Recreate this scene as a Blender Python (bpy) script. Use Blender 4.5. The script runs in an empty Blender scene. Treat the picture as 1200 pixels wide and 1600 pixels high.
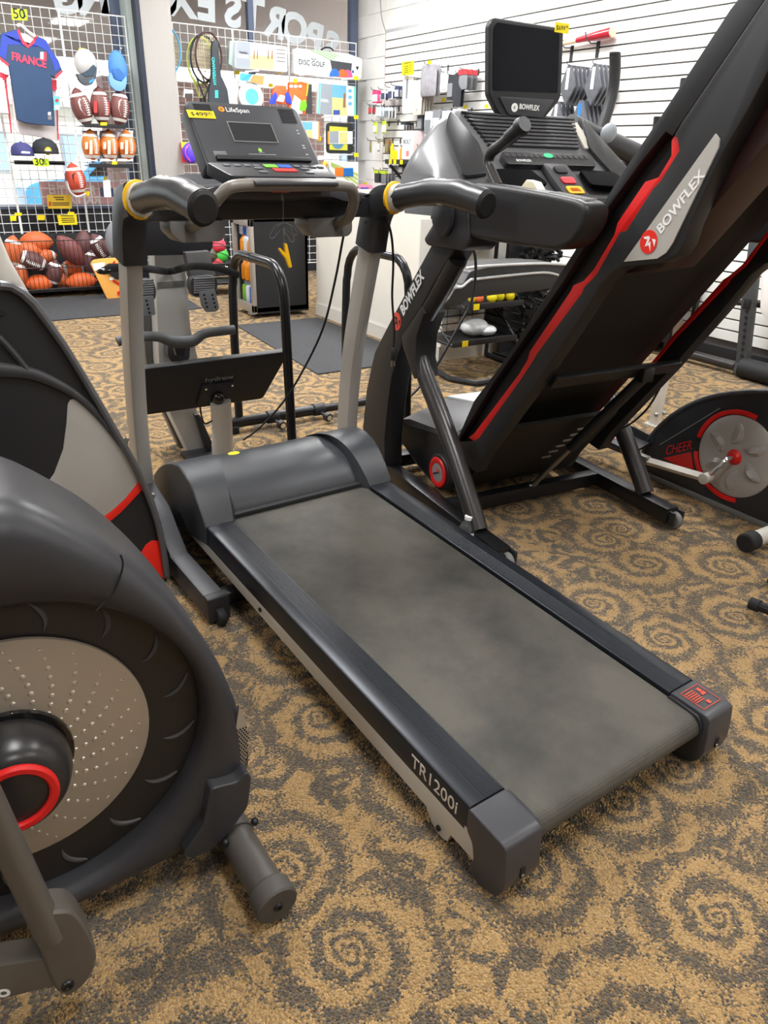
import bpy, bmesh, math, random
from math import sin, cos, pi, radians, atan2, sqrt
from mathutils import Vector, Matrix
random.seed(7)
scene = bpy.context.scene
C = scene.collection

# ------------------------------------------------------------------ camera
H = 1.275                                  # eye height above the carpet
F = 1149.0                                 # focal length in pixels of a 1200 x 1600 frame
RC = Matrix(((0.84615537, -0.21208717, 0.4889173),
             (-0.53227984, -0.38184144, 0.75556289),
             (0.02644369, -0.89956442, -0.43598691)))   # columns: right, down, forward
cam_d = bpy.data.cameras.new('camera')
cam_d.sensor_fit = 'VERTICAL'; cam_d.sensor_height = 36.0; cam_d.lens = F / 1600.0 * 36.0
cam_d.clip_start = 0.05; cam_d.clip_end = 200
cam = bpy.data.objects.new('camera', cam_d); C.objects.link(cam)
_r, _d, _f = RC.col[0], RC.col[1], RC.col[2]
cam.matrix_world = Matrix(((_r[0], -_d[0], -_f[0], 0), (_r[1], -_d[1], -_f[1], 0), (_r[2], -_d[2], -_f[2], H), (0, 0, 0, 1)))
scene.camera = cam

# ------------------------------------------------------------------ world, exposure
scene.view_settings.view_transform = 'Standard'
scene.view_settings.look = 'None'
scene.view_settings.gamma = 1.0
scene.view_settings.use_curve_mapping = False
scene.view_settings.exposure = 0.74
w = bpy.data.worlds.new('sky'); scene.world = w; w.use_nodes = True
nt = w.node_tree; bg = nt.nodes['Background']
sky = nt.nodes.new('ShaderNodeTexSky'); sky.sky_type = 'HOSEK_WILKIE'; sky.turbidity = 5.0
sky.sun_direction = Vector((0.4, 0.75, 0.6)).normalized()
hsv = nt.nodes.new('ShaderNodeHueSaturation'); hsv.inputs['Saturation'].default_value = 0.35
nt.links.new(sky.outputs[0], hsv.inputs['Color']); nt.links.new(hsv.outputs[0], bg.inputs['Color'])
bg.inputs['Strength'].default_value = 7.0

sun_d = bpy.data.lights.new('sun', 'SUN'); sun_d.energy = 3.5; sun_d.angle = .01; sun_o = bpy.data.objects.new('sun', sun_d); C.objects.link(sun_o)
sun_o.rotation_euler = (radians(38), radians(14), 0)     # high behind the shop, lighting the forecourt

# ------------------------------------------------------------------ ceiling lamps (light of the fluorescent fixtures)
CEIL = 3.35
LAMPS = [(.9, -2.6), (3.5, -2.6), (.9, .6), (3.5, .6), (.9, 3.6), (3.5, 3.6), (.9, 6.4), (3.5, 6.4), (-2.3, 1.0), (-2.3, 4.2)]
LAMP_W = 47.0
def lamp_light(x, y):
    l = bpy.data.lights.new('fluorescent_light', 'AREA'); l.shape = 'RECTANGLE'; l.size = 0.56; l.size_y = 1.16
    l.energy = LAMP_W * (1.2 if y > 3 else .62); l.color      # far rows set stronger, front rows weaker, for a darker foreground
    l.color = (0.97, 0.985, 1.0)
    o = bpy.data.objects.new('fluorescent_light', l); C.objects.link(o); o.location = (x, y, CEIL - 0.09)
    return o

# ------------------------------------------------------------------ helpers
def lin(c):
    f = lambda v: v / 12.92 if v <= 0.04045 else ((v + 0.055) / 1.055) ** 2.4
    return tuple(f(v / 255.0) for v in c)

MATS = {}
def M(name, col=(128, 128, 128), rough=0.5, metal=0.0, var=0.06, bump=0.0, bscale=400.0, spec=0.5, coat=0.0, trans=0.0, alpha=1.0, emit=0.0, stretch=None, ior=1.45, vscale=6.0):
    if name in MATS: return MATS[name]
    m = bpy.data.materials.new(name); MATS[name] = m; m.use_nodes = True
    n = m.node_tree.nodes; L = m.node_tree.links; b = n['Principled BSDF']
    c = lin(col)
    tc = n.new('ShaderNodeTexCoord'); mp = n.new('ShaderNodeMapping'); L.new(tc.outputs['Object'], mp.inputs[0])
    if stretch: mp.inputs['Scale'].default_value = stretch
    nz = n.new('ShaderNodeTexNoise'); nz.inputs['Scale'].default_value = vscale; nz.inputs['Detail'].default_value = 4
    L.new(mp.outputs[0], nz.inputs['Vector'])
    mx = n.new('ShaderNodeMix'); mx.data_type = 'RGBA'; L.new(nz.outputs['Fac'], mx.inputs['Factor'])
    mx.inputs['A'].default_value = (*[v * (1 - var) for v in c], 1); mx.inputs['B'].default_value = (*[min(1, v * (1 + var)) for v in c], 1)
    L.new(mx.outputs['Result'], b.inputs['Base Color'])
    b.inputs['Roughness'].default_value = rough; b.inputs['Metallic'].default_value = metal
    b.inputs['Specular IOR Level'].default_value = spec; b.inputs['IOR'].default_value = ior
    b.inputs['Coat Weight'].default_value = coat; b.inputs['Transmission Weight'].default_value = trans
    b.inputs['Alpha'].default_value = alpha
    if emit: L.new(mx.outputs['Result'], b.inputs['Emission Color']); b.inputs['Emission Strength'].default_value = emit
    if bump:
        nb = n.new('ShaderNodeTexNoise'); nb.inputs['Scale'].default_value = bscale; nb.inputs['Detail'].default_value = 2
        L.new(tc.outputs['Object'], nb.inputs['Vector'])
        bp = n.new('ShaderNodeBump'); bp.inputs['Strength'].default_value = bump; bp.inputs['Distance'].default_value = 0.002
        L.new(nb.outputs['Fac'], bp.inputs['Height']); L.new(bp.outputs[0], b.inputs['Normal'])
    return m

def V(*a): return Vector(a)
def ray(px, py): return RC @ Vector(((px - 600) / F, (py - 800) / F, 1.0))
EYE = Vector((0, 0, H))
def PZ(px, py, z=0.0): r = ray(px, py); return EYE + r * ((z - H) / r.z)     # where a sight line meets the level z
def PX(px, py, x): r = ray(px, py); return EYE + r * (x / r.x)               # ... the upright plane X = x
def PY(px, py, y): r = ray(px, py); return EYE + r * (y / r.y)               # ... the upright plane Y = y

def spline(pts, n=6, closed=False):
    P = [Vector(p) for p in pts]; out = []; N = len(P)
    for i in range(N if closed else N - 1):
        if closed: a, b, c, d = P[i - 1], P[i], P[(i + 1) % N], P[(i + 2) % N]
        else: a, b, c, d = P[max(i - 1, 0)], P[i], P[i + 1], P[min(i + 2, N - 1)]
        for k in range(n):
            t = k / n
            out.append(0.5 * ((2 * b) + (c - a) * t + (2 * a - 5 * b + 4 * c - d) * t * t + (3 * b - a - 3 * c + d) * t ** 3))
    if not closed: out.append(P[-1].copy())
    return out

def round_poly(pts, r, n=4):
    """2D/3D polygon with rounded corners (r a number or a list)"""
    out = []; N = len(pts); P = [Vector(p) for p in pts]
    for i in range(N):
        ri = r[i] if isinstance(r, (list, tuple)) else r
        a, b, c = P[i - 1], P[i], P[(i + 1) % N]
        if ri <= 0: out.append(b); continue
        d1 = (a - b); d2 = (c - b); k = min(ri, d1.length * .45, d2.length * .45)
        p1 = b + d1.normalized() * k; p2 = b + d2.normalized() * k
        for j in range(n + 1):
            t = j / n; out.append(p1 * (1 - t) ** 2 + b * 2 * t * (1 - t) + p2 * t * t)
    return out

class MB:
    """collects solids; every solid is closed"""
    def __init__(s): s.v = []; s.f = []
    def add(s, verts, faces):
        o = len(s.v); s.v += [Vector(p) for p in verts]; s.f += [tuple(i + o for i in f) for f in faces]; return s
    def bm(s, bm):
        bm.verts.index_update(); s.add([v.co.copy() for v in bm.verts], [[v.index for v in f.verts] for f in bm.faces]); bm.free(); return s
    def box(s, c, size, rot=None, bev=0.0, seg=2):
        bm = bmesh.new(); bmesh.ops.create_cube(bm, size=1)
        for v in bm.verts: v.co = Vector((v.co.x * size[0], v.co.y * size[1], v.co.z * size[2]))
        if bev: bmesh.ops.bevel(bm, geom=bm.edges[:], offset=min(bev, min(size) * .45), segments=seg, affect='EDGES', profile=.6)
        M4 = (rot.to_4x4() if rot else Matrix.Identity(4)); M4 = Matrix.Translation(Vector(c)) @ M4
        bm.transform(M4); return s.bm(bm)
    def prism(s, outline, vec, bev=0.0, seg=2):
        P = [Vector(p) for p in outline]; vec = Vector(vec); N = len(P)
        if not bev:
            return s.add(P + [p + vec for p in P], [tuple(reversed(range(N))), tuple(range(N, 2 * N))] + [(i, (i + 1) % N, N + (i + 1) % N, N + i) for i in range(N)])
        bm = bmesh.new(); a = [bm.verts.new(p) for p in P]; b = [bm.verts.new(p + vec) for p in P]
        fa = bm.faces.new(list(reversed(a))); fb = bm.faces.new(b)
        for i in range(N): bm.faces.new((a[i], a[(i + 1) % N], b[(i + 1) % N], b[i]))
        bmesh.ops.recalc_face_normals(bm, faces=bm.faces[:])
        bmesh.ops.bevel(bm, geom=list(fa.edges) + list(fb.edges), offset=bev, segments=seg, affect='EDGES', profile=.6, clamp_overlap=True)
        return s.bm(bm)
    def loft(s, rings, closed=False):
        n = len(rings[0]); o = []; f = []
        for r in rings: o += [Vector(p) for p in r]
        K = len(rings)
        for k in range(K if closed else K - 1):
            k2 = (k + 1) % K
            for i in range(n): f.append((k * n + i, k * n + (i + 1) % n, k2 * n + (i + 1) % n, k2 * n + i))
        if not closed: f.append(tuple(reversed(range(n)))); f.append(tuple(range((K - 1) * n, K * n)))
        return s.add(o, f)
    def tube(s, path, r, n=12, r2=None, up=None, cap=True, closed=False, prof=None):
        P = [Vector(p) for p in path]; K = len(P); rings = []
        R = r if isinstance(r, (list, tuple)) else [r] * K
        R2 = r2 if isinstance(r2, (list, tuple)) else ([r2] * K if r2 else R)
        nrm = None
        for i in range(K):
            if closed: t = (P[(i + 1) % K] - P[i - 1]).normalized()
            else: t = (P[min(i + 1, K - 1)] - P[max(i - 1, 0)]).normalized()
            if nrm is None:
                u = Vector(up) if up else (Vector((0, 0, 1)) if abs(t.z) < .9 else Vector((0, 1, 0)))
                nrm = (u - t * u.dot(t)).normalized()
            else:
                u = Vector(up) if up else nrm
                nn = u - t * u.dot(t)
                if nn.length > 1e-6: nrm = nn.normalized()
            bn = t.cross(nrm)
            if prof: rings.append([P[i] + bn * (a * R[i]) + nrm * (b * R2[i]) for a, b in prof])
            else: rings.append([P[i] + bn * (cos(2 * pi * k / n) * R[i]) + nrm * (sin(2 * pi * k / n) * R2[i]) for k in range(n)])
        return s.loft(rings, closed)
    def lathe(s, prof, origin, axis, n=24):
        """prof: (radius, height along axis)"""
        ax = Vector(axis).normalized(); u = ax.orthogonal().normalized(); w_ = ax.cross(u); o = Vector(origin)
        rings = [[o + ax * hh + (u * cos(2 * pi * k / n) + w_ * sin(2 * pi * k / n)) * max(rr, 1e-5) for k in range(n)] for rr, hh in prof]
        return s.loft(rings, closed=(prof[0][0] > 1e-3 and prof[-1][0] > 1e-3))
    def ell(s, c, r, n=16, m=10, rot=None):
        prof = [(sin(pi * j / m), -cos(pi * j / m)) for j in range(m + 1)]
        t = MB(); t.lathe(prof, (0, 0, 0), (0, 0, 1), n)
        Mx = (rot.to_4x4() if rot else Matrix.Identity(4)) @ Matrix.Diagonal((*r, 1)); 
        return s.add([Mx @ v + Vector(c) for v in t.v], t.f)
    def merge(s, o, mat=None): return s.add([(mat @ v) if mat else v for v in o.v], o.f)
    def mesh(s, name, mat, inv=None, angle=35):
        me = bpy.data.meshes.new(name)
        me.from_pydata([(inv @ v) if inv else v for v in s.v], [], s.f)
        bm = bmesh.new(); bm.from_mesh(me); bmesh.ops.recalc_face_normals(bm, faces=bm.faces[:]); bm.to_mesh(me); bm.free()
        me.polygons.foreach_set('use_smooth', [True] * len(me.polygons))
        me.set_sharp_from_angle(angle=radians(angle))
        if mat: me.materials.append(mat)
        return me

WM = {}                                    # world matrix of each object made here
def tag(o, label=None, cat=None, group=None, kind=None):
    if label: o['label'] = label
    if cat: o['category'] = cat
    if group: o['group'] = group
    if kind: o['kind'] = kind
    return o
def thing(name, label, cat, loc=(0, 0, 0), rz=0.0, group=None):
    o = bpy.data.objects.new(name, None); C.objects.link(o); o.empty_display_size = .1
    o.location = loc; o.rotation_euler = (0, 0, rz); WM[o] = Matrix.Translation(Vector(loc)) @ Matrix.Rotation(rz, 4, 'Z')
    return tag(o, label, cat, group)
def part(mb, name, mat, parent, label=None, angle=35, local=False, kind=None):
    """a part; its points are world points unless local"""
    me = mb.mesh(name, mat, None if local else WM[parent].inverted(), angle)
    o = bpy.data.objects.new(name, me); C.objects.link(o); o.parent = parent; WM[o] = WM[parent]
    if label: o['label'] = label
    if kind: o['kind'] = kind
    return o
def solo(mb, name, mat, label, cat, loc=None, group=None, angle=35, kind=None):
    """a thing that is one mesh; loc is its base"""
    if loc is None:
        xs = [v.x for v in mb.v]; ys = [v.y for v in mb.v]; zs = [v.z for v in mb.v]
        loc = ((min(xs) + max(xs)) / 2, (min(ys) + max(ys)) / 2, min(zs))
    Mx = Matrix.Translation(Vector(loc)); me = mb.mesh(name, mat, Mx.inverted(), angle)
    o = bpy.data.objects.new(name, me); C.objects.link(o); o.location = loc; WM[o] = Mx
    return tag(o, label, cat, group, kind)
def struct(mb, name, mat, parent=None, angle=35):
    if parent: return part(mb, name, mat, parent, angle=angle)
    me = mb.mesh(name, mat, None, angle); o = bpy.data.objects.new(name, me); C.objects.link(o); WM[o] = Matrix.Identity(4); o['kind'] = 'structure'
    return o
def dup(root, loc=None, rz=None, label=None, dloc=None):
    def cp(o, par):
        c = o.copy(); C.objects.link(c)
        if par: c.parent = par
        for ch in o.children: cp(ch, c)
        return c
    r = cp(root, None)
    if loc is not None: r.location = loc
    if dloc is not None: r.location = Vector(root.location) + Vector(dloc)
    if rz is not None: r.rotation_euler = (0, 0, rz)
    if label: r['label'] = label
    WM[r] = Matrix.Translation(r.location) @ Matrix.Rotation(r.rotation_euler[2], 4, 'Z')
    return r

def text_mb(s, o, xd, yd, h, depth=.0015, bold=0.0, shear=0.0, align='LEFT', width=None, mirror=False, arc=None):
    """lettering h tall (capitals) starting at o, running along xd, standing along yd"""
    cu = bpy.data.curves.new('lettering', 'FONT'); cu.body = s; cu.size = 1.0; cu.extrude = 0.01; cu.offset = bold; cu.shear = shear; cu.align_x = align; cu.resolution_u = 3
    ob = bpy.data.objects.new('lettering', cu); C.objects.link(ob)
    dg = bpy.context.evaluated_depsgraph_get(); me = bpy.data.meshes.new_from_object(ob.evaluated_get(dg))
    bpy.data.objects.remove(ob); bpy.data.curves.remove(cu)
    xd = Vector(xd).normalized(); yd = Vector(yd).normalized(); nd = xd.cross(yd).normalized(); o = Vector(o)
    k = h / 0.73; vs = [v.co.copy() for v in me.vertices]; kx = k
    if width and vs:
        mx = max(v.x for v in vs); mn = min(v.x for v in vs); kx = width / max(mx - mn, 1e-6)
    out = []
    for v in vs:
        out.append(o + xd * (v.x * kx * (-1 if mirror else 1)) + yd * (v.y * k) + nd * ((v.z / 0.01 + 1) / 2 * depth))
    mb = MB(); mb.v = out; mb.f = [tuple(p.vertices) for p in me.polygons]; bpy.data.meshes.remove(me); return mb
# ------------------------------------------------------------------ materials
black = M('black_plastic', (38, 38, 41), .42, bump=.06, bscale=900)
satin = M('satin_black_plastic', (44, 45, 48), .34, bump=.04, bscale=1200)
darkgrey = M('dark_grey_plastic', (62, 62, 66), .38, bump=.05, bscale=1000)
greyplast = M('grey_plastic', (128, 126, 124), .45)
silver = M('silver_paint', (200, 195, 186), .38, metal=.1, var=.03)
warm_silver = M('warm_grey_paint', (172, 168, 162), .36, metal=.25, var=.03)
gloss_black = M('gloss_black', (16, 16, 18), .12, coat=.4)
blacksteel = M('black_powder_steel', (30, 30, 32), .33, metal=.2)
chrome = M('chrome', (215, 215, 215), .14, metal=1.0)
steel = M('brushed_steel', (165, 163, 160), .3, metal=.9)
red = M('red_plastic', (214, 32, 30), .38)
yellow = M('yellow_plastic', (240, 186, 20), .45)
tagy = M('yellow_price_card', (252, 226, 16), .6, var=.02)
white = M('white_print', (238, 238, 236), .55, var=.02)
inkblack = M('black_print', (24, 24, 26), .6)
cordgrey = M('cord_charcoal', (100, 100, 102), .6)
rubber = M('black_rubber', (28, 28, 30), .7, bump=.1, bscale=500)
wallwhite = M('white_painted_block', (236, 234, 228), .7, bump=.25, bscale=60)
slatwhite = M('white_slat_laminate', (240, 240, 237), .4, var=.015)

farwall = M('grey_painted_wall', (122, 120, 118), .8)
# ------------------------------------------------------------------ room
XW, YW = 4.9, 8.3                          # the slatted wall and the window wall
XL, YB = -3.6, -5.0
def carpet():
    m = bpy.data.materials.new('scroll_carpet'); m.use_nodes = True; n = m.node_tree.nodes; L = m.node_tree.links; b = n['Principled BSDF']
    def nd(t, **k):
        o = n.new(t)
        for a, v in k.items(): setattr(o, a, v)
        return o
    def mth(op, a, b_=None, c_=None, clamp=False):
        o = nd('ShaderNodeMath', operation=op, use_clamp=clamp)
        for i, x in enumerate((a, b_, c_)):
            if x is None: continue
            if isinstance(x, (int, float)): o.inputs[i].default_value = x
            else: L.new(x, o.inputs[i])
        return o.outputs[0]
    tc = nd('ShaderNodeTexCoord'); P = tc.outputs['Object']
    # gentle wobble so the yarn edges are not perfect
    nz = nd('ShaderNodeTexNoise'); nz.inputs['Scale'].default_value = 22; nz.inputs['Detail'].default_value = 1.5; L.new(P, nz.inputs['Vector'])
    wob = nd('ShaderNodeVectorMath', operation='SCALE'); wob.inputs['Scale'].default_value = .045
    sub = nd('ShaderNodeVectorMath', operation='SUBTRACT'); L.new(nz.outputs['Color'], sub.inputs[0]); sub.inputs[1].default_value = (.5, .5, .5)
    L.new(sub.outputs[0], wob.inputs[0])
    add = nd('ShaderNodeVectorMath', operation='ADD'); L.new(P, add.inputs[0]); L.new(wob.outputs[0], add.inputs[1])
    sc = nd('ShaderNodeVectorMath', operation='SCALE'); sc.inputs['Scale'].default_value = 3.3; L.new(add.outputs[0], sc.inputs[0])
    vo = nd('ShaderNodeTexVoronoi', voronoi_dimensions='2D', feature='F1'); vo.inputs['Scale'].default_value = 1.0; vo.inputs['Randomness'].default_value = .72
    L.new(sc.outputs[0], vo.inputs['Vector'])
    df = nd('ShaderNodeVectorMath', operation='SUBTRACT'); L.new(sc.outputs[0], df.inputs[0]); L.new(vo.outputs['Position'], df.inputs[1])
    sx = nd('ShaderNodeSeparateXYZ'); L.new(df.outputs[0], sx.inputs[0])
    cc = nd('ShaderNodeSeparateColor'); L.new(vo.outputs['Color'], cc.inputs[0])
    ang = mth('ARCTAN2', sx.outputs['Y'], sx.outputs['X'])
    sgn = mth('SIGN', mth('SUBTRACT', cc.outputs[0], .5))
    ang2 = mth('MULTIPLY', ang, sgn)
    r = vo.outputs['Distance']
    # spiral arm: one turn of the scroll every .22 cell
    lr = mth('LOGARITHM', mth('ADD', r, .035), 2.718281828)
    ph = mth('ADD', mth('MULTIPLY', lr, 2 * pi / math.log(1.95)), ang2)
    ph = mth('ADD', ph, mth('MULTIPLY', cc.outputs[1], 6.283))
    arm = mth('SINE', ph)
    # leafy teeth on the outer side of the arm
    teeth = mth('MULTIPLY', mth('SINE', mth('ADD', mth('MULTIPLY', ang2, 9.0), mth('MULTIPLY', r, 16.0))), mth('MULTIPLY', mth('SMOOTH_MIN', r, .6, .1), .85))
    arm = mth('ADD', arm, mth('MULTIPLY', teeth, .85))
    # between the scrolls: feathered leaves
    nz2 = nd('ShaderNodeTexNoise'); nz2.inputs['Scale'].default_value = 10.0; nz2.inputs['Detail'].default_value = .5; nz2.inputs['Distortion'].default_value = 2.4; L.new(P, nz2.inputs['Vector'])
    leaf = mth('MULTIPLY', mth('SUBTRACT', nz2.outputs['Fac'], .52), 11.0)
    k = nd('ShaderNodeMapRange'); k.interpolation_type = 'SMOOTHSTEP'; L.new(r, k.inputs['Value']); k.inputs['From Min'].default_value = .50; k.inputs['From Max'].default_value = .68
    mixv = nd('ShaderNodeMix'); L.new(k.outputs[0], mixv.inputs['Factor']); L.new(arm, mixv.inputs['A']); L.new(leaf, mixv.inputs['B'])
    # loop pile: tufts
    tv = nd('ShaderNodeTexVoronoi', feature='F1'); tv.inputs['Scale'].default_value = 225; L.new(P, tv.inputs['Vector'])
    tcol = nd('ShaderNodeSeparateColor'); L.new(tv.outputs['Color'], tcol.inputs[0])
    val = mth('ADD', mixv.outputs[0], mth('MULTIPLY', mth('SUBTRACT', tcol.outputs[0], .5), 2.1))
    gold = nd('ShaderNodeMapRange'); L.new(val, gold.inputs['Value']); gold.inputs['From Min'].default_value = -.25; gold.inputs['From Max'].default_value = .25
    # ground yarns: grey, brown, a little blue and plum
    rp = nd('ShaderNodeValToRGB'); L.new(tcol.outputs[1], rp.inputs[0]); cr = rp.color_ramp; cr.interpolation = 'CONSTANT'
    cols = [(0, (90, 80, 64)), (.22, (108, 95, 74)), (.42, (130, 108, 76)), (.58, (92, 86, 80)), (.72, (112, 98, 78)), (.84, (98, 80, 72)), (.93, (146, 120, 84))]
    while len(cr.elements) < len(cols): cr.elements.new(.5)
    for e, (p, c) in zip(cr.elements, cols): e.position = p; e.color = (*lin(c), 1)
    rg = nd('ShaderNodeValToRGB'); L.new(tcol.outputs[2], rg.inputs[0])
    rg.color_ramp.elements[0].color = (*lin((178, 139, 84)), 1); rg.color_ramp.elements[1].color = (*lin((208, 170, 114)), 1)
    mc = nd('ShaderNodeMix', data_type='RGBA'); L.new(gold.outputs[0], mc.inputs['Factor']); L.new(rp.outputs[0], mc.inputs['A']); L.new(rg.outputs[0], mc.inputs['B'])
    L.new(mc.outputs['Result'], b.inputs['Base Color'])
    b.inputs['Roughness'].default_value = .95; b.inputs['Specular IOR Level'].default_value = .15; b.inputs['Sheen Weight'].default_value = .15
    bp = nd('ShaderNodeBump'); bp.inputs['Strength'].default_value = 1.0; bp.inputs['Distance'].default_value = .010; bp.invert = True
    L.new(tv.outputs['Distance'], bp.inputs['Height']); L.new(bp.outputs[0], b.inputs['Normal'])
    return m
mb = MB(); mb.box(((XL + XW) / 2, (YB + YW) / 2, -.05), (XW - XL, YW - YB, .1)); struct(mb, 'floor', carpet())
mb = MB(); mb.box(((XL + XW) / 2, (YB + YW) / 2, CEIL + .05), (XW - XL + .4, YW - YB + .4, .1)); struct(mb, 'ceiling', M('ceiling_tile', (232, 230, 224), .8, bump=.3, bscale=80))
mb = MB(); mb.box((XL - .06, (YB + YW) / 2, CEIL / 2), (.12, YW - YB, CEIL)); struct(mb, 'wall_left', farwall)
mb = MB(); mb.box(((XL + XW) / 2, YB - .06, CEIL / 2), (XW - XL + .24, .12, CEIL)); struct(mb, 'wall_back', farwall)
lampwhite = M('lamp_diffuser', (255, 250, 240), .5, var=0, emit=3.0)
housing = M('lamp_housing', (235, 235, 235), .5)
for i, (x, y) in enumerate(LAMPS):
    t = thing('ceiling_light', 'ceiling light panel, %s of the %s row of fluorescent lights' % (('left one', 'right one')[i % 2], ('first', 'second', 'third', 'fourth')[i // 2]) if i < 8 else 'ceiling light panel near the left wall, %s one' % ('front' if i == 8 else 'rear'), 'light', (x, y, CEIL - .08), group='fluorescent ceiling lights')
    mb = MB(); mb.box((x, y, CEIL - .035), (.62, 1.22, .07), bev=.01); part(mb, 'housing', housing, t)
    mb = MB(); mb.box((x, y, CEIL - .072), (.56, 1.16, .012), bev=.004); part(mb, 'diffuser', lampwhite, t)
    l = lamp_light(x, y); l.parent = t; l.location = (0, 0, -.01)
# ------------------------------------------------------------------ the grey treadmill in the middle
TM = thing('treadmill', 'grey and black treadmill with silver uprights standing in the centre of the aisle', 'treadmill', (.7048, .7588, 0), .0446)
INC = .0377
def D(u, v, w=0.0): return V(u, v * cos(INC), .16 + v * sin(INC) + w)
def tp(mb, name, mat, parent=TM, label=None, **k): return part(mb, name, mat, parent, label, local=True, **k)
railm = M('ribbed_black_rail', (38, 41, 47), .33, metal=.35, var=.35, stretch=(60, 1.2, 60), vscale=2.5)
def beltmat():
    m = M('running_belt', (90, 88, 81), .62, var=.0); n = m.node_tree.nodes; L = m.node_tree.links; b = n['Principled BSDF']
    tc = n.new('ShaderNodeTexCoord'); 
    nz = n.new('ShaderNodeTexNoise'); nz.inputs['Scale'].default_value = 3.2; nz.inputs['Detail'].default_value = 6; nz.inputs['Roughness'].default_value = .62; L.new(tc.outputs['Object'], nz.inputs['Vector'])
    rp = n.new('ShaderNodeValToRGB'); L.new(nz.outputs['Fac'], rp.inputs[0])
    rp.color_ramp.elements[0].position = .36; rp.color_ramp.elements[0].color = (*lin((52, 51, 48)), 1)
    rp.color_ramp.elements[1].position = .62; rp.color_ramp.elements[1].color = (*lin((86, 82, 74)), 1)
    wv = []
    for d in ('X', 'Y'):
        q = n.new('ShaderNodeTexWave'); q.wave_type = 'BANDS'; q.bands_direction = d; q.inputs['Scale'].default_value = 66; L.new(tc.outputs['Object'], q.inputs['Vector']); wv.append(q)
    mu = n.new('ShaderNodeMath'); mu.operation = 'MULTIPLY'; L.new(wv[0].outputs['Fac'], mu.inputs[0]); L.new(wv[1].outputs['Fac'], mu.inputs[1])
    mr = n.new('ShaderNodeMapRange'); mr.inputs['To Min'].default_value = .80; mr.inputs['To Max'].default_value = 1.12; L.new(mu.outputs[0], mr.inputs['Value'])
    vm = n.new('ShaderNodeVectorMath'); vm.operation = 'SCALE'; L.new(rp.outputs[0], vm.inputs[0]); L.new(mr.outputs[0], vm.inputs['Scale']); L.new(vm.outputs[0], b.inputs['Base Color'])
    bp = n.new('ShaderNodeBump'); bp.inputs['Strength'].default_value = .55; bp.inputs['Distance'].default_value = .0012; L.new(mu.outputs[0], bp.inputs['Height']); L.new(bp.outputs[0], b.inputs['Normal'])
    return m
LEN = 1.29; WD = .71
# side rails: a ribbed profile drawn along the deck
def rail(side):
    pr = [(0, -.056), (0, -.008), (.002, -.003), (.008, 0)]
    for k in range(9):
        u = .040 + k * .0052; pr += [(u, 0), (u + .0008, -.0010), (u + .0020, -.0010), (u + .0028, 0)]
    pr += [(.088, 0), (.0905, -.003), (.0905, -.02), (.04, -.02), (.04, -.056)]
    mb = MB(); f = (lambda u: u) if side == 0 else (lambda u: WD - u)
    mb.loft([[D(f(u), v, w_) for u, w_ in pr] for v in (0.0, LEN)]); return mb
for sd in (0, 1): tp(rail(sd), 'side_rail', railm)
# silver frame sides with the small hinge lug near the rear foot
for sd in (0, 1):
    u0, u1 = (.003, .032) if sd == 0 else (WD - .032, WD - .003)
    pl = [(-.03, .034), (.047, .036), (.056, .010), (.070, .003), (.092, .004), (.108, .016), (.131, .042), (.6, .064), (1.3, .100), (1.74, .118), (1.76, .2)]
    pl = [V(u0, a, b) for a, b in pl] + [D(u0, 1.4, -.054), D(u0, -.02, -.054)]
    mb = MB(); mb.prism(pl, (u1 - u0, 0, 0), .002); fr = tp(mb, 'frame_side', silver)
    mb = MB()
    for (v, z) in ((.084, .022), (.905, .103)): mb.lathe([(0, 0), (.007, 0), (.006, .005), (0, .006)], (u0 if sd == 0 else u1, v, z), (-1 if sd == 0 else 1, 0, 0), 10)
    tp(mb, 'bolt', blacksteel, fr)
# belt: closed loop over the rear roller
br = .032; lo = []
lo.append(D(.096, 1.36, -.012))
for k in range(13):
    a = pi / 2 + pi * k / 12; lo.append(D(.096, -.062 + br * cos(a), -.012 - br + br * sin(a)))
lo.append(D(.096, 1.36, -.012 - 2 * br))
mb = MB(); mb.prism(lo, (.518, 0, 0)); tp(mb, 'running_belt', beltmat())
mb = MB(); mb.box(D(WD / 2, .65, -.07), (.62, 1.2, .03), Matrix.Rotation(INC, 3, 'X')); tp(mb, 'deck_board', black)
mb = MB()
for u in (.045, WD - .045): mb.box(D(u, .65, -.045), (.085, 1.28, .05), Matrix.Rotation(INC, 3, 'X'))
tp(mb, 'rail_support', black)
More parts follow.
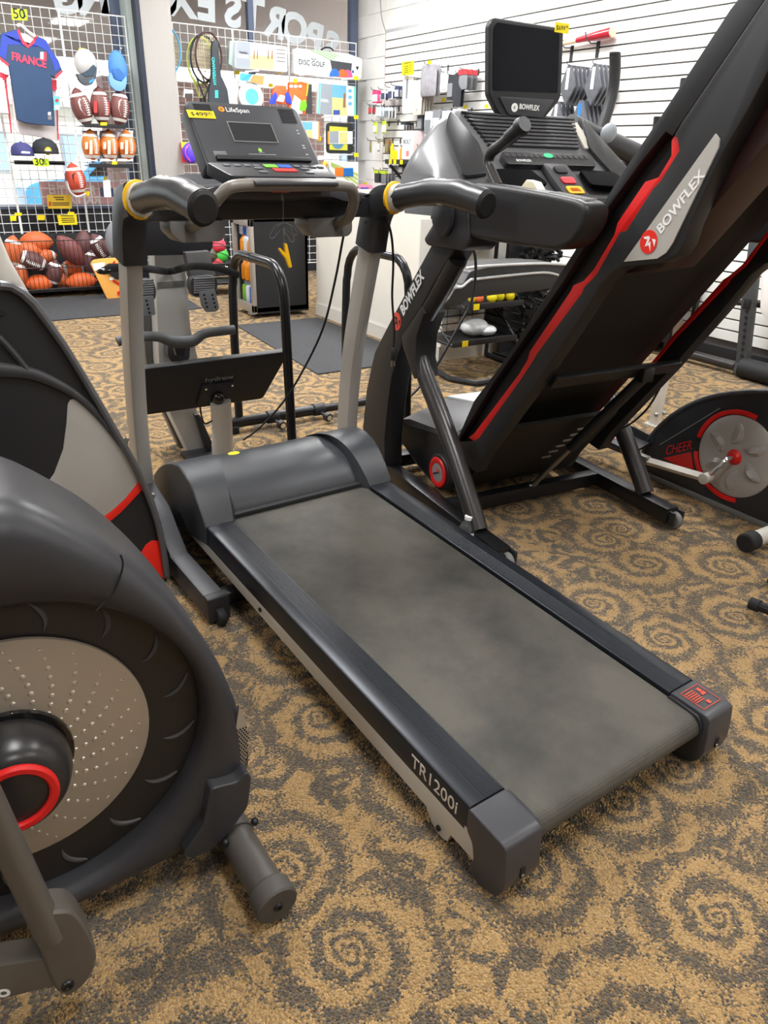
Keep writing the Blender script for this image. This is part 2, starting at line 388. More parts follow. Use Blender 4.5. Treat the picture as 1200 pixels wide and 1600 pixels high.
# rear end caps
for sd in (0, 1):
    pl = [(0.0, .1605), (-.094, .157), (-.106, .150), (-.112, .10), (-.113, .06), (-.105, .03), (-.088, .010), (-.06, .001), (-.03, .0), (-.018, .02), (-.028, .045), (-.02, .085), (.0, .104)]
    u0 = -.004 if sd == 0 else WD - .090
    mb = MB(); mb.prism(round_poly([V(u0, a, b) for a, b in pl], .01, 3), (.094, 0, 0), .005, 3); cp = tp(mb, 'rear_end_cap', darkgrey)
    mb = MB(); uo = u0 + .047; mb.prism(round_poly([V(uo - .006, -.1115, .085), V(uo + .006, -.1115, .085), V(uo + .006, -.1115, .055), V(uo - .006, -.1115, .055)], .006, 4), (0, -.003, 0)); sl = tp(mb, 'adjuster_slot', inkblack, cp)
    mb = MB(); mb.lathe([(0, 0), (.0045, 0), (.004, .004), (0, .004)], (uo, -.1125, .061), (0, -1, 0), 8); tp(mb, 'adjuster_screw', steel, cp)
    # inner guard beside the roller
    ui = .092 if sd == 0 else WD - .100
    mb = MB(); mb.prism(round_poly([V(ui, .0, .155), V(ui, -.085, .150), V(ui, -.10, .12), V(ui, -.085, .09), V(ui, 0, .09)], .012, 3), (.008, 0, 0), .002); tp(mb, 'roller_guard', black, cp)
    if sd == 1:
        lbl = M('warning_red_print', (205, 76, 52), .5)
        o = V(WD - .078, -.016, .1610); xd = V(1, 0, 0); yd = V(0, 1, .03).normalized()
        mb = MB()
        def bar(a, b, w_, h_): mb.prism([o + xd * a + yd * b, o + xd * (a + w_) + yd * b, o + xd * (a + w_) + yd * (b + h_), o + xd * a + yd * (b + h_)], (0, 0, .0006))
        for a, b, w_, h_ in [(0, -.066, .066, .0015), (0, -.004, .066, .0015), (0, -.066, .0015, .063), (.0645, -.066, .0015, .063)]: bar(a, b, w_, h_)
        for k in range(6): bar(.005, -.013 - k * .0062, .03, .0026)
        bar(.046, -.024, .009, .012); bar(.043, -.034, .013, .008); bar(.030, -.060, .009, .011)
        tp(mb, 'warning_print', lbl, cp, 'red warning print of lines and pictograms')
# lettering on the left rail side
mb = text_mb('TR1200i', V(-.0007, .183, .117), (0, -1, -.0377), (0, -.0377, 1), .034, .0008, .004, width=.150); tp(mb, 'lettering', M('silver_print', (214, 206, 194), .45), label='silver TR1200i model lettering')
# motor hood: a middle cover between two shoulders
sh = [(1.268, .209), (1.290, .240), (1.325, .280), (1.370, .318), (1.420, .340), (1.475, .347), (1.540, .333), (1.610, .305), (1.680, .265), (1.735, .222), (1.762, .170), (1.768, .125), (1.50, .105), (1.268, .150)]
ce = [(1.316, .198), (1.324, .222), (1.345, .252), (1.380, .282), (1.420, .303), (1.475, .318), (1.540, .320), (1.610, .300), (1.680, .262), (1.735, .220), (1.760, .168), (1.766, .125), (1.50, .105), (1.316, .150)]
sh = [V(0, a, b) for a, b in sh]; ce = [V(0, a, b) for a, b in ce]
def dense(p): return spline(p[:12], 4) + p[12:]
shd, ced = dense(sh), dense(ce)
hoodm = M('charcoal_hood', (52, 54, 58), .36, bump=.12, bscale=1500)
for sd in (0, 1):
    f = (lambda u: u) if sd == 0 else (lambda u: WD - u)
    def ring(u, k): return [V(f(u), p.y * (1 - k) + q.y * k, p.z * (1 - k) + q.z * k) for p, q in zip(shd, ced)]
    inner = lambda k: [V(f(.092 + .055 * max(0, min(1, (p.y - 1.268) / .24)) * (1 - k) + .030 * k), p.y * (1 - k) + q.y * k, p.z * (1 - k) + (q.z - .004) * k) for p, q in zip(shd, ced)]
    mb = MB(); a0 = [V(f(-.004), p.y, p.z - .004) for p in shd]
    mb.loft([a0, [V(f(.0), p.y, p.z) for p in shd], inner(0), inner(1.0)]); tp(mb, 'hood_shoulder', hoodm, angle=28)
mb = MB(); mb.loft([[V(u, p.y, p.z) for p in ced] for u in (.10, WD - .10)]); hc = tp(mb, 'hood_cover', hoodm)
mb = MB(); cpt = V(.225, 1.545, .3197)
mb.prism([cpt + V(.021 * cos(a * pi / 10), .015 * sin(a * pi / 10), -.0007 * sin(a * pi / 10)) for a in range(20)], (0, 0, .0012)); st = tp(mb, 'sticker', tagy, hc, 'round yellow sticker')
mb = text_mb('1/2', cpt + V(-.009, -.004, .0014), (1, 0, 0), (0, 1, -.05), .010, .0004, .01); tp(mb, 'sticker_print', inkblack, TM)
mb = MB(); mb.box(D(WD / 2, 1.31, -.004), (.50, .022, .014), bev=.003); tp(mb, 'hood_gasket', rubber)
# base frame on the floor, with transport wheels
for sd, u in ((0, -.066), (1, .776)):
    mb = MB(); mb.box((u, 1.40, .048), (.062, .70, .075), bev=.006); bf = tp(mb, 'base_rail', darkgrey)
    mb = MB(); mb.prism(round_poly([V(u - .034, 1.045, .004), V(u - .034, 1.045, .094), V(u - .034, 1.08, .094), V(u - .034, 1.09, .02)], .01), (.068, 0, 0), .003); tp(mb, 'rail_end_cap', black, bf)
    mb = MB(); mb.lathe([(0, -.012), (.026, -.012), (.028, -.008), (.028, .008), (.026, .012), (0, .012)], (u + (.0 if sd else .0), 1.04, .028), (1, 0, 0), 16); tp(mb, 'wheel', rubber, bf)
    # gusset at the foot of the upright
    mb = MB(); mb.prism([V(u - .03, 1.36, .085), V(u - .03, 1.50, .20), V(u - .03, 1.72, .26), V(u - .03, 1.74, .085)], (.06, 0, 0), .006); tp(mb, 'gusset', darkgrey, bf)
mb = MB(); mb.box((WD / 2, 1.72, .045), (.82, .06, .06), bev=.005); tp(mb, 'base_crossbar', blacksteel)
mb = MB(); mb.box((WD / 2, 1.12, .04), (.78, .05, .04), bev=.005); tp(mb, 'incline_bar', blacksteel)
# uprights
rr = [(.72, -1), (.93, -.93), (1, -.75), (1, .75), (.93, .93), (.72, 1), (-.72, 1), (-.93, .93), (-1, .75), (-1, -.75), (-.93, -.93), (-.72, -1)]
for sd, u in ((0, -.063), (1, .773)):
    path = spline([V(u, 1.672, .08), V(u, 1.670, .26), V(u, 1.655, .45), V(u, 1.618, .65), V(u, 1.563, .85), V(u, 1.510, 1.03)], 5)
    mb = MB(); mb.tube(path, .0245, prof=rr, r2=.040, up=(0, 1, 0)); tp(mb, 'upright', warm_silver, angle=40)
    # black bracket curving from the upright into the grip
    path = spline([V(u, 1.522, .985), V(u, 1.505, 1.05), V(u, 1.482, 1.105), V(u, 1.445, 1.140), V(u, 1.390, 1.152)], 5)
    K = len(path); ra = [.037 - .002 * i / (K - 1) for i in range(K)]; rb = [.050 - .007 * i / (K - 1) for i in range(K)]
    mb = MB(); mb.tube(path, ra, prof=rr, r2=rb, up=(0, 1, 1)); br_ = tp(mb, 'upright_bracket', satin)
    mb = MB(); mb.lathe([(0, 0), (.006, 0), (.005, .003), (0, .003)], (u + (.0365 if sd == 0 else -.0365), 1.50, 1.07), (1 if sd == 0 else -1, 0, 0), 10); tp(mb, 'bolt', inkblack, br_)
    # yellow band, silver collar, black contoured grip
    def eri(v, z, a, b, n=20): return [V(u + a * cos(2 * pi * k / n), v, z + b * sin(2 * pi * k / n)) for k in range(n)]
    mb = MB(); mb.loft([eri(1.396, 1.152, .037, .046), eri(1.394, 1.152, .041, .050), eri(1.384, 1.152, .041, .050), eri(1.382, 1.152, .037, .046)]); tp(mb, 'yellow_band', yellow, label='yellow band at the root of the grip')
    mb = MB(); mb.loft([eri(1.384, 1.152, .034, .043), eri(1.355, 1.154, .034, .043)]); tp(mb, 'collar', silver)
    gp = spline([V(u, 1.364, 1.154), V(u, 1.28, 1.168), V(u, 1.18, 1.180), V(u, 1.08, 1.180), V(u, .99, 1.168), V(u, .945, 1.160)], 5)
    K = len(gp); ga = []; gb = []
    for i in range(K):
        t = i / (K - 1); ga.append(.034 + .003 * t); gb.append(.036 + .004 * sin(t * 22) * (1 if .2 < t < .8 else 0) * .4 + .005 * t)
    mb = MB(); mb.tube(gp, ga, 20, gb, up=(0, 0, 1)); gr = tp(mb, 'handlebar_grip', satin)
    e0 = gp[-1]; ed = (gp[-1] - gp[-2]).normalized()
    mb = MB(); mb.tube([e0 - ed * .002, e0 + ed * .004, e0 + ed * .010], [.036, .035, .028], 20, [.040, .039, .031], up=(0, 0, 1)); tp(mb, 'end_plug', inkblack, gr)
    for j, vv in enumerate((1.175, 1.135)):
        mb = MB(); mb.tube([V(u, vv + .014, 1.181), V(u, vv - .014, 1.181)], .0325, 14, .0385, up=(0, 0, 1)); tp(mb, 'speed_switch', steel, gr)
# crossbar and console base
mb = MB(); mb.box((WD / 2, 1.525, 1.118), (.80, .07, .062), bev=.008); tp(mb, 'crossbar', satin)
mb = MB()
mb.prism(round_poly([V(-.06, 1.53, 1.158), V(.12, 1.40, 1.172), V(.16, 1.40, 1.185), V(.55, 1.40, 1.185), V(.59, 1.40, 1.172), V(.77, 1.53, 1.158), V(.77, 1.60, 1.158), V(.56, 1.62, 1.21), V(.15, 1.62, 1.21), V(-.06, 1.60, 1.158)], .02), (0, 0, -.03), .004); cb = tp(mb, 'console_base', darkgrey)
for u in (.055, .655):
    mb = MB(); mb.prism(round_poly([V(u - .045, 1.49, 1.176), V(u + .04, 1.47, 1.178), V(u + .045, 1.55, 1.182), V(u - .035, 1.555, 1.177)], .02), (0, 0, .003)); tp(mb, 'cup_recess', inkblack, cb)
# console
fb, ft = V(0, 1.462, 1.238), V(0, 1.612, 1.404); up_ = (ft - fb).normalized(); nf = V(0, -up_.z, up_.y)  # face normal, towards the user
HC = (ft - fb).length
def CF(u, s, d=0.0): return V(u, 0, 0) + fb + up_ * (s * HC) + nf * d
mb = MB(); mb.prism(round_poly([CF(.165, -.02), CF(.545, -.02), CF(.541, .93), CF(.528, 1.0), CF(.182, 1.0), CF(.169, .93)], .012), -nf * .055, .006); con = tp(mb, 'console', darkgrey)
mb = MB(); mb.prism(round_poly([CF(.172, .01), CF(.538, .01), CF(.534, .92), CF(.523, .985), CF(.187, .985), CF(.176, .92)], .012), nf * .0025, .001); tp(mb, 'console_face', M('console_face_film', (58, 60, 65), .42), con)
mb = MB(); mb.prism([CF(.278, .36, .002), CF(.424, .36, .002), CF(.424, .68, .002), CF(.278, .68, .002)], nf * .003); tp(mb, 'screen_bezel', greyplast, con)
mb = MB(); mb.prism([CF(.281, .375, .0045), CF(.421, .375, .0045), CF(.421, .665, .0045), CF(.281, .665, .0045)], nf * .001); tp(mb, 'screen', M('lcd_screen', (48, 50, 54), .18), con)
for u0 in (.193, .468):
    mb = MB()
    for k in range(9): 
        ss = .72 + k * .026; mb.prism([CF(u0 + .004 * k * (0 if u0 < .3 else 1) * .4, ss, .002), CF(u0 + .052, ss, .002), CF(u0 + .052, ss + .013, .002), CF(u0, ss + .013, .002)], nf * .002)
    tp(mb, 'speaker_grille', inkblack, con)
mb = MB(); mb.prism(round_poly([CF(.20, .05, .001), CF(.51, .05, .001), CF(.51, .12, .001), CF(.20, .12, .001)], .004), nf * .012, .003); tp(mb, 'book_ledge', satin, con)
mb = text_mb('LifeSpan', CF(.291, .845, .0028), (1, 0, 0), up_, .017, .0006, .0); tp(mb, 'lettering', white, con)
mb = MB(); mb.prism([CF(.278, .88, .0028) + V(.0095 * cos(k * pi / 10), 0, 0) + up_ * (.0095 * sin(k * pi / 10)) for k in range(20)], nf * .0006); lg = tp(mb, 'logo', M('orange_print', (240, 150, 30), .5), con)
mb = text_mb('b', CF(.2745, .865, .0036), (1, 0, .0), up_, .009, .0004, .02); tp(mb, 'logo_print', inkblack, con)
mb = MB()
mb.prism([CF(.352 + .006 * cos(k * pi / 5), .24, .0028) + up_ * (.007 * sin(k * pi / 5)) for k in range(10)], nf * .0005); tp(mb, 'leaf_mark', M('green_print', (140, 200, 60), .5), con)
mb = MB()
for (u, s, l) in [(.31, .17, .09), (.335, .125, .065), (.33, .135, .075), (.345, .20, .018)]: mb.prism([CF(u, s, .0028), CF(u + l, s, .0028), CF(u + l, s + .006, .0028), CF(u, s + .006, .0028)], nf * .0004)
for k in range(6): 
    s = .14 + k * .012; mb.prism([CF(.20, s, .0028), CF(.24, s, .0028), CF(.24, s + .004, .0028), CF(.20, s + .004, .0028)], nf * .0004)
for s in (.58, .53, .33, .29, .18, .13): 
    mb.prism([CF(.503, s, .0028), CF(.512, s, .0028), CF(.512, s + .02, .0028), CF(.503, s + .02, .0028)], nf * .0004)
tp(mb, 'panel_print', M('pale_print', (170, 172, 172), .5), con)
# price card
def price(mbase, txt, o, xd, yd, w_, h_, parent, local=True):
    xd = Vector(xd).normalized(); yd = Vector(yd).normalized(); n_ = xd.cross(yd)
    mb = MB(); mb.prism([o, o + xd * w_, o + xd * w_ + yd * h_, o + yd * h_], n_ * .0008); c_ = part(mb, 'price_card', tagy, parent, local=local)
    mb = text_mb(txt, o + xd * (w_ * .09) + yd * (h_ * .25) + n_ * .001, xd, yd, h_ * .5, .0003, .0, width=w_ * .62); q = part(mb, 'price_print', inkblack, c_, local=local)
    mb = text_mb('99', o + xd * (w_ * .75) + yd * (h_ * .52) + n_ * .001, xd, yd, h_ * .28, .0003); part(mb, 'cents_print', inkblack, c_, local=local)
    return c_
price(None, '$499', CF(.166, .715, .0032), (1, 0, 0), up_, .083, .027, TM)
# keypad below
kb, kf = V(0, 1.452, 1.246), V(0, 1.338, 1.214); kd = (kb - kf).normalized(); kn = V(0, -kd.z, kd.y); KL = (kb - kf).length
def KF(u, s, d=0.0): return V(u, 0, 0) + kf + kd * (s * KL) + kn * d
mb = MB(); mb.prism(round_poly([KF(.185, 0), KF(.525, 0), KF(.550, 1), KF(.160, 1)], .012), -kn * .035, .005); kp = tp(mb, 'keypad', satin)
def key(u, s, wu, hs, m, nm='key'):
    mb = MB(); mb.prism(round_poly([KF(u, s, .0005), KF(u + wu, s, .0005), KF(u + wu, s + hs, .0005), KF(u, s + hs, .0005)], .004), kn * .0022, .0008); return tp(mb, nm, m, kp)
keyg = M('grey_key', (96, 98, 102), .4)
key(.326, .62, .042, .22, M('green_key', (112, 190, 60), .4)); key(.372, .62, .042, .22, M('blue_key', (40, 92, 190), .4)); key(.340, .33, .074, .22, M('red_key', (226, 48, 44), .4))
for u in (.20, .232, .264, .292, .425, .453, .481, .507): key(u, .68, .020, .14, keyg)
for u in (.285, .437): key(u, .50, .026, .13, keyg); key(u, .22, .026, .13, keyg)
# grey pulse bar, its pad and end boxes
mid = WD / 2
pth = spline([V(mid - .250, 1.50, 1.070), V(mid - .250, 1.44, 1.080), V(mid - .243, 1.385, 1.100), V(mid - .228, 1.335, 1.145), V(mid - .200, 1.305, 1.182), V(mid - .160, 1.298, 1.192), V(mid - .08, 1.292, 1.193), V(mid, 1.290, 1.193), V(mid + .08, 1.292, 1.193), V(mid + .160, 1.298, 1.192), V(mid + .200, 1.305, 1.182), V(mid + .228, 1.335, 1.145), V(mid + .243, 1.385, 1.100), V(mid + .250, 1.44, 1.080), V(mid + .250, 1.50, 1.070)], 6)
mb = MB(); mb.tube(pth, .0165, 14); pb = tp(mb, 'pulse_bar', M('warm_grey_bar', (128, 122, 115), .4, metal=.2))
mb = MB(); mb.prism(round_poly([V(mid - .132, 1.300, 1.197), V(mid - .132, 1.266, 1.191), V(mid - .132, 1.266, 1.203), V(mid - .132, 1.300, 1.210), V(mid - .132, 1.345, 1.210), V(mid - .132, 1.345, 1.200)], .006), (.264, 0, 0), .004); tp(mb, 'bar_pad', darkgrey)
for sg in (-1, 1):
    mb = MB(); uc = mid + sg * .225; mb.prism(round_poly([V(uc - .085, 1.47, 1.09), V(uc + .085, 1.47, 1.09), V(uc + .085, 1.47, 1.045), V(uc + .07, 1.47, 1.030), V(uc - .055, 1.47, 1.030), V(uc - .085, 1.47, 1.06)], .01), (0, .09, 0), .006); tp(mb, 'bar_end_box', M('mid_grey_plastic', (112, 110, 108), .45))
# safety key, cord and clip
mb = MB(); mb.box((.332, 1.335, 1.178), (.05, .03, .012), bev=.004); tp(mb, 'safety_key', red)
mb = MB(); mb.tube(spline([V(.336, 1.33, 1.178), V(.342, 1.34, 1.13), V(.346, 1.352, 1.085), V(.349, 1.355, 1.05), V(.352, 1.355, 1.028)], 4), .0016, 6)
for a, b in ((-.045, -.035), (.035, -.045), (-.028, -.025), (.045, -.03)):
    mb.tube(spline([V(.346, 1.352, 1.088), V(.346 + a * .6, 1.35, 1.080), V(.346 + a, 1.352, 1.088 + b), V(.346 + a * .7, 1.354, 1.088 + b * 1.15), V(.347, 1.356, 1.078)], 5), .0019, 6)
tp(mb, 'safety_cord', cordgrey)
mb = MB(); mb.tube([V(.345, 1.352, 1.165), V(.347, 1.352, 1.150)], .004, 8); mb.tube([V(.3475, 1.354, 1.075), V(.349, 1.354, 1.052)], .004, 8); tp(mb, 'cord_ferrule', steel)
mb = MB()
mb.prism(round_poly([V(.348, 1.35, 1.032), V(.357, 1.35, 1.030), V(.372, 1.35, .962), V(.362, 1.35, .960), V(.352, 1.35, .985)], .003), (0, .010, 0), .002)
mb.prism(round_poly([V(.352, 1.348, .985), V(.358, 1.348, .995), V(.332, 1.348, 1.020), V(.328, 1.348, 1.014)], .003), (0, .010, 0), .002)
tp(mb, 'safety_clip', yellow, label='yellow safety clip hanging from the console')
# mains lead: a drop from the console and a second run with the plug
cordm = M('black_cable', (24, 24, 26), .45)
pts = [V(.735, 1.50, 1.135), V(.690, 1.52, 1.118), V(.668, 1.53, 1.03), V(.652, 1.56, .88), V(.635, 1.62, .70), V(.600, 1.72, .52), V(.55, 1.80, .38), V(.47, 1.86, .27), V(.42, 1.90, .22)]
mb = MB(); mb.tube(spline(pts, 6), .0042, 8); tp(mb, 'cable', cordm)
pts = [V(.735, 1.515, 1.150), V(.745, 1.46, 1.158), V(.758, 1.445, 1.12), V(.790, 1.43, 1.05), V(.806, 1.43, .95), V(.806, 1.43, .83), V(.812, 1.42, .72), V(.812, 1.42, .65)]
mb = MB(); mb.tube(spline(pts, 6), .0042, 8); cbq = tp(mb, 'mains_lead', cordm)
mb = MB(); mb.tube([V(.812, 1.42, .652), V(.812, 1.42, .640), V(.812, 1.42, .62), V(.812, 1.42, .607)], [.006, .011, .013, .012], 10); tp(mb, 'plug', cordm, cbq)
mb = MB()
for du in (-.006, .006): mb.box((.812 + du, 1.42, .596), (.0025, .007, .024))
tp(mb, 'plug_pin', steel, cbq)
# ------------------------------------------------------------------ the folded treadmill beside it
BF = thing('folding_treadmill', 'black folding treadmill with raised deck, red trim and upright tablet screen', 'treadmill', (1.548, 1.753, 0), -.0925)
BFI = WM[BF].inverted(); BFR = BFI.to_3x3(); BFO = BFI @ EYE
def QX(px, py, x): r = BFR @ ray(px, py); return BFO + r * ((x - BFO.x) / r.x)     # sight line on the machine's own plane x
def QY(px, py, y): r = BFR @ ray(px, py); return BFO + r * ((y - BFO.y) / r.y)
def W(x, y, z): return V(x - 1.6185, y - 1.80, z)
def bp_(mb, name, mat, parent=BF, label=None, **k): return part(mb, name, mat, parent, label, local=True, **k)
XA, XB = .085, .728                       # outer faces of the deck sides
XU, XV = -.035, .848                      # outer faces of the uprights
bfb = M('soft_black_plastic', (34, 34, 36), .45, bump=.05, bscale=1500)
tube_m = M('graphite_tube', (66, 64, 64), .3, metal=.45)
trayblk = M('underside_black', (22, 19, 18), .55)
# base frame on the floor
for xc in (.005, .795):
    mb = MB(); mb.box((xc, .38, .055), (.06, 1.02, .06), bev=.006); br_ = bp_(mb, 'base_rail', blacksteel)
    mb = MB(); mb.lathe([(0, -.013), (.030, -.013), (.034, -.008), (.034, .008), (.030, .013), (0, .013)], (xc + .012, -.135, .034), (1, 0, 0), 20); bp_(mb, 'wheel', M('grey_wheel', (120, 118, 116), .5), br_)
    for k in (-1, 1):
        mb = MB(); mb.box((xc + .012 + k * .024, -.125, .046), (.010, .06, .056), bev=.004); bp_(mb, 'wheel_fork', black, br_)
    mb = MB(); mb.box((xc, .86, .035), (.075, .10, .07), bev=.012); bp_(mb, 'front_foot', rubber, br_)
mb = MB(); mb.box((.4065, .285, .055), (.76, .05, .055), bev=.005); bp_(mb, 'base_crossbar', blacksteel)
mb = MB(); mb.box((.4065, .80, .055), (.76, .05, .055), bev=.005); bp_(mb, 'base_crossbar', blacksteel)
# uprights: blade that stands, then leans back to the console
up_px = [(566, 672), (572, 610), (579, 575), (585, 550), (597, 525), (610, 500), (642, 440), (678, 374), (712, 386), (685, 432), (660, 477), (634, 518), (626, 545), (620, 560), (612, 590), (606, 635), (601, 685)]
yz = [QX(a, b, XU) for a, b in up_px]
foot = [V(XU, yz[-1].y - .01, .085), V(XU, yz[0].y + .01, .085)]
lean = (QX(695, 380, XU) - QX(640, 480, XU)).normalized()
for x0 in (XU, XV - .085):
    pl = [V(x0, p.y, p.z) for p in yz + foot]
    mb = MB(); mb.prism(pl, (.085, 0, 0), .010, 3); u_ = bp_(mb, 'upright', bfb)
    # tubular strut down to the rear of the base
    c = [QX(a, b, .0) for a, b in [(715, 405), (690, 452), (668, 490), (656, 520), (655, 548), (664, 585), (690, 652), (712, 715), (733, 780), (748, 829)]]
    c = [V(x0 + .035, p.y, max(p.z, .05)) for p in c]
    mb = MB(); mb.tube(spline(c, 5), .034, 14); bp_(mb, 'strut', tube_m)
    # bolted knuckle plate where strut and upright meet
    kp_ = [QX(a, b, XU) for a, b in [(660, 478), (664, 490), (652, 525), (650, 560), (655, 590), (648, 592), (630, 540), (629, 525)]]
    mb = MB(); mb.prism([V(x0 - .004, p.y, p.z) for p in kp_], (.09, 0, 0), .004); bp_(mb, 'knuckle', bfb, u_)
    # collar with round hub under the handrail
    cl = [QX(a, b, XU) for a, b in [(666, 374), (684, 345), (688, 322), (735, 322), (737, 372), (735, 384), (728, 392), (672, 384)]]
    mb = MB(); mb.prism(round_poly([V(x0 - .012, p.y, p.z) for p in cl], .02), (.112, 0, 0), .008); cl_ = bp_(mb, 'collar', black)
    hc_ = QX(700, 336, XU); mb = MB(); sg = -1 if x0 == XU else 1
    mb.lathe([(0, -.0), (.062, 0), (.066, .006), (.060, .014), (.052, .016), (0, .018)], (x0 - .012 if sg < 0 else x0 + .10, hc_.y, hc_.z), (sg, 0, 0), 28); bp_(mb, 'hub_cover', satin, cl_)
    # thick handrail reaching back
    hr = [QX(a, b, XU) for a, b in [(700, 300), (742, 285), (800, 292), (870, 304), (905, 312), (921, 322), (916, 350), (896, 382), (870, 392), (800, 382), (740, 372), (715, 360)]]
    mb = MB(); mb.prism(round_poly([V(x0 - .006, p.y, p.z) for p in hr], .03, 4), (.078, 0, 0), .022, 4); h_ = bp_(mb, 'handrail', bfb)
    mb = MB()
    for k in range(12):
        t = k / 11; a = QX(850 + 55 * t, 302 + 11 * t, XU); mb.box((x0 + .036, a.y, a.z + .0015), (.045, .006, .005), Matrix.Rotation(radians(12), 3, 'Z'))
    bp_(mb, 'grip_rib', M('pale_rib', (170, 170, 168), .3), h_, kind='stuff')
# left upright lettering and emblem
xd = lean; yd = V(0, -lean.z, lean.y) if False else V(0, lean.z, -lean.y)
yd = V(0, -lean.z * -1, -lean.y) ; yd = lean.cross(V(1, 0, 0)).normalized()
if yd.z < 0: yd = -yd
o = QX(633, 497, XU - .001); wlen = (QX(664, 431, XU) - o).length
mb = text_mb('BOWFLEX', QX(630, 494, XU - .0012), lean, yd, .040, .0008, .035, width=wlen); bp_(mb, 'lettering', white, label='white BOWFLEX lettering')
def emblem(c, a, b_, m, parent, r, n_):
    """round emblem with a lightning-like figure: disc and three white strokes"""
    mb = MB(); mb.prism([c + a * (r * cos(k * pi / 12)) + b_ * (r * sin(k * pi / 12)) for k in range(24)], n_ * .0008); e = bp_(mb, 'emblem', m, parent, 'round emblem with a stylised figure')
    return e
def fig(c, a, b_, r, m, parent, n_):
    mb = MB()
    for pl in ([(-.15, .75), (.35, .35), (.15, .15), (-.1, .45)], [(.35, .35), (-.55, .0), (-.1, -.05), (.35, .1)], [(-.5, 0), (.2, -.15), (-.35, -.75), (-.15, -.25)], [(.45, -.1), (.7, -.5), (.2, -.8), (.35, -.45)]):
        mb.prism([c + a * (x * r) + b_ * (y * r) + n_ * .0008 for x, y in pl], n_ * .0006)
    bp_(mb, 'emblem_figure', m, parent, kind='stuff')
ec = QX(620, 502, XU - .0005); redp = M('emblem_red', (214, 78, 62), .5)
e = emblem(ec, lean, yd, redp, BF, .034, V(-1, 0, 0)); fig(ec, lean, yd, .034, inkblack, e, V(-1, 0, 0))

# deck standing up on its hinge
A_px = [(706, 705), (740, 627), (790, 560), (897, 393), (967, 277), (1033, 180), (1101, 75), (1140, 15), (1158, -8)]
B_px = [(1200, 111), (1170, 168), (1128, 240), (1077, 350), (1068, 380), (1057, 397), (1033, 410), (977, 417), (958, 425), (940, 443), (900, 507), (833, 607), (757, 710), (742, 738)]
Ay = [QX(a, b, XA) for a, b in A_px]; By = [QX(a, b, XA) for a, b in B_px]
dirD = (Ay[7] - Ay[1]).normalized()                       # along the deck, upwards
endA = Ay[-1] + dirD * .10 - V(0, .03, 0); endB = By[0] + (By[0] - By[2]).normalized() * .26
outer = Ay + [endA, endB] + By
# channel (with the red liner) between an upper and a lower band
ch_l = [(730, 684), (739, 677), (768, 639), (809, 584), (822, 562), (825, 550), (889, 455), (893, 446), (909, 439), (925, 421), (957, 367), (962, 348), (1005, 284), (1026, 277), (1046, 243), (1046, 220), (1050, 213)]   # edge of red
gap = [(716, 690), (770, 600), (880, 440), (950, 325), (1000, 255), (1040, 206), (1050, 213)]
ch_r = [(738, 690), (748, 684), (772, 650), (815, 590), (832, 564), (838, 553), (909, 457), (912, 449), (932, 428), (968, 363), (978, 360), (1020, 294), (1031, 283), (1061, 235), (1058, 216), (1053, 211)]
dn = V(0, -dirD.z, dirD.y)
for side, x0, xs in ((0, XA, 1), (1, XB, -1)):
    def pl3(L, dx=0): return [V(x0 + dx * xs, p.y, p.z) for p in L]
    G = [QX(a, b, XA) for a, b in gap]; Rr = [QX(a, b, XA) for a, b in ch_r]; Rl = [QX(a, b, XA) for a, b in ch_l]
    # upper band: outer edge A down to the gap
    # panel split in two solid bands that meet above and below the channel
    i0 = Ay[0]; top_mid = G[-1]
    bandA = [i0] + Ay[1:] + [endA] + [endA + (endB - endA) * .35] + [G[-1] + dirD * .04] + list(reversed(G))
    bandB = [endA + (endB - endA) * .35, endB] + By + [i0] + [G[0]] + Rr + [G[-1] + dirD * .04]
    mb = MB(); mb.prism(pl3(bandA), (.05 * xs, 0, 0), .004); bp_(mb, 'deck_side_band', bfb)
    mb = MB(); mb.prism(pl3(bandB), (.05 * xs, 0, 0), .004); bB = bp_(mb, 'deck_side_band', bfb)
    if side == 0:
        mb = MB(); mb.prism(pl3(G + list(reversed(Rr)), .030), (.004 * xs, 0, 0)); bp_(mb, 'channel_liner', inkblack)
    if side: Rl = [min(Rr, key=lambda q_: (q_ - p).length) * .55 + p * .45 for p in Rl]
    mb = MB(); mb.prism(pl3(Rl + list(reversed(Rr)), .006), ((.030 if side == 0 else .050) * xs, 0, 0), .002); bp_(mb, 'red_trim', red, label='red trim in the side channel')
    if side == 0:
        gp_ = [QX(a, b, XA - .001) for a, b in [(976, 409), (1119, 209), (1125, 217), (1124, 230), (1052, 380), (1042, 395), (1028, 404)]]
        mb = MB(); mb.prism(gp_, (.004, 0, 0)); mb.v = [v - V(.003, 0, 0) for v in mb.v]; gpl = bp_(mb, 'side_badge', M('badge_grey', (186, 182, 176), .42, metal=.2), bB, 'grey side badge')
        a0 = QX(1029, 362, XA - .0045); a1 = QX(1098, 270, XA - .0045); xd = (a1 - a0); yd2 = xd.cross(V(1, 0, 0)).normalized(); yd2 = yd2 if yd2.z > 0 else -yd2
        mb = text_mb('BOWFLEX', a0 - yd2 * .010, xd, yd2, .024, .0008, .02, width=xd.length, shear=.0); bp_(mb, 'lettering', white, BF, 'pale BOWFLEX lettering on the badge')
        ec = QX(1013.5, 378, XA - .0045); e = emblem(ec, xd.normalized(), yd2, M('bright_red_print', (226, 42, 28), .5), BF, .028, V(-1, 0, 0)); fig(ec, xd.normalized(), yd2, .028, white, e, V(-1, 0, 0))
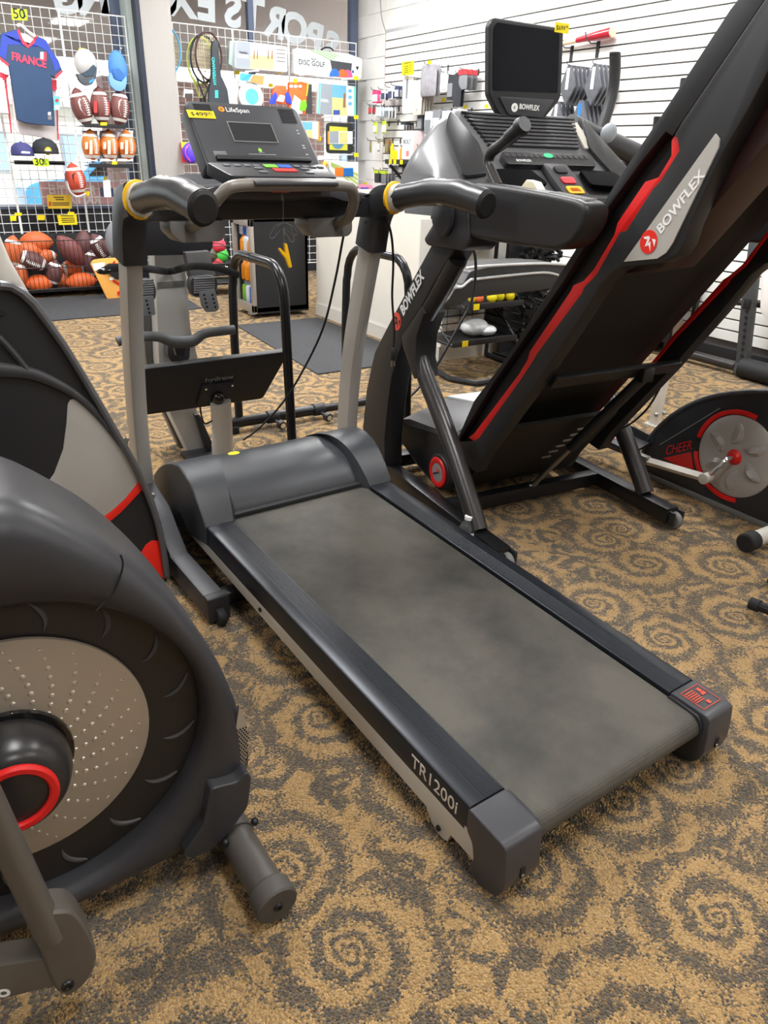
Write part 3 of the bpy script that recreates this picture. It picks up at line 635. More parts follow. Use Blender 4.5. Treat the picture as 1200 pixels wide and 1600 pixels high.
# running deck and belt side (faces away), underside tray
u0 = Ay[0] + dirD * .06; u1 = endA - dirD * .03
mb = MB(); q = [V(XA + .05, p.y, p.z) for p in (u0 - dn * -.004, u1 - dn * -.004, u1 + dn * .035, u0 + dn * .035)]
inn = dn if (By[9] - Ay[4]).dot(dn) > 0 else -dn
q = [V(XA + .05, p.y, p.z) for p in (u0 + inn * .004, u1 + inn * .004, u1 + inn * .035, u0 + inn * .035)]
mb.prism(q, (XB - XA - .10, 0, 0)); bp_(mb, 'running_deck', rubber)
wB = (By[11] - Ay[3]).dot(inn)                            # depth of the side band
q = [V(XA + .05, p.y, p.z) for p in (u0 + inn * .036, u1 + inn * .036, u1 + inn * .048, u0 + inn * .048)]
mb = MB(); mb.prism(q, (XB - XA - .19, 0, 0)); und = bp_(mb, 'underside_tray', trayblk)
q = [V(XA + .05, p.y, p.z) for p in (u0 - dirD * .14 + inn * (wB - .06), u0 + dirD * .26 + inn * (wB - .06), u0 + dirD * .26 + inn * (wB - .045), u0 - dirD * .14 + inn * (wB - .045))]
mb = MB(); mb.prism(q, (XB - XA - .15, 0, 0), .003); bp_(mb, 'belly_pan', trayblk)
# flat plate under the rear end, a red reflection put into its brown
pl = [QX(a, b, XA + .05) for a, b in [(1080, 345), (1130, 240), (1172, 165), (1215, 90)]]
q0 = u1 + inn * .06; 
ra = [V(XA + .05, p.y, p.z) for p in (Ay[3] + dirD * .06 + inn * (wB - .02), u1 + inn * (wB - .02), u1 + inn * (wB + .06), Ay[3] + dirD * .16 + inn * (wB + .06))]
mb = MB(); mb.prism(ra, (.12, 0, 0), .006); bp_(mb, 'rear_rest', M('red_reflection_brown', (48, 26, 24), .4))
# cross brace, gas strut, small silver vents
def deckpt(x, s, d): return V(x, (Ay[0] + dirD * s + inn * (wB + d)).y, (Ay[0] + dirD * s + inn * (wB + d)).z)
mb = MB(); mb.box(deckpt((XA + XB) / 2, .60, -.03), (XB - XA - .10, .02, .05), Matrix.Rotation(atan2(dirD.z, dirD.y) - pi / 2, 3, 'X'), bev=.003); bp_(mb, 'cross_brace', blacksteel)
g0 = V(.43, .27, .085)
top_ = deckpt(.52, .60, -.01)
dirg = (top_ - g0).normalized()
mb = MB(); mb.tube([g0, g0 + dirg * .34], .011, 12); bp_(mb, 'gas_strut_rod', steel)
mb = MB(); mb.tube([g0 + dirg * .26, top_], .020, 14); bp_(mb, 'gas_strut_body', black)
mb = MB(); mb.box(top_, (.05, .03, .05), bev=.006); bp_(mb, 'strut_bracket', blacksteel)
mb = MB(); mb.tube([g0 - V(.02, 0, 0), g0 + V(.02, 0, 0)], .007, 8); bp_(mb, 'pivot_bolt', steel)
for k in range(6):
    c = deckpt(.44 + .012 * k, .06 + k * .036, -.043)
    mb = MB(); mb.box(c, (.045, .004, .008), Matrix.Rotation(radians(0), 3, 'Z'), bev=.001); bp_(mb, 'vent_slot', steel, und)
# release cable on the right
c = [QX(a, b, XB + .01) for a, b in [(935, 676), (975, 668), (1010, 640), (1035, 600), (1056, 575)]]
mb = MB(); mb.tube(spline(c, 5), .004, 6); bp_(mb, 'release_cable', cordm)
# motor hood at the foot of the deck
HX0, HX1 = .085, .728
hq = [(.80, .20), (.79, .245), (.70, .275), (.50, .300), (.36, .318), (.33, .29), (.34, .16), (.38, .08), (.46, .06), (.60, .09), (.74, .14)]
hrise = [0, .02, .07, .085, .085, .07, 0, 0, 0, 0, 0]
def hring(x, k): return [V(x, a, b + r_ * k) for (a, b), r_ in zip(hq, hrise)]
mb = MB(); mb.loft([hring(HX0, 0), hring(HX0 + .02, .12), hring(HX0 + .17, 1), hring(HX1 - .17, 1), hring(HX1 - .02, .12), hring(HX1, 0)]); hd_ = bp_(mb, 'motor_hood', M('hood_grey', (84, 84, 87), .35))
mb = MB(); mb.prism(round_poly([V(HX0 - .003, a, b) for a, b in [(.79, .23), (.50, .28), (.36, .295), (.345, .20), (.38, .09), (.46, .068), (.60, .10), (.74, .15)]], .015), (.01, 0, 0), .002); bp_(mb, 'hood_side', black, hd_)
mb = MB(); mb.prism([V(HX0 + .18, .70, .345), V(HX1 - .16, .70, .345), V(HX1 - .16, .36, .402), V(HX0 + .18, .36, .402)], (0, .002, .012), .004); bp_(mb, 'hood_lid', M('lid_white', (206, 208, 208), .35), hd_, 'pale lid of the motor hood')
mb = MB()
for k in range(5): mb.box((HX0 + .05 + k * .004, .62 - k * .022, .286 + k * .003), (.07 - k * .012, .008, .006))
bp_(mb, 'hood_vent', inkblack, hd_, kind='stuff')
wc = V(XA - .02, *QX(685, 738, XA - .02)[1:])
mb = MB(); mb.lathe([(0, -.10), (.075, -.10), (.075, -.004), (.070, 0), (0, 0)], wc, (-1, 0, 0), 28); dw = bp_(mb, 'drive_wheel_cover', black)
mb = MB(); mb.lathe([(.038, .0), (.060, .0), (.063, .004), (.058, .008), (.044, .008), (.038, .005)], wc, (-1, 0, 0), 28); bp_(mb, 'red_ring', red, dw)
mb = MB(); mb.lathe([(0, 0), (.040, 0), (.038, .006), (0, .007)], wc, (-1, 0, 0), 28); bp_(mb, 'hub_disc', M('hub_grey', (150, 148, 146), .4, metal=.3), dw)
mb = MB(); c7 = wc - V(.0075, 0, 0); mb.prism([c7 + V(0, -.004 + .009 * cos(k * pi / 8), .012 + .009 * sin(k * pi / 8)) for k in range(16)], (-.0006, 0, 0)); bp_(mb, 'emblem', redp, dw)
mb = text_mb('BOWFLEX', c7 + V(0, .026, -.018), (0, -.9, .45), (0, .45, .9), .008, .0006, .02); bp_(mb, 'lettering', inkblack, dw)

# console: sloping shell with side pods
YC = 2.30
shell = [W(1.615, 2.10, 1.19), W(1.66, 2.16, 1.255), W(1.77, 2.42, 1.43), W(2.30, 2.42, 1.43), W(2.42, 2.16, 1.255), W(2.46, 2.10, 1.19)]
csil = M('console_grey', (104, 105, 107), .36, metal=.25)
mb = MB()
front = [W(1.60, 2.06, 1.13), W(2.45, 2.06, 1.13), W(2.45, 2.06, 1.20), W(2.40, 2.20, 1.28), W(2.34, 2.36, 1.405), W(2.22, 2.42, 1.435), W(1.83, 2.42, 1.435), W(1.71, 2.36, 1.405), W(1.65, 2.20, 1.28), W(1.60, 2.06, 1.20)]
ring0 = [W(1.61, 2.08, 1.12), W(1.61, 2.08, 1.20), W(1.61, 2.20, 1.26), W(1.61, 2.40, 1.26), W(1.61, 2.44, 1.15)]
def crs(x, lift):  # cross-section in Y-Z at x
    return [W(x, 2.07, 1.10), W(x, 2.06, 1.16), W(x, 2.10, 1.185), W(x, 2.16 + .0 * lift, 1.20 + .04 * lift), W(x, 2.26, 1.225 + .085 * lift), W(x, 2.38, 1.235 + .185 * lift), W(x, 2.42, 1.23 + .195 * lift), W(x, 2.455, 1.215 + .17 * lift), W(x, 2.47, 1.16), W(x, 2.42, 1.09)]
xs_ = [(1.60, .0), (1.635, .35), (1.70, .75), (1.78, 1.0), (1.9, 1.0), (2.15, 1.0), (2.27, 1.0), (2.35, .75), (2.42, .35), (2.455, 0)]
mb.loft([crs(x, l) for x, l in xs_]); cs = bp_(mb, 'console_shell', csil, angle=50)
# ribbed fan panel across the upper face
fa = W(2.025, 2.255, 1.305); fd = (W(0, 2.385, 1.425) - W(0, 2.255, 1.308)).normalized(); fn = V(0, -fd.z, fd.y)
mb = MB()
for k in range(9):
    b0 = .010 + .0175 * k; wdt = .20 + .006 * k
    mb.prism(round_poly([fa + V(-wdt + .02 * k * .2, 0, 0) + fd * b0, fa + V(wdt, 0, 0) + fd * b0, fa + V(wdt, 0, 0) + fd * (b0 + .010), fa + V(-wdt, 0, 0) + fd * (b0 + .010)], .003, 2), fn * .012, .002)
bp_(mb, 'fan_rib', darkgrey, cs, kind='stuff')
mb = MB(); mb.prism([fa + V(.225, 0, 0) + fd * .01, fa + V(.262, 0, 0) + fd * .01, fa + V(.255, 0, 0) + fd * .14, fa + V(.225, 0, 0) + fd * .14], fn * .010, .003); bp_(mb, 'side_strip', silver, cs)
# recessed pods at the sides
for sx in (-1, 1):
    pl = [W(2.025 + sx * a, y, z) for a, y, z in ((.375, 2.13, 1.215), (.27, 2.14, 1.225), (.24, 2.26, 1.315), (.29, 2.375, 1.415), (.335, 2.33, 1.36))]
    mb = MB(); mb.prism(round_poly(pl, .02), fn * .012, .003); bp_(mb, 'side_pod', satin, cs)
# key strip
ka = W(2.025, 2.165, 1.245)
mb = MB(); mb.prism(round_poly([ka + V(-.19, 0, 0), ka + V(.20, 0, 0), ka + V(.20, 0, 0) + fd * .055, ka + V(-.19, 0, 0) + fd * .055], .012), fn * .022, .004); ks = bp_(mb, 'key_strip', black, cs)
keyd = M('dark_round_key', (66, 66, 70), .4)
for k in range(15):
    if k in (7,): continue
    c = ka + V(-.172 + .0245 * k, 0, 0) + fd * .040 + fn * .0222
    mb = MB(); mb.lathe([(0, 0), (.0095, 0), (.009, .0015), (0, .002)], c, fn, 14); bp_(mb, 'round_key', keyd, ks)
mb = MB(); c = ka + fd * .040 + fn * .0222; mb.prism([c + V(.021 * cos(k * pi / 8), 0, 0) + fd * (.011 * sin(k * pi / 8)) for k in range(16)], fn * .003); bp_(mb, 'start_key', M('mint_key', (66, 196, 140), .4), ks, 'green start key')
mb = text_mb('BOWFLEX', ka + V(-.145, 0, 0) + fd * .012 + fn * .0223, (1, 0, 0), fd, .010, .0005, .01); bp_(mb, 'lettering', white, ks)
# pads blackened with the shade inside the cup wells; stop panel with safety key
for sx in (-1, 1):
    pl = [W(2.035 + sx * a, y, z) for a, y, z in ((.09, 2.062, 1.195), (.28, 2.062, 1.185), (.30, 2.10, 1.20), (.27, 2.155, 1.235), (.11, 2.155, 1.24))]
    mb = MB(); mb.prism(round_poly(pl, .02), (0, -.008, .010), .002); w1 = bp_(mb, 'cup_well', M('well_shade_black', (8, 8, 9), .9, spec=.1), cs)
cp0 = W(2.04, 2.04, 1.165)
mb = MB(); mb.prism(round_poly([cp0 + V(-.035, 0, -.02), cp0 + V(.075, 0, -.02), cp0 + V(.050, .13, .085), cp0 + V(-.055, .13, .085)], .012), (0, -.012, .018), .004); sp_ = bp_(mb, 'stop_panel', darkgrey, cs)
def onp(a, b): return cp0 + V(-.035 + a - .02 * b / .13, b, -.02 + b * .105 / .13) + V(0, -.012, .019)
for nm, a, b, w_, h_, m in (('speaker_slot', .03, .088, .05, .024, inkblack), ('stop_key', .028, .050, .055, .022, M('coral_key', (228, 60, 70), .4)), ('safety_key_base', .022, .012, .066, .026, yellow), ('safety_key', .032, .017, .046, .016, red)):
    mb = MB(); mb.prism(round_poly([onp(a, b), onp(a + w_, b), onp(a + w_, b + h_), onp(a, b + h_)], .008), (0, -.003, .0045), .001); bp_(mb, nm, m, sp_)
# switch on the left handrail and short grab bar
c = QX(825, 297, .0)
mb = MB(); mb.prism([c + V(0, .05, -.006), c + V(0, -.06, -.012), c + V(0, -.02, .022), c + V(0, .015, .026)], (.03, 0, 0), .005); bp_(mb, 'rocker_switch', M('cream_plastic', (214, 206, 178), .5), BF)
gb = [QX(a, b, .06) for a, b in [(778, 292), (770, 275), (763, 255), (768, 238), (786, 224), (806, 206)]]
mb = MB(); mb.tube(spline(gb, 5), .017, 14); gb_ = bp_(mb, 'grab_bar', tube_m)
e1 = (gb[-1] - gb[-2]).normalized(); mb = MB(); mb.tube([gb[-1] - e1 * .035, gb[-1] + e1 * .02], .021, 16); mb.tube([gb[-1] + e1 * .02, gb[-1] + e1 * .03, gb[-1] + e1 * .045], [.026, .027, .022], 16); bp_(mb, 'bar_cap', black, gb_)
# tablet screen on its stalk
SP = [(765, 38), (772, 27), (868, 42), (881, 48), (877, 150), (872, 160), (852, 184), (842, 191), (790, 186), (778, 176), (764, 148)]
YS = .56
scr = [QY(a, b, YS) for a, b in SP]
mb = MB(); mb.prism(round_poly(scr, .012), (0, .03, 0), .006, 3); ts = bp_(mb, 'tablet_screen', black, angle=40)
pn = [QY(a, b, YS - .0008) for a, b in [(771, 44), (776, 35), (866, 48), (874, 54), (871, 145), (770, 141)]]
mb = MB(); mb.prism(round_poly(pn, .006), (0, -.0012, 0)); bp_(mb, 'screen_glass', M('dark_glass', (6, 9, 20), .06, spec=.22), ts)
pn = [QY(a, b, YS - .0008) for a, b in [(779, 151), (866, 156), (846, 184), (793, 179)]]
mb = MB(); mb.prism(round_poly(pn, .008), (0, -.004, 0), .0015); bp_(mb, 'chin_panel', darkgrey, ts)
o = QY(811, 170, YS - .006); mb = text_mb('BOWFLEX', o, QY(842, 173, YS - .006) - o, V(0, 0, 1), .017, .0008, .025, width=(QY(842, 173, YS - .006) - o).length); bp_(mb, 'lettering', white, ts)
ec = QY(804, 168, YS - .005); e = emblem(ec, V(1, 0, 0), V(0, 0, 1), white, ts, .014, V(0, -1, 0))
mb = MB(); mb.prism([ec + V(-.006, -.0012, .006), ec + V(.004, -.0012, .003), ec + V(-.002, -.0012, 0), ec + V(.005, -.0012, -.006), ec + V(-.007, -.0012, -.001), ec + V(.0, -.0012, .002)], (0, -.0005, 0)); bp_(mb, 'emblem_figure', inkblack, ts)
mb = MB(); mb.tube([W(2.025, 2.405, 1.46), W(2.025, 2.44, 1.42), W(2.025, 2.45, 1.36)], .028, 12); bp_(mb, 'screen_stalk', black)
o = QY(866, 50, YS - .002); price(None, '$699', o, QY(886, 53, YS - .002) - o, V(0, 0, 1), .062, .030, BF)
# ------------------------------------------------------------------ elliptical trainer at the lower left: dotted silver disc
E1 = thing('elliptical_trainer', 'black elliptical trainer with a dimpled silver disc and red ringed crank hub', 'elliptical', (-.1, 1.15, 0))
def cyl_ring(cx, cz, r, y, n=72): return [V(cx + r * cos(2 * pi * k / n), y, cz + r * sin(2 * pi * k / n)) for k in range(n)]
out_px = [(0, 787), (60, 802), (120, 830), (187, 868), (250, 920), (300, 975), (340, 1030), (368, 1085), (388, 1140), (397, 1180), (393, 1215), (372, 1262), (315, 1325), (285, 1342), (230, 1368), (100, 1428)]
YE = 1.025
op = [PY(a, b, YE) for a, b in out_px]
op = [V(p.x, YE, max(p.z, .045)) for p in op] + [V(-.22, YE, .045), V(-.42, YE, .07), V(-.62, YE, .16), V(-.70, YE, .34), V(-.66, YE, .58), V(-.50, YE, .78), V(-.30, YE, .86), V(-.17, YE, .875)]
op = spline(op, 4, closed=True)
RCX, RCZ = .004, .385
def hit(a):
    d = (cos(a), sin(a)); best = 0.3
    for i in range(len(op)):
        p, q = op[i - 1], op[i]; ex, ez = q.x - p.x, q.z - p.z; den = d[0] * ez - d[1] * ex
        if abs(den) < 1e-9: continue
        t = ((p.x - RCX) * ez - (p.z - RCZ) * ex) / den; s_ = ((p.x - RCX) * d[1] - (p.z - RCZ) * d[0]) / den
        if 0 <= s_ <= 1 and t > 0: best = max(best, t)
    return best
NA = 96; angs = [2 * pi * k / NA for k in range(NA)]; ro = [max(hit(a), .30) for a in angs]
def ringat(k, y):  # k: 0 at the recess edge, 1 at the outline
    return [V(RCX + (.291 + (r - .291) * k) * cos(a), y, RCZ + (.291 + (r - .291) * k) * sin(a)) for a, r in zip(angs, ro)]
shroud = M('shroud_charcoal', (54, 54, 57), .36, bump=.05, bscale=1300)
mb = MB(); mb.loft([ringat(0, 1.075), ringat(.02, 1.034), ringat(.10, 1.022), ringat(.35, 1.012), ringat(.7, 1.016), ringat(.92, 1.032), ringat(1.0, 1.065), ringat(1.0, 1.24), ringat(.9, 1.29), ringat(.3, 1.30), ringat(0, 1.30)], closed=True); sh_ = part(mb, 'shroud_rim', shroud, E1, angle=60)
mb = MB(); seam = [PY(a, b, 1.0125) for a, b in [(188, 866), (192, 880), (188, 900), (175, 928), (150, 955)]]
mb.tube(spline(seam, 4), .0016, 6); part(mb, 'cover_seam', inkblack, sh_)
mb = MB(); mb.lathe([(0, 0), (.29, 0), (.291, .02), (0, .02)], (RCX, 1.080, RCZ), (0, -1, 0), 72); rec = part(mb, 'recess_ring', M('recess_black', (40, 37, 36), .42), E1)
for k in range(16):
    a0 = 2 * pi * k / 16 + .1; pts = []
    for j in range(7):
        t = j / 6; r = .232 + .052 * t; a = a0 + .16 * t * t - .05 * t; pts.append(V(RCX + r * cos(a), 1.0595, RCZ + r * sin(a)))
    mb = MB(); mb.tube(pts, [.001, .003, .0042, .0045, .0045, .004, .002], 6); part(mb, 'curved_fin', M('fin_grey_edge', (78, 76, 76), .35), rec)
DCX, DCZ = -.0105, .397
mb = MB(); mb.lathe([(0, .012), (.10, .011), (.19, .006), (.2155, .001), (.2165, -.004), (0, -.004)], (DCX, 1.052, DCZ), (0, -1, 0), 72); dsc = part(mb, 'silver_disc', M('champagne_silver', (176, 166, 152), .36, metal=.45, var=.02), E1, 'dimpled silver disc')
mb = MB()
for arm in range(24):
    for j in range(9):
        r = .078 + .0150 * j; a = 2 * pi * arm / 24 + .055 * j + .25
        if r > .208: continue
        s_ = .0056 - .0002 * j; y = 1.052 - .011 + .010 * max(0, (r - .10) / .12) ** 2
        mb.lathe([(0, .0016), (s_ * .6, .0012), (s_, -.001)], (DCX + r * cos(a), y, DCZ + r * sin(a)), (0, -1, 0), 8)
part(mb, 'dimple', M('dimple_silver', (214, 206, 194), .2, metal=.7), dsc, kind='stuff')
# crank hub, arm and red ring
HX, HZ = -.02, .397
mb = MB(); mb.lathe([(0, 0), (.092, 0), (.095, .004), (.094, .012), (.0, .012)], (HX + .005, 1.043, HZ + .005), (0, -1, 0), 40); part(mb, 'hub_plate', gloss_black, E1)
mb = MB(); mb.lathe([(.088, 0), (.092, .012), (.090, .035), (.082, .058), (.072, .072), (.058, .078), (0, .078)], (HX, 1.036, HZ), (0, -1, 0), 40); hb = part(mb, 'crank_hub', M('hub_satin', (44, 42, 42), .28), E1)
mb = MB(); mb.lathe([(.047, 0), (.062, 0), (.062, .004), (.058, .008), (.050, .008), (.047, .005)], (HX, .959, HZ), (0, -1, 0), 40); part(mb, 'red_ring', red, hb)
mb = MB(); mb.tube([V(HX, 1.0, HZ), V(HX - .06, .985, HZ + .08), V(HX - .16, .975, HZ + .20)], [.05, .052, .050], 20, [.03, .034, .032], up=(0, 1, 0)); part(mb, 'crank_arm', M('hub_satin'), E1)
# perforated vent and lug over the stabiliser
vp = [PY(a, b, 1.030) for a, b in [(370, 1098), (381, 1120), (385, 1150), (380, 1185), (366, 1210), (344, 1226), (350, 1195), (362, 1150)]]
mb = MB(); mb.prism([p + V(0, -.012, 0) for p in vp], (0, .008, 0)); vt = part(mb, 'vent_mesh', M('vent_silver', (190, 186, 180), .3, metal=.6), E1, 'perforated silver vent')
mb = MB()
def inside(p, poly):
    c = False
    for i in range(len(poly)):
        a, b = poly[i - 1], poly[i]
        if (a.z > p.z) != (b.z > p.z) and p.x < (b.x - a.x) * (p.z - a.z) / (b.z - a.z + 1e-9) + a.x: c = not c
    return c
x0v = min(p.x for p in vp); z0v = min(p.z for p in vp)
for i in range(14):
    for j in range(24):
        p = V(x0v + i * .0058 + (.0029 if j % 2 else 0), 1.0175, z0v + j * .0055)
        if inside(p, vp): mb.lathe([(0, .0006), (.0019, .0006), (.0019, -.0004)], p, (0, -1, 0), 6)
part(mb, 'vent_hole', inkblack, vt, kind='stuff')
mb = MB(); lug = [PY(a, b, .99) for a, b in [(330, 1232), (372, 1222), (386, 1205), (394, 1215), (388, 1262), (360, 1300), (330, 1330), (300, 1343), (285, 1338), (318, 1290)]]
mb.prism(round_poly(lug, .01), (0, .10, 0), .012, 3); part(mb, 'foot_lug', shroud, E1)
# stabiliser tube with end cap
s0, s1 = V(.322, 1.09, .062), V(.336, .845, .050)
mb = MB(); mb.tube([s0, s1], .0335, 20); stb = part(mb, 'stabiliser_tube', M('warm_dark_grey', (86, 82, 78), .42, metal=.2), E1)
sd_ = (s1 - s0).normalized()
mb = MB(); mb.tube([s1 - sd_ * .028, s1 - sd_ * .024, s1 + sd_ * .008, s1 + sd_ * .012], [.038, .041, .041, .038], 24); part(mb, 'end_cap', M('cap_grey', (74, 70, 66), .6), stb)
mb = MB(); mb.lathe([(0, 0), (.009, 0), (.008, .004), (.004, .004), (.004, .001), (0, .001)], s1 + sd_ * .012, sd_, 12); part(mb, 'cap_screw', inkblack, stb)
mb = MB(); mb.tube([s0 + sd_ * .05, s0 + sd_ * .085], .037, 20); part(mb, 'collar', M('warm_dark_grey'), stb)
for q in ((398, 1284), (352, 1317)):
    c = PY(*q, .985); mb = MB(); mb.ell(c, (.008, .008, .008), 10, 6); part(mb, 'bolt', blacksteel, stb)
c = PY(263, 1337, 1.018); mb = MB(); mb.lathe([(0, 0), (.006, 0), (.005, .002), (0, .002)], c, (0, -1, 0), 10); part(mb, 'screw_hole', inkblack, E1)
# lower link: tube, teardrop pivot cover, foot bar
warmgrey = M('warm_mid_grey', (98, 93, 87), .38, metal=.25)
l0, l1 = PY(-30, 1230, .86), PY(80, 1462, .86)
mb = MB(); mb.tube([l0 + (l0 - l1) * .5, l1], .021, 16); part(mb, 'link_tube', warmgrey, E1)
pc = [PY(a, b, .845) for a, b in [(66, 1432), (90, 1425), (118, 1428), (142, 1462), (152, 1498), (140, 1532), (112, 1556), (90, 1552), (74, 1520), (60, 1478), (56, 1455)]]
mb = MB(); mb.prism(spline(pc, 3, closed=True), (0, .05, 0), .010, 3); pv = part(mb, 'pivot_cover', warmgrey, E1)
c = PY(106, 1540, .8445); mb = MB(); mb.lathe([(0, 0), (.010, 0), (.009, .003), (.005, .003), (.004, .001), (0, .001)], c, (0, -1, 0), 12); part(mb, 'pivot_bolt', blacksteel, pv)
fb_ = [PY(a, b, .85) for a, b in [(-60, 1520), (90, 1496), (96, 1540), (-60, 1578)]]
mb = MB(); mb.prism(fb_, (0, .045, 0), .006); ft_ = part(mb, 'foot_bar', warmgrey, E1)
o = PY(-4, 1559, .8492); mb = text_mb('o', o, PY(30, 1552, .8492) - o, V(0, 0, 1), .026, .0008, .02); part(mb, 'lettering', white, ft_)
# rest of the machine, mostly outside the photograph: mast and rear stabiliser
mb = MB(); mb.tube(spline([V(-.42, 1.16, .6), V(-.50, 1.16, .95), V(-.62, 1.16, 1.4)], 4), .04, 14); part(mb, 'mast', warmgrey, E1)
mb = MB(); mb.tube([V(-.55, .86, .05), V(-.55, 1.45, .05)], .0335, 16); part(mb, 'stabiliser_tube', warmgrey, E1)

# ------------------------------------------------------------------ second elliptical behind it: grey, black and red side panel
E2 = thing('elliptical_trainer', 'elliptical trainer with grey, black and red side panels behind the dimpled disc one', 'elliptical', (.1, 2.15, 0))
Y2 = 2.06
o2 = [(0, 446), (18, 448), (35, 458), (52, 474), (75, 505), (100, 540), (125, 580), (150, 622), (170, 657), (185, 683), (200, 707), (215, 735), (228, 765), (238, 790), (246, 815), (254, 850), (261, 900)]
p2 = [PY(a, b, Y2) for a, b in o2]
p2 = p2 + [V(p2[-1].x, Y2, .03), V(-.45, Y2, .03), V(-.5, Y2, .5), V(-.35, Y2, .85), V(-.05, Y2, 1.02)]
blk2 = M('panel_black', (34, 34, 36), .4)
mb = MB(); mb.prism(p2, (0, .22, 0), .008, 3); bd = part(mb, 'body', blk2, E2)
rim = [PY(a, b, Y2 - .012) for a, b in o2]
mb = MB(); mb.tube(rim, [.012] * 4 + [.010] * (len(rim) - 4), 8); part(mb, 'edge_rim', M('rim_grey', (92, 92, 94), .32, metal=.3), E2)
def panel(px, y, d, mat, nm, par=E2, sm=True, lab=None, bev=.0015):
    P_ = [PY(a, b, y) for a, b in px]; mb = MB(); mb.prism(P_, (0, d, 0), bev); return part(mb, nm, mat, par, lab)
gy = [(106, 632), (110, 625), (122, 623), (135, 631), (160, 652), (185, 681), (200, 703), (212, 727), (220, 746), (212, 759), (195, 780), (175, 798), (150, 816), (126, 831), (100, 838), (60, 830), (20, 812), (36, 797), (60, 775), (85, 740), (99, 702), (104, 662)]
panel(gy, Y2 - .004, .006, M('panel_grey', (172, 168, 162), .4, metal=.15), 'grey_panel')
rd = [(220, 746), (228, 763), (222, 766), (190, 800), (165, 821), (140, 838), (126, 831), (150, 816), (175, 798), (195, 780), (212, 759)]
panel(rd, Y2 - .004, .006, M('bright_red_film', (230, 40, 28), .4), 'red_stripe', lab='curved red stripe')
rt = [(214, 876), (228, 852), (238, 845), (249, 846), (254, 868), (258, 905), (240, 893)]
panel(rt, Y2 - .004, .006, M('bright_red_film'), 'red_corner', lab='red corner flash')
ar = spline([PY(a, b, Y2 - .004) for a, b in [(-30, 575), (0, 578), (45, 583), (85, 598), (125, 622), (160, 657), (190, 697)]], 4)
mb = MB(); mb.tube(ar, [.022 - .016 * i / (len(ar) - 1) for i in range(len(ar))], 10, [.012] * len(ar), up=(0, 1, 0)); part(mb, 'raised_rib', M('rib_charcoal', (58, 58, 60), .36), E2)
ar = [PY(a, b, Y2 - .006) for a, b in [(-30, 505), (0, 528), (22, 552), (46, 582)]]
mb = MB(); mb.tube(ar, .008, 8); part(mb, 'raised_rib', M('rib_charcoal'), E2)
c = PY(2, 489, Y2 - .001); mb = MB(); mb.lathe([(0, 0), (.008, 0), (.007, .003), (0, .003)], c, (0, -1, 0), 10); part(mb, 'screw_hole', inkblack, E2)
for q in ((196, 692), (237, 779)):
    c = PY(*q, Y2 - .012); mb = MB(); mb.box(c, (.012, .01, .034), Matrix.Rotation(radians(28), 3, 'Y'), bev=.002); part(mb, 'trim_clip', steel, E2)
mb = MB(); mb.tube([PY(-60, 300, Y2 + .1), PY(-10, 415, Y2 + .1), PY(40, 500, Y2 + .1)], .042, 16); part(mb, 'mast', silver, E2)
mb = MB(); mb.tube([V(-.42, 1.95, .05), V(-.42, 2.5, .05)], .035, 12); part(mb, 'stabiliser_tube', blacksteel, E2)

# ------------------------------------------------------------------ small elliptical with the flower disc, right
E3 = thing('elliptical_trainer', 'small black elliptical with a silver petal disc and red CHEER lettering', 'elliptical', (2.75, 1.6, 0))
X3 = 2.66
o3 = [(1003, 742), (1004, 712), (1012, 690), (1030, 667), (1060, 643), (1100, 624), (1140, 616), (1175, 613)]
p3 = [PX(a, b, X3) for a, b in o3]; p3 = [V(X3, p.y, max(p.z, .02)) for p in p3]
p3 = spline(p3, 3) + [V(X3, 1.42, .53), V(X3, 1.25, .53), V(X3, 1.10, .45), V(X3, 1.02, .30), V(X3, 1.02, .02)]
mb = MB(); mb.prism(p3, (.16, 0, 0), .010, 3); b3 = part(mb, 'shroud', satin, E3)
mb = MB(); mb.tube([V(p.x + .004, p.y, p.z) for p in p3[2:-2]], .012, 8); part(mb, 'shroud_edge', M('edge_black', (50, 52, 56), .25), E3)
mb = MB(); mb.box((X3 + .02, 1.5, .012), (.06, .98, .022), bev=.004); part(mb, 'floor_rail', M('rail_grey', (120, 118, 114), .4, metal=.3), E3)
dc = V(X3, 1.5464, .2363)
def disc3(r0, r1, a0, a1, d0, d1, n=24):
    full = abs(a1 - a0 - 2 * pi) < 1e-3
    P_ = [dc + V(-d0, r1 * cos(a0 + (a1 - a0) * k / n), r1 * sin(a0 + (a1 - a0) * k / n)) for k in range(n + (0 if full else 1))]
    if r0 > 0: P_ += [dc + V(-d0, r0 * cos(a0 + (a1 - a0) * k / n), r0 * sin(a0 + (a1 - a0) * k / n)) for k in range(n, -1, -1)]
    m_ = MB(); m_.prism(P_, (-(d1 - d0), 0, 0), .0015); return m_
for a0, a1 in ((radians(8), radians(104)), (radians(-104), radians(-12)), (radians(128), radians(178))):
    part(disc3(.170, .188, a0, a1, -.002, .008), 'red_arc', red, E3, 'red arc around the disc')
mb = MB(); mb.lathe([(0, .014), (.10, .013), (.155, .010), (.166, .004), (.166, -.002), (0, -.002)], dc, (-1, 0, 0), 48); d3 = part(mb, 'petal_disc', M('disc_silver', (176, 172, 168), .34, metal=.15), E3)
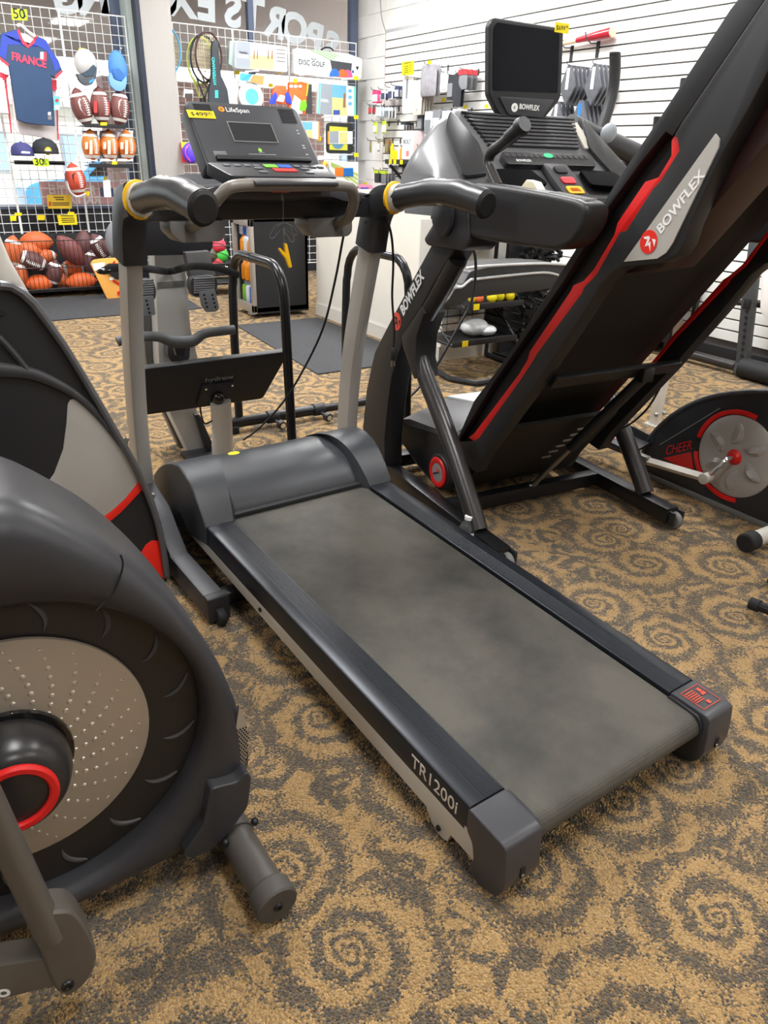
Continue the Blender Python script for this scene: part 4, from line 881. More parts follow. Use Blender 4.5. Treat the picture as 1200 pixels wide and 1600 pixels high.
for k in range(6):
    a = radians(20 + 60 * k); ca = dc + V(-.0135, .095 * cos(a), .095 * sin(a)); t = V(0, cos(a + .35), sin(a + .35)); q = V(0, -sin(a + .35), cos(a + .35))
    rings = []
    for j in range(9):
        u_ = -1 + 2 * j / 8; wv = .024 * sqrt(max(0, 1 - u_ * u_)) + .0004; c_ = ca + t * (u_ * .047) + q * (.010 * (1 - u_ * u_))
        rings.append([c_ + q * wv, c_ + q * wv * .3 + V(-.014 * (1 - u_ * u_), 0, 0), c_ - q * wv * .6 + V(-.002, 0, 0), c_ - q * wv, c_ + V(.001, 0, 0)])
    mb = MB(); mb.loft(rings); part(mb, 'petal', M('petal_silver', (168, 164, 160), .3, metal=.15), d3, angle=60)
mb = MB(); mb.lathe([(0, .03), (.018, .03), (.020, .026), (.026, .020), (.034, .012), (0, .012)], dc, (-1, 0, 0), 24); part(mb, 'hub', red, E3)
k0 = dc + V(-.035, 0, 0); k1 = PX(1103, 747, X3 - .10)
mb = MB(); mb.tube(spline([dc + V(-.015, 0, 0), k0 + V(-.02, 0, 0), k0 + (k1 - k0) * .3 + V(-.02, 0, 0), k1], 4), .009, 10); part(mb, 'crank_rod', chrome, E3)
aL = PX(1018, 722, X3 - .10); mb = MB(); mb.tube([aL + (aL - k1) * .35, k1 + (k1 - aL).normalized() * .01], .014, 4, .018, up=(0, 0, 1)); part(mb, 'link_arm', silver, E3)
mb = MB(); mb.lathe([(0, -.02), (.022, -.02), (.022, .02), (.010, .024), (0, .024)], k1, (-1, 0, 0), 16); part(mb, 'link_joint', silver, E3)
pdl = [PX(a, b, X3 - .06) for a, b in [(930, 668), (948, 652), (1030, 683), (1040, 712), (1015, 722), (935, 690)]]
pz = .15
tr = [V(2.52, 2.30, .150), V(2.66, 2.30, .165), V(2.66, 1.95, .150), V(2.52, 1.93, .135)]
mb = MB(); mb.prism(tr, (0, 0, .014), .004); pd_ = part(mb, 'pedal', black, E3)
mb = MB(); mb.prism([V(2.655, 2.28, .17), V(2.655, 1.94, .15), V(2.655, 1.93, .19), V(2.655, 2.05, .205), V(2.655, 2.26, .20)], (.008, 0, 0), .003); part(mb, 'pedal_guard', black, pd_)
mb = MB(); mb.prism([V(2.585 + .055 * cos(k * pi / 8), 2.23 + .05 * sin(k * pi / 8), .1665) for k in range(16)], (0, 0, .002)); part(mb, 'pedal_pad', M('pink_pad', (246, 120, 150), .5), pd_, 'pink pad')
mb = MB(); mb.prism([V(2.56, 2.08, .158), V(2.60, 2.08, .160), V(2.60, 2.02, .156)], (0, 0, .002)); part(mb, 'pedal_pad', M('pink_pad'), pd_)
mb = MB(); mb.box((2.56, 2.10, .125), (.03, .46, .03), bev=.005); part(mb, 'pedal_beam', M('rail_grey'), pd_)
o = PX(1039, 711, X3 - .0012); xd = PX(1080, 702, X3 - .0012) - o
mb = text_mb('CHEER', o, xd, V(0, 0, 1), .045, .0008, .0, width=xd.length); part(mb, 'lettering', M('red_print', (200, 36, 34), .45), E3, 'red CHEER lettering')
rp_ = [PX(a, b, X3 - .001) for a, b in [(1036, 716), (1080, 706), (1084, 733), (1062, 728)]]
mb = MB(); mb.prism(rp_, (-.0012, 0, 0)); part(mb, 'red_flash', M('red_print'), E3)
ln = [PX(a, b, X3 - .001) for a, b in [(1031, 695), (1125, 638)]]
mb = MB(); mb.tube(ln, .002, 6); part(mb, 'seam_line', greyplast, E3)
mb = MB(); mb.tube([V(2.40, 1.27, .05), V(2.95, 1.27, .05)], .030, 16); sb3 = part(mb, 'stabiliser_tube', silver, E3)
mb = MB(); mb.tube([V(2.375, 1.27, .05), V(2.38, 1.27, .05), V(2.43, 1.27, .05), V(2.435, 1.27, .05)], [.030, .036, .036, .032], 18); part(mb, 'end_cap', rubber, sb3)
mb = MB(); mb.tube([V(2.72, 1.15, .45), V(2.72, 1.02, .8), V(2.72, .95, 1.25)], .03, 12); part(mb, 'mast', silver, E3)

# feet of a machine at the right edge of the photograph
ww = thing('weight_bench', 'black tubular frame feet poking in at the right edge below the flower disc', 'bench', (2.5, .9, 0))
mb = MB(); mb.tube([PZ(1172, 942, .04), PZ(1260, 975, .05)], .016, 12); part(mb, 'foot_tube', blacksteel, ww)
mb = MB(); a_, b_ = PZ(1172, 942, .04), PZ(1260, 975, .05); mb.tube([a_, a_ + (b_ - a_).normalized() * .03], .020, 14); part(mb, 'end_cap', rubber, ww)
mb = MB(); mb.tube([PZ(1203, 895, .05), PZ(1290, 920, .05)], .035, 16); part(mb, 'end_roller', rubber, ww)
mb = MB(); a_ = PZ(1250, 960, .05); mb.tube([a_, a_ + V(.1, .05, .5)], .025, 12); part(mb, 'frame_post', blacksteel, ww)
# ------------------------------------------------------------------ rowing machine stored upright behind the grey treadmill
RW = thing('rowing_machine', 'silver rowing machine stood on end with black screen and foot plates', 'rower', (1.0, 3.15, 0))
rail_m = M('rower_silver', (182, 181, 178), .36, metal=.1)
def ypan(px, y, d, mat, nm, par, bev=.003, lab=None, rp=0):
    P_ = [PY(a, b, y) for a, b in px]
    if rp: P_ = round_poly(P_, rp)
    mb = MB(); mb.prism(P_, (0, d, 0), bev); return part(mb, nm, mat, par, lab)
ypan([(240, 380), (288, 380), (299, 515), (312, 568), (308, 640), (331, 716), (299, 716), (262, 640), (248, 568), (246, 515)], 3.16, .09, rail_m, 'rail', RW, .012)
ypan([(238, 470), (247, 470), (249, 570), (262, 640), (299, 716), (288, 716), (236, 600), (228, 560), (222, 470)], 3.26, .06, M('rower_shadow_grey', (96, 96, 94), .4, metal=.3), 'side_beam', RW, .006)  # left side of the rail, its shade put into a darker grey
ypan([(246, 441), (289, 438), (289, 448), (246, 451)], 3.155, .01, M('rail_band', (120, 120, 118), .4, metal=.3), 'rail_band', RW)
ypan([(304, 648), (312, 648), (331, 690), (331, 716), (326, 716)], 3.10, .03, black, 'lower_slot', RW)
ypan([(198, 340), (333, 340), (333, 388), (325, 398), (205, 400), (198, 398)], 3.10, .03, M('plate_black', (30, 31, 36), .5), 'end_plate', RW, .004, rp=.02)
for sx, pts in ((0, [(211, 438), (240, 436), (245, 455), (243, 470), (215, 472)]), (1, [(298, 434), (337, 430), (342, 446), (335, 462), (303, 465), (297, 450)])):
    fp = ypan([(a + (-6 if sx == 0 else -5), b - 4) for a, b in [(p[0], p[1]) for p in pts]][:0] or pts, 3.00, .05, M('footrest_charcoal', (58, 60, 63), .5), 'foot_plate', RW, .006, rp=.02)
    x0, x1 = (213, 240) if sx == 0 else (303, 335)
    for k in range(7):
        yy = 438 + k * 3.6 - sx * 3; mb = MB(); a, b = PY(x0, yy + 1, 2.998), PY(x1, yy - 1, 2.998); mb.tube([a, b], .0042, 6); part(mb, 'tread_rib', M('tread_grey', (112, 114, 118), .5), fp)
    sl = [(208, 464), (240, 462), (243, 492), (210, 495)] if sx == 0 else [(311, 456), (336, 453), (343, 482), (338, 487), (322, 488), (315, 478)]
    sp2 = ypan(sl, 2.985, .008, M('slider_grey', (112, 115, 120), .5), 'adjuster_plate', fp, .001, rp=.006)
    for i in range(2):
        for j in range(4):
            c = PY((216 if sx == 0 else 319) + i * 13 + j * 1.5, (470 if sx == 0 else 461) + j * 6.2, 2.9845); mb = MB(); mb.lathe([(0, .0004), (.005, .0004), (.005, -.0006)], c, (0, -1, 0), 10); part(mb, 'hole', inkblack, sp2)
ypan([(290, 395), (327, 392), (338, 430), (298, 434)], 3.06, .05, M('heel_grey', (104, 104, 104), .45), 'heel_block', RW, .006)
mb = MB(); mb.tube(spline([PY(160, 424, 2.98), PY(185, 418, 2.98), PY(230, 420, 2.97), PY(265, 424, 3.14), PY(300, 416, 2.97), PY(335, 418, 2.96), PY(360, 425, 2.95), PY(374, 430, 2.95)], 5), .003, 8, .014, up=(0, 0, 1)); part(mb, 'foot_strap', M('strap_black', (28, 28, 30), .7), RW)
mb = MB(); mb.ell(PY(163, 424, 2.98), (.03, .012, .012), 10, 6); part(mb, 'strap_buckle', gloss_black, RW)
hb_ = spline([PY(183, 534, 2.98), PY(205, 528, 2.98), PY(245, 526, 2.98), PY(270, 534, 2.98), PY(300, 533, 2.98), PY(318, 522, 2.98), PY(340, 518, 2.98), PY(366, 515, 2.98)], 5)
mb = MB(); mb.tube(hb_, [.019 + .006 * math.exp(-((i / (len(hb_) - 1) - .5) / .15) ** 2) for i in range(len(hb_))], 14); part(mb, 'rowing_handle', M('handle_grey', (76, 78, 80), .55), RW)
ypan([(262, 540), (298, 538), (296, 562), (285, 566), (268, 566), (262, 556)], 3.09, .06, darkgrey, 'handle_cradle', RW, .004, rp=.01)
ypan([(272, 540), (290, 539), (288, 555), (276, 556)], 2.985, .03, black, 'strap_clip', RW, .002)
# screen seen from behind
sq = [PY(a, b, 2.93) for a, b in [(222, 577), (453, 549), (418, 628), (230, 655)]]
sq = [sq[0], sq[1], sq[2] + V(0, .05, 0), sq[3] + V(0, .05, 0)]
mb = MB(); mb.prism(round_poly(sq, .015), V(0, .03, .010), .006, 3); sc_ = part(mb, 'screen_back', M('screen_black', (32, 32, 34), .45), RW)
nrm = (sq[1] - sq[0]).cross(sq[3] - sq[0]).normalized(); nrm = nrm if nrm.y < 0 else -nrm
def onq(a, b, d=.0015):
    r = ray(a, b); t = (sq[0] - EYE).dot(nrm) / r.dot(nrm); return EYE + r * t + nrm * d
mb = MB(); mb.tube([onq(255, 594, .0), onq(424, 573, .0)], .0018, 6); part(mb, 'vent_line', inkblack, sc_)
o = onq(320, 597); mb = text_mb('hydrow', o, onq(364, 591) - o, sq[0] - sq[3], .020, .001, .01, width=(onq(364, 591) - o).length); part(mb, 'lettering', M('grey_print', (120, 120, 120), .5), sc_)
mb = MB(); mb.prism(round_poly([onq(315, 600), onq(366, 595), onq(356, 626), onq(306, 632)], .006), nrm * .012, .002); mt = part(mb, 'mount_plate', black, sc_)
for q in ((320, 606), (361, 600)):
    mb = MB(); mb.lathe([(0, 0), (.006, 0), (.005, .004), (0, .004)], onq(*q, .012), nrm, 10); part(mb, 'mount_screw', chrome, mt)
mb = MB(); a_ = onq(338, 618, .02); mb.ell(a_, (.03, .03, .03), 14, 8); part(mb, 'ball_joint', gloss_black, mt)
b_ = PZ(346, 716, .02); mb = MB(); mb.tube([a_ + V(.01, .0, -.02), a_ + V(.02, .03, -.12), V(b_.x, b_.y - .02, .02)], [.046, .047, .048], 16, [.03, .03, .03], up=(0, 1, 0)); part(mb, 'screen_arm', rail_m, RW)
mb = MB(); mb.tube(spline([onq(312, 632, .0), PY(316, 655, 2.98), PY(322, 662, 2.98), PY(335, 655, 2.97)], 4), .004, 6); part(mb, 'screen_cable', cordm, RW)
mb = MB(); mb.box((1.02, 3.10, .012), (.20, .14, .024), bev=.006); part(mb, 'storage_base', black, RW)

# ------------------------------------------------------------------ dip bars
DP = thing('dip_stand', 'black steel dip stand with two arched bars behind the grey treadmill', 'dip stand', (1.6, 3.1, 0))
for X_ in (1.315, 1.93):
    yA, yB = 3.36, 2.83; zt = .86
    pth = [V(X_ - .02, yA + .01, .06), V(X_ - .012, yA + .03, .45), V(X_ - .005, yA + .03, .70)] + [V(X_, yA + .03 - .13 * (1 - cos(t)), .72 + .14 * sin(t)) for t in [i * pi / 10 for i in range(6)]] + [V(X_, yB + .13 - .13 * sin(t), .72 + .14 * cos(t)) for t in [i * pi / 10 for i in range(6)]] + [V(X_, yB - .005, .60), V(X_ + .005, yB - .01, .3), V(X_ + .01, yB - .015, .02)]
    mb = MB(); mb.tube(pth, .0205, 14); bar_ = part(mb, 'arched_bar', M('satin_black_tube', (40, 40, 42), .26, metal=.5), DP)
    mb = MB(); mb.tube([V(X_, 3.17, .86), V(X_, 3.145, .86)], .0215, 14); part(mb, 'sleeve_joint', gloss_black, bar_)
    mb = MB(); mb.tube([V(X_ + .01, yB - .015, .0), V(X_ + .01, yB - .015, .03)], .026, 14); part(mb, 'rubber_foot', rubber, bar_)
mb = MB(); mb.tube([V(1.22, 3.355, .05), V(1.70, 3.355, .05)], .027, 14); part(mb, 'base_tube', M('satin_black_tube'), DP)
mb = MB(); mb.tube([V(1.45, 3.355, .05), V(2.25, 3.355, .05)], .022, 14); part(mb, 'base_tube', M('satin_black_tube'), DP)
for X_ in (1.47, 1.735):
    mb = MB(); mb.tube([V(X_ - .03, 3.355, .05), V(X_ + .03, 3.355, .05)], .033, 14); cl_ = part(mb, 'clamp', black, DP)
    mb = MB(); mb.tube([V(X_, 3.33, .04), V(X_ + .005, 3.27, .035)], .008, 8); mb.tube([V(X_ + .005, 3.27, .035), V(X_ + .007, 3.245, .033)], [.024, .022], 12); part(mb, 'clamp_knob', black, cl_)
    mb = MB(); mb.tube([V(X_ + .007, 3.245, .033), V(X_ + .0073, 3.242, .033)], .014, 12); part(mb, 'knob_face', chrome, cl_)
for X_ in (1.25, 2.2):
    mb = MB(); mb.box((X_, 3.355, .02), (.05, .07, .04), bev=.008); part(mb, 'rubber_foot', rubber, DP)
# ------------------------------------------------------------------ right wall: painted block, slat panels
mb = MB(); mb.box((XW + .10, (YB + YW) / 2, CEIL / 2), (.16, YW - YB + .3, CEIL)); wr = struct(mb, 'wall_right', M('mortar_white', (236, 235, 230), .8))
blockm = M('painted_block', (243, 242, 238), .65, bump=.12, bscale=50)
bl_me = None
for r in range(17):
    z = .0 + r * .2032 + .1016
    for k in range(23):
        y = YW - .1 - k * .4064 - (.2032 if r % 2 else 0)
        if z + .1 > CEIL or y < -.5: continue
        if z < 2.3 and y < 7.4: continue
        if bl_me is None:
            mb = MB(); mb.box((0, 0, 0), (.026, .4025, .1995), bev=.003, seg=1); bl_me = mb.mesh('block', blockm)
        o = bpy.data.objects.new('block', bl_me); C.objects.link(o); o.parent = wr; o.location = (XW + .012, y, z)
SLH = .0763
def slats(y0, y1, ztop, zbot=.10):
    me = None; z = 2.36 - .0763 * .0
    zs = []
    zz = 2.36
    while zz < ztop - .01: zz += SLH
    k = zz - SLH
    while k > zbot:
        zs.append(k); k -= SLH
    for zb in zs:
        if me is None:
            mb = MB(); mb.box((-.010, (y0 + y1) / 2, SLH / 2 + .005), (.019, y1 - y0 - .002, SLH - .0105), bev=.0015, seg=1); me = mb.mesh('slat', slatwhite)
        o = bpy.data.objects.new('slat', me); C.objects.link(o); o.parent = wr; o.location = (XW - .0065, 0, zb)
mb = MB(); mb.box((XW - .003, 6.51, 1.26), (.006, 2.52, 2.34)); struct(mb, 'slat_backing', M('groove_dark', (84, 80, 78), .8), wr); mb = MB(); mb.box((XW - .003, 2.81, 1.65), (.006, 4.88, 3.1)); struct(mb, 'slat_backing', M('groove_dark'), wr)
slats(5.25, 7.77, 2.41); slats(2.81, 5.25, 3.2); slats(.37, 2.81, 3.2)
mb = MB(); mb.box((XW - .012, 6.51, 2.452), (.026, 2.52, .03), bev=.003); struct(mb, 'trim_1', M('trim_grey', (196, 198, 198), .5))
mb = MB(); mb.box((XW - .010, 7.776, 1.25), (.022, .010, 2.4)); struct(mb, 'trim_2', M('raw_board_edge', (150, 96, 88), .8))
mb = MB(); mb.box((XW - .012, 4.0, .05), (.03, 7.2, .1), bev=.003); struct(mb, 'baseboard_right', black)
mb = MB(); mb.tube(spline([V(XW - .008, 7.95, 3.3), V(XW - .008, 7.93, 2.9), V(XW - .008, 7.90, 2.62), V(XW - .008, 7.80, 2.45)], 5), .004, 6); solo(mb, 'wall_cable', M('grey_cable', (150, 148, 146), .6), 'thin grey cable running down the block wall to the slat panel corner', 'cable')

# ------------------------------------------------------------------ window wall
dark_wall = M('dark_lower_wall', (36, 37, 42), .7)
mb = MB(); mb.box(((XL + 2.28) / 2, YW + .06, .36), (2.28 - XL, .12, .72)); wf = struct(mb, 'wall_front', dark_wall)
mb = MB(); mb.box(((2.28 + XW + .2) / 2, YW + .06, .36), (XW + .2 - 2.28, .12, .72)); struct(mb, 'wall_front_right', dark_wall)
mb = MB(); mb.box(((XL + XW) / 2, YW + .06, (2.95 + CEIL) / 2), (XW - XL, .12, CEIL - 2.95)); struct(mb, 'wall_front_top', M('header_grey', (150, 140, 136), .7))
pilm = M('pillar_grey', (168, 164, 160), .55, var=.04, stretch=(20, 20, .6))
mb = MB(); mb.box((2.500, 8.14, CEIL / 2), (.285, .34, CEIL), bev=.006); struct(mb, 'pillar', pilm)
mb = MB(); mb.box((2.338, 8.08, CEIL / 2), (.038, .22, CEIL)); struct(mb, 'trim_3', M('navy_strip', (30, 38, 56), .4))
mb = MB(); mb.box((2.292, 8.19, CEIL / 2), (.05, .20, CEIL)); struct(mb, 'trim_4', M('jamb_grey_green', (178, 188, 184), .45))
fr_m = M('window_frame_blue', (86, 96, 118), .4, metal=.2)
def glassmat():
    m = bpy.data.materials.new('window_glass'); m.use_nodes = True; n = m.node_tree.nodes; L = m.node_tree.links; n.remove(n['Principled BSDF'])
    t = n.new('ShaderNodeBsdfTransparent'); t.inputs[0].default_value = (.93, .95, .95, 1); g = n.new('ShaderNodeBsdfGlossy'); g.inputs['Roughness'].default_value = .02
    lw = n.new('ShaderNodeLayerWeight'); lw.inputs[0].default_value = .5; pw = n.new('ShaderNodeMath'); pw.operation = 'POWER'; pw.inputs[1].default_value = 5.0; L.new(lw.outputs['Facing'], pw.inputs[0]); fr = n.new('ShaderNodeMath'); fr.operation = 'MULTIPLY_ADD'; fr.inputs[1].default_value = .6; fr.inputs[2].default_value = .03; L.new(pw.outputs[0], fr.inputs[0]); mx = n.new('ShaderNodeMixShader'); L.new(fr.outputs[0], mx.inputs[0]); L.new(t.outputs[0], mx.inputs[1]); L.new(g.outputs[0], mx.inputs[2]); L.new(mx.outputs[0], n['Material Output'].inputs[0]); return m
glass = glassmat()
def window(nm, x0, x1, z0=.72, z1=2.95, muls=()):
    e = bpy.data.objects.new(nm, None); C.objects.link(e); e['kind'] = 'structure'; e.location = (x0, YW, z0); WM[e] = Matrix.Translation((x0, YW, z0))
    mb = MB()
    mb.box(((x0 + x1) / 2, YW + .03, z0 + .02), (x1 - x0, .08, .04)); mb.box(((x0 + x1) / 2, YW + .03, z1 - .03), (x1 - x0, .08, .06)); mb.box((x0 + .02, YW + .03, (z0 + z1) / 2), (.04, .08, z1 - z0)); mb.box((x1 - .045, YW + .03, (z0 + z1) / 2), (.09, .08, z1 - z0))
    part(mb, 'window_frame', fr_m, e)
    for x in muls: mb = MB(); mb.box((x, YW + .03, (z0 + z1) / 2), (.06, .07, z1 - z0)); part(mb, 'mullion', fr_m, e)
    mb = MB(); mb.box(((x0 + x1) / 2, YW + .03, (z0 + z1) / 2), (x1 - x0 - .02, .006, z1 - z0 - .02)); part(mb, 'pane', glass, e)
    return e
w1 = window('window_1', -.9, 2.27); w2 = window('window_2', 2.64, 4.84, muls=(3.58,)); window('window_3', XL, -.96)
# painted shop-name letters on the glass, read from outside
let_m = M('window_letter_grey', (186, 192, 196), .6)
for ch, x, z, rot in [('G', 1.80, 2.44, -.10), ('N', 2.03, 2.44, -.05), ('A', 2.24, 2.46, -.02), ('H', 2.46, 2.48, 0), ('C', 2.68, 2.49, 0), ('X', 2.87, 2.50, .02), ('E', 3.10, 2.49, .05), ('S', 3.40, 2.46, .10), ('T', 3.62, 2.46, .12), ('R', 3.85, 2.40, .15), ('O', 4.08, 2.36, .18), ('P', 4.31, 2.30, .22), ('S', 4.52, 2.24, .25)]:
    win = w1 if x < 2.3 else w2
    if 2.3 < x < 2.66: continue
    mb = text_mb(ch, V(x, YW + .022, z - .05), (cos(rot), 0, -sin(rot)), (sin(rot), 0, cos(rot)), .27, .002, .045, mirror=True); mb.v = [v + V(.20, 0, 0) * 0 for v in mb.v]
    cx = sum(v.x for v in mb.v) / len(mb.v); mb.v = [v + V(x - cx, 0, 0) for v in mb.v]
    part(mb, 'letter', let_m, win)
# pink band with pale letters low on the left window
pink = M('pink_film', (196, 150, 152), .6)
mb = MB(); mb.box((1.82, YW + .018, .855), (1.0, .003, .22)); pf = part(mb, 'pink_film', pink, w1)
plm = M('pale_letter', (214, 206, 198), .6)
for ch, a, b, hh in [('E', 88, 303, .085), ('T', 103, 304, .085), ('R', 150, 304, .085), ('A', 118, 318, .07), ('T', 129, 318, .07), ('A', 146, 318, .07), ('R', 157, 318, .07)]:
    p = PY(a, b, YW + .013); mb = text_mb(ch, p, (1, 0, 0), (0, 0, 1), hh, .001, .03, mirror=True); part(mb, 'letter', plm, w1)

# ------------------------------------------------------------------ outside: pavement, canopy, brick return wall, parked car, far shops
def brickmat():
    m = bpy.data.materials.new('pink_brick'); m.use_nodes = True; n = m.node_tree.nodes; L = m.node_tree.links; b = n['Principled BSDF']
    tc = n.new('ShaderNodeTexCoord'); mp = n.new('ShaderNodeMapping'); mp.inputs['Rotation'].default_value = (radians(90), 0, 0); L.new(tc.outputs['Object'], mp.inputs[0])
    br = n.new('ShaderNodeTexBrick'); br.inputs['Scale'].default_value = 2.4; br.inputs['Color1'].default_value = (*lin((176, 140, 132)), 1); br.inputs['Color2'].default_value = (*lin((160, 124, 116)), 1); br.inputs['Mortar'].default_value = (*lin((190, 176, 168)), 1); br.inputs['Mortar Size'].default_value = .012
    L.new(mp.outputs[0], br.inputs['Vector']); L.new(br.outputs['Color'], b.inputs['Base Color']); b.inputs['Roughness'].default_value = .85; return m
mb = MB(); mb.box((1.5, 24, -.12), (60, 31.2, .1)); solo(mb, 'pavement', M('pale_concrete', (196, 194, 188), .8), 'pale concrete forecourt outside the shop windows', 'pavement', kind='structure')
mb = MB(); mb.box((4.05, 10.6, .95), (3.0, .3, 2.2)); solo(mb, 'brick_wall', brickmat(), 'pink brick wall standing outside the right hand window', 'brick wall')
soff = M('soffit_taupe', (206, 194, 188), .8)
mb = MB(); mb.box((1.5, 9.02, 3.02), (12, 1.3, .08)); cn = thing('canopy', 'taupe canopy with a lowered fascia above the shop front outside', 'canopy', (1.5, 9.0, 2.14)); part(mb, 'soffit', soff, cn)
mb = MB(); mb.box((1.5, 9.65, 2.60), (12, .10, .92)); part(mb, 'fascia', M('fascia_taupe', (200, 184, 178), .8), cn)
for x in (.2, 1.9):
    mb = MB(); mb.box((x, 9.2, 2.93), (1.5, .14, .06), bev=.01); part(mb, 'strip_light', housing, cn)
car = thing('parked_car', 'pale blue car parked outside beyond the left window', 'car', (4.2, 15.5, 0))
prof = [(-2.1, .25), (-2.1, .62), (-1.9, .72), (-1.2, .80), (-.7, 1.25), (.7, 1.28), (1.3, .85), (2.0, .78), (2.15, .6), (2.15, .25)]
mb = MB(); mb.prism(round_poly([V(4.2 + a, 14.7, b) for a, b in prof], .12), (0, 1.6, 0), .08, 3); part(mb, 'body', M('car_blue', (86, 158, 206), .25, coat=.5), car)
mb = MB(); mb.prism(round_poly([V(4.2 + a, 14.685, b) for a, b in [(-1.05, .82), (-.62, 1.19), (.62, 1.21), (1.1, .86)]], .05), (0, .03, 0)); part(mb, 'side_glass', gloss_black, car)
for x in (-1.3, 1.4):
    mb = MB(); mb.lathe([(0, 0), (.2, 0), (.3, .02), (.3, .2), (0, .2)], (4.2 + x, 14.66, .3), (0, 1, 0), 24); part(mb, 'wheel', rubber, car)
fs = thing('far_building', 'long cream building across the car park', 'building', (4, 36, -.1))
mb = MB(); mb.box((4, 38, 1.3), (50, 4, 2.8)); part(mb, 'wall', M('cream_render', (226, 220, 206), .8), fs)
mb = MB(); mb.box((4, 37.9, 2.78), (50.6, 4.6, .22)); part(mb, 'roof_edge', M('roof_edge_grey', (186, 184, 180), .7), fs)
for k in range(9):
    mb = MB(); mb.box((-14 + k * 4.4, 35.98, 1.0), (2.4, .06, 1.5)); wn = part(mb, 'window', M('far_frame', (150, 156, 164), .5), fs); mb = MB(); mb.box((-14 + k * 4.4, 35.94, 1.0), (2.2, .03, 1.3)); part(mb, 'pane', M('far_glass', (160, 186, 206), .15), wn)

# ------------------------------------------------------------------ counter, drinks fridge, mats
ct = thing('sales_counter', 'long white sales counter behind the treadmills', 'counter', (3.45, 4.95, 0))
mb = MB(); mb.box((3.47, 4.97, .49), (.85, 1.84, .98), bev=.004); part(mb, 'body', M('counter_white', (232, 228, 218), .5), ct)
mb = MB(); mb.box((3.47, 4.97, .995), (.92, 1.92, .035), bev=.006); part(mb, 'top', M('counter_top_grey', (150, 148, 146), .4), ct)
mb = MB(); mb.box((3.038, 4.97, .05), (.01, 1.84, .1)); part(mb, 'kick_strip', M('kick_grey', (206, 202, 194), .5), ct)
mb = MB(); mb.box((3.15, 4.62, 1.03), (.20, .30, .025), bev=.004); solo(mb, 'red_folder', M('folder_red', (214, 40, 44), .5), 'flat red folder lying on the sales counter', 'folder')
fz = thing('drinks_fridge', 'small black drinks fridge with a steel framed glass door', 'fridge', (2.73, 6.13, 0))
fx0, fx1, fy0, fy1, fh = 2.50, 2.98, 5.92, 6.32, .79
fb_m = M('fridge_black', (28, 28, 31), .5)
mb = MB()
mb.box(((fx0 + fx1) / 2, fy0 + .012, .42), (fx1 - fx0, .024, .74)); mb.box(((fx0 + fx1) / 2, fy1 - .012, .42), (fx1 - fx0, .024, .74)); mb.box((fx1 - .012, (fy0 + fy1) / 2, .42), (.024, fy1 - fy0, .74)); mb.box(((fx0 + fx1) / 2, (fy0 + fy1) / 2, fh - .012), (fx1 - fx0, fy1 - fy0, .024)); mb.box(((fx0 + fx1) / 2, (fy0 + fy1) / 2, .06), (fx1 - fx0, fy1 - fy0, .05))
part(mb, 'cabinet', fb_m, fz)
mb = MB(); mb.box((fx1 - .028, (fy0 + fy1) / 2, .42), (.004, fy1 - fy0 - .06, .66)); mb.box(((fx0 + fx1) / 2 + .01, fy1 - .028, .42), (fx1 - fx0 - .06, .004, .66)); part(mb, 'liner', M('fridge_liner', (196, 200, 208), .4), fz)
mb = MB(); dy0, dy1 = fy0 - .005, fy1 + .005
for c, s_ in (((fx0 - .02, (dy0 + dy1) / 2, fh - .03), (.03, dy1 - dy0, .06)), ((fx0 - .02, (dy0 + dy1) / 2, .075), (.03, dy1 - dy0, .07)), ((fx0 - .02, dy0 + .025, .42), (.03, .05, .74)), ((fx0 - .02, dy1 - .025, .42), (.03, .05, .74))): mb.box(c, s_, bev=.003)
dr = part(mb, 'door', M('door_steel', (178, 172, 164), .35, metal=.6), fz)
mb = MB(); mb.box((fx0 - .018, (dy0 + dy1) / 2, .42), (.006, dy1 - dy0 - .09, .62)); part(mb, 'door_glass', glass, dr)
mb = MB(); mb.box((fx0 - .05, dy0 + .02, .045), (.05, .06, .015), bev=.003); part(mb, 'door_hinge', steel, dr)
for z in (.27, .47, .64):
    mb = MB()
    for k in range(9): mb.tube([V(fx0 + .03, fy0 + .035 + k * .041, z), V(fx1 - .03, fy0 + .035 + k * .041, z)], .003, 4)
    mb.tube([V(fx0 + .03, fy0 + .03, z), V(fx0 + .03, fy1 - .03, z)], .004, 4); mb.tube([V(fx1 - .03, fy0 + .03, z), V(fx1 - .03, fy1 - .03, z)], .004, 4); part(mb, 'shelf', steel, fz, kind='stuff')
l = bpy.data.lights.new('fridge_light', 'AREA'); l.energy = 3.0; l.size = .25; l.color = (.6, .65, 1.0); lo_ = bpy.data.objects.new('fridge_light', l); C.objects.link(lo_); lo_.parent = fz; lo_.location = (0, 0, .745)
mb = MB(); mb.box((2.70, 6.12, .755), (.24, .06, .014)); part(mb, 'lamp_strip', M('blue_led', (120, 140, 255), .4, emit=3.0), fz)
drinks = [('orange_bottle', (244, 150, 30)), ('amber_bottle', (220, 130, 24)), ('pink_carton', (244, 120, 150)), ('blue_can', (50, 96, 200)), ('white_can', (232, 234, 236)), ('green_can', (140, 190, 60))]
k = 0
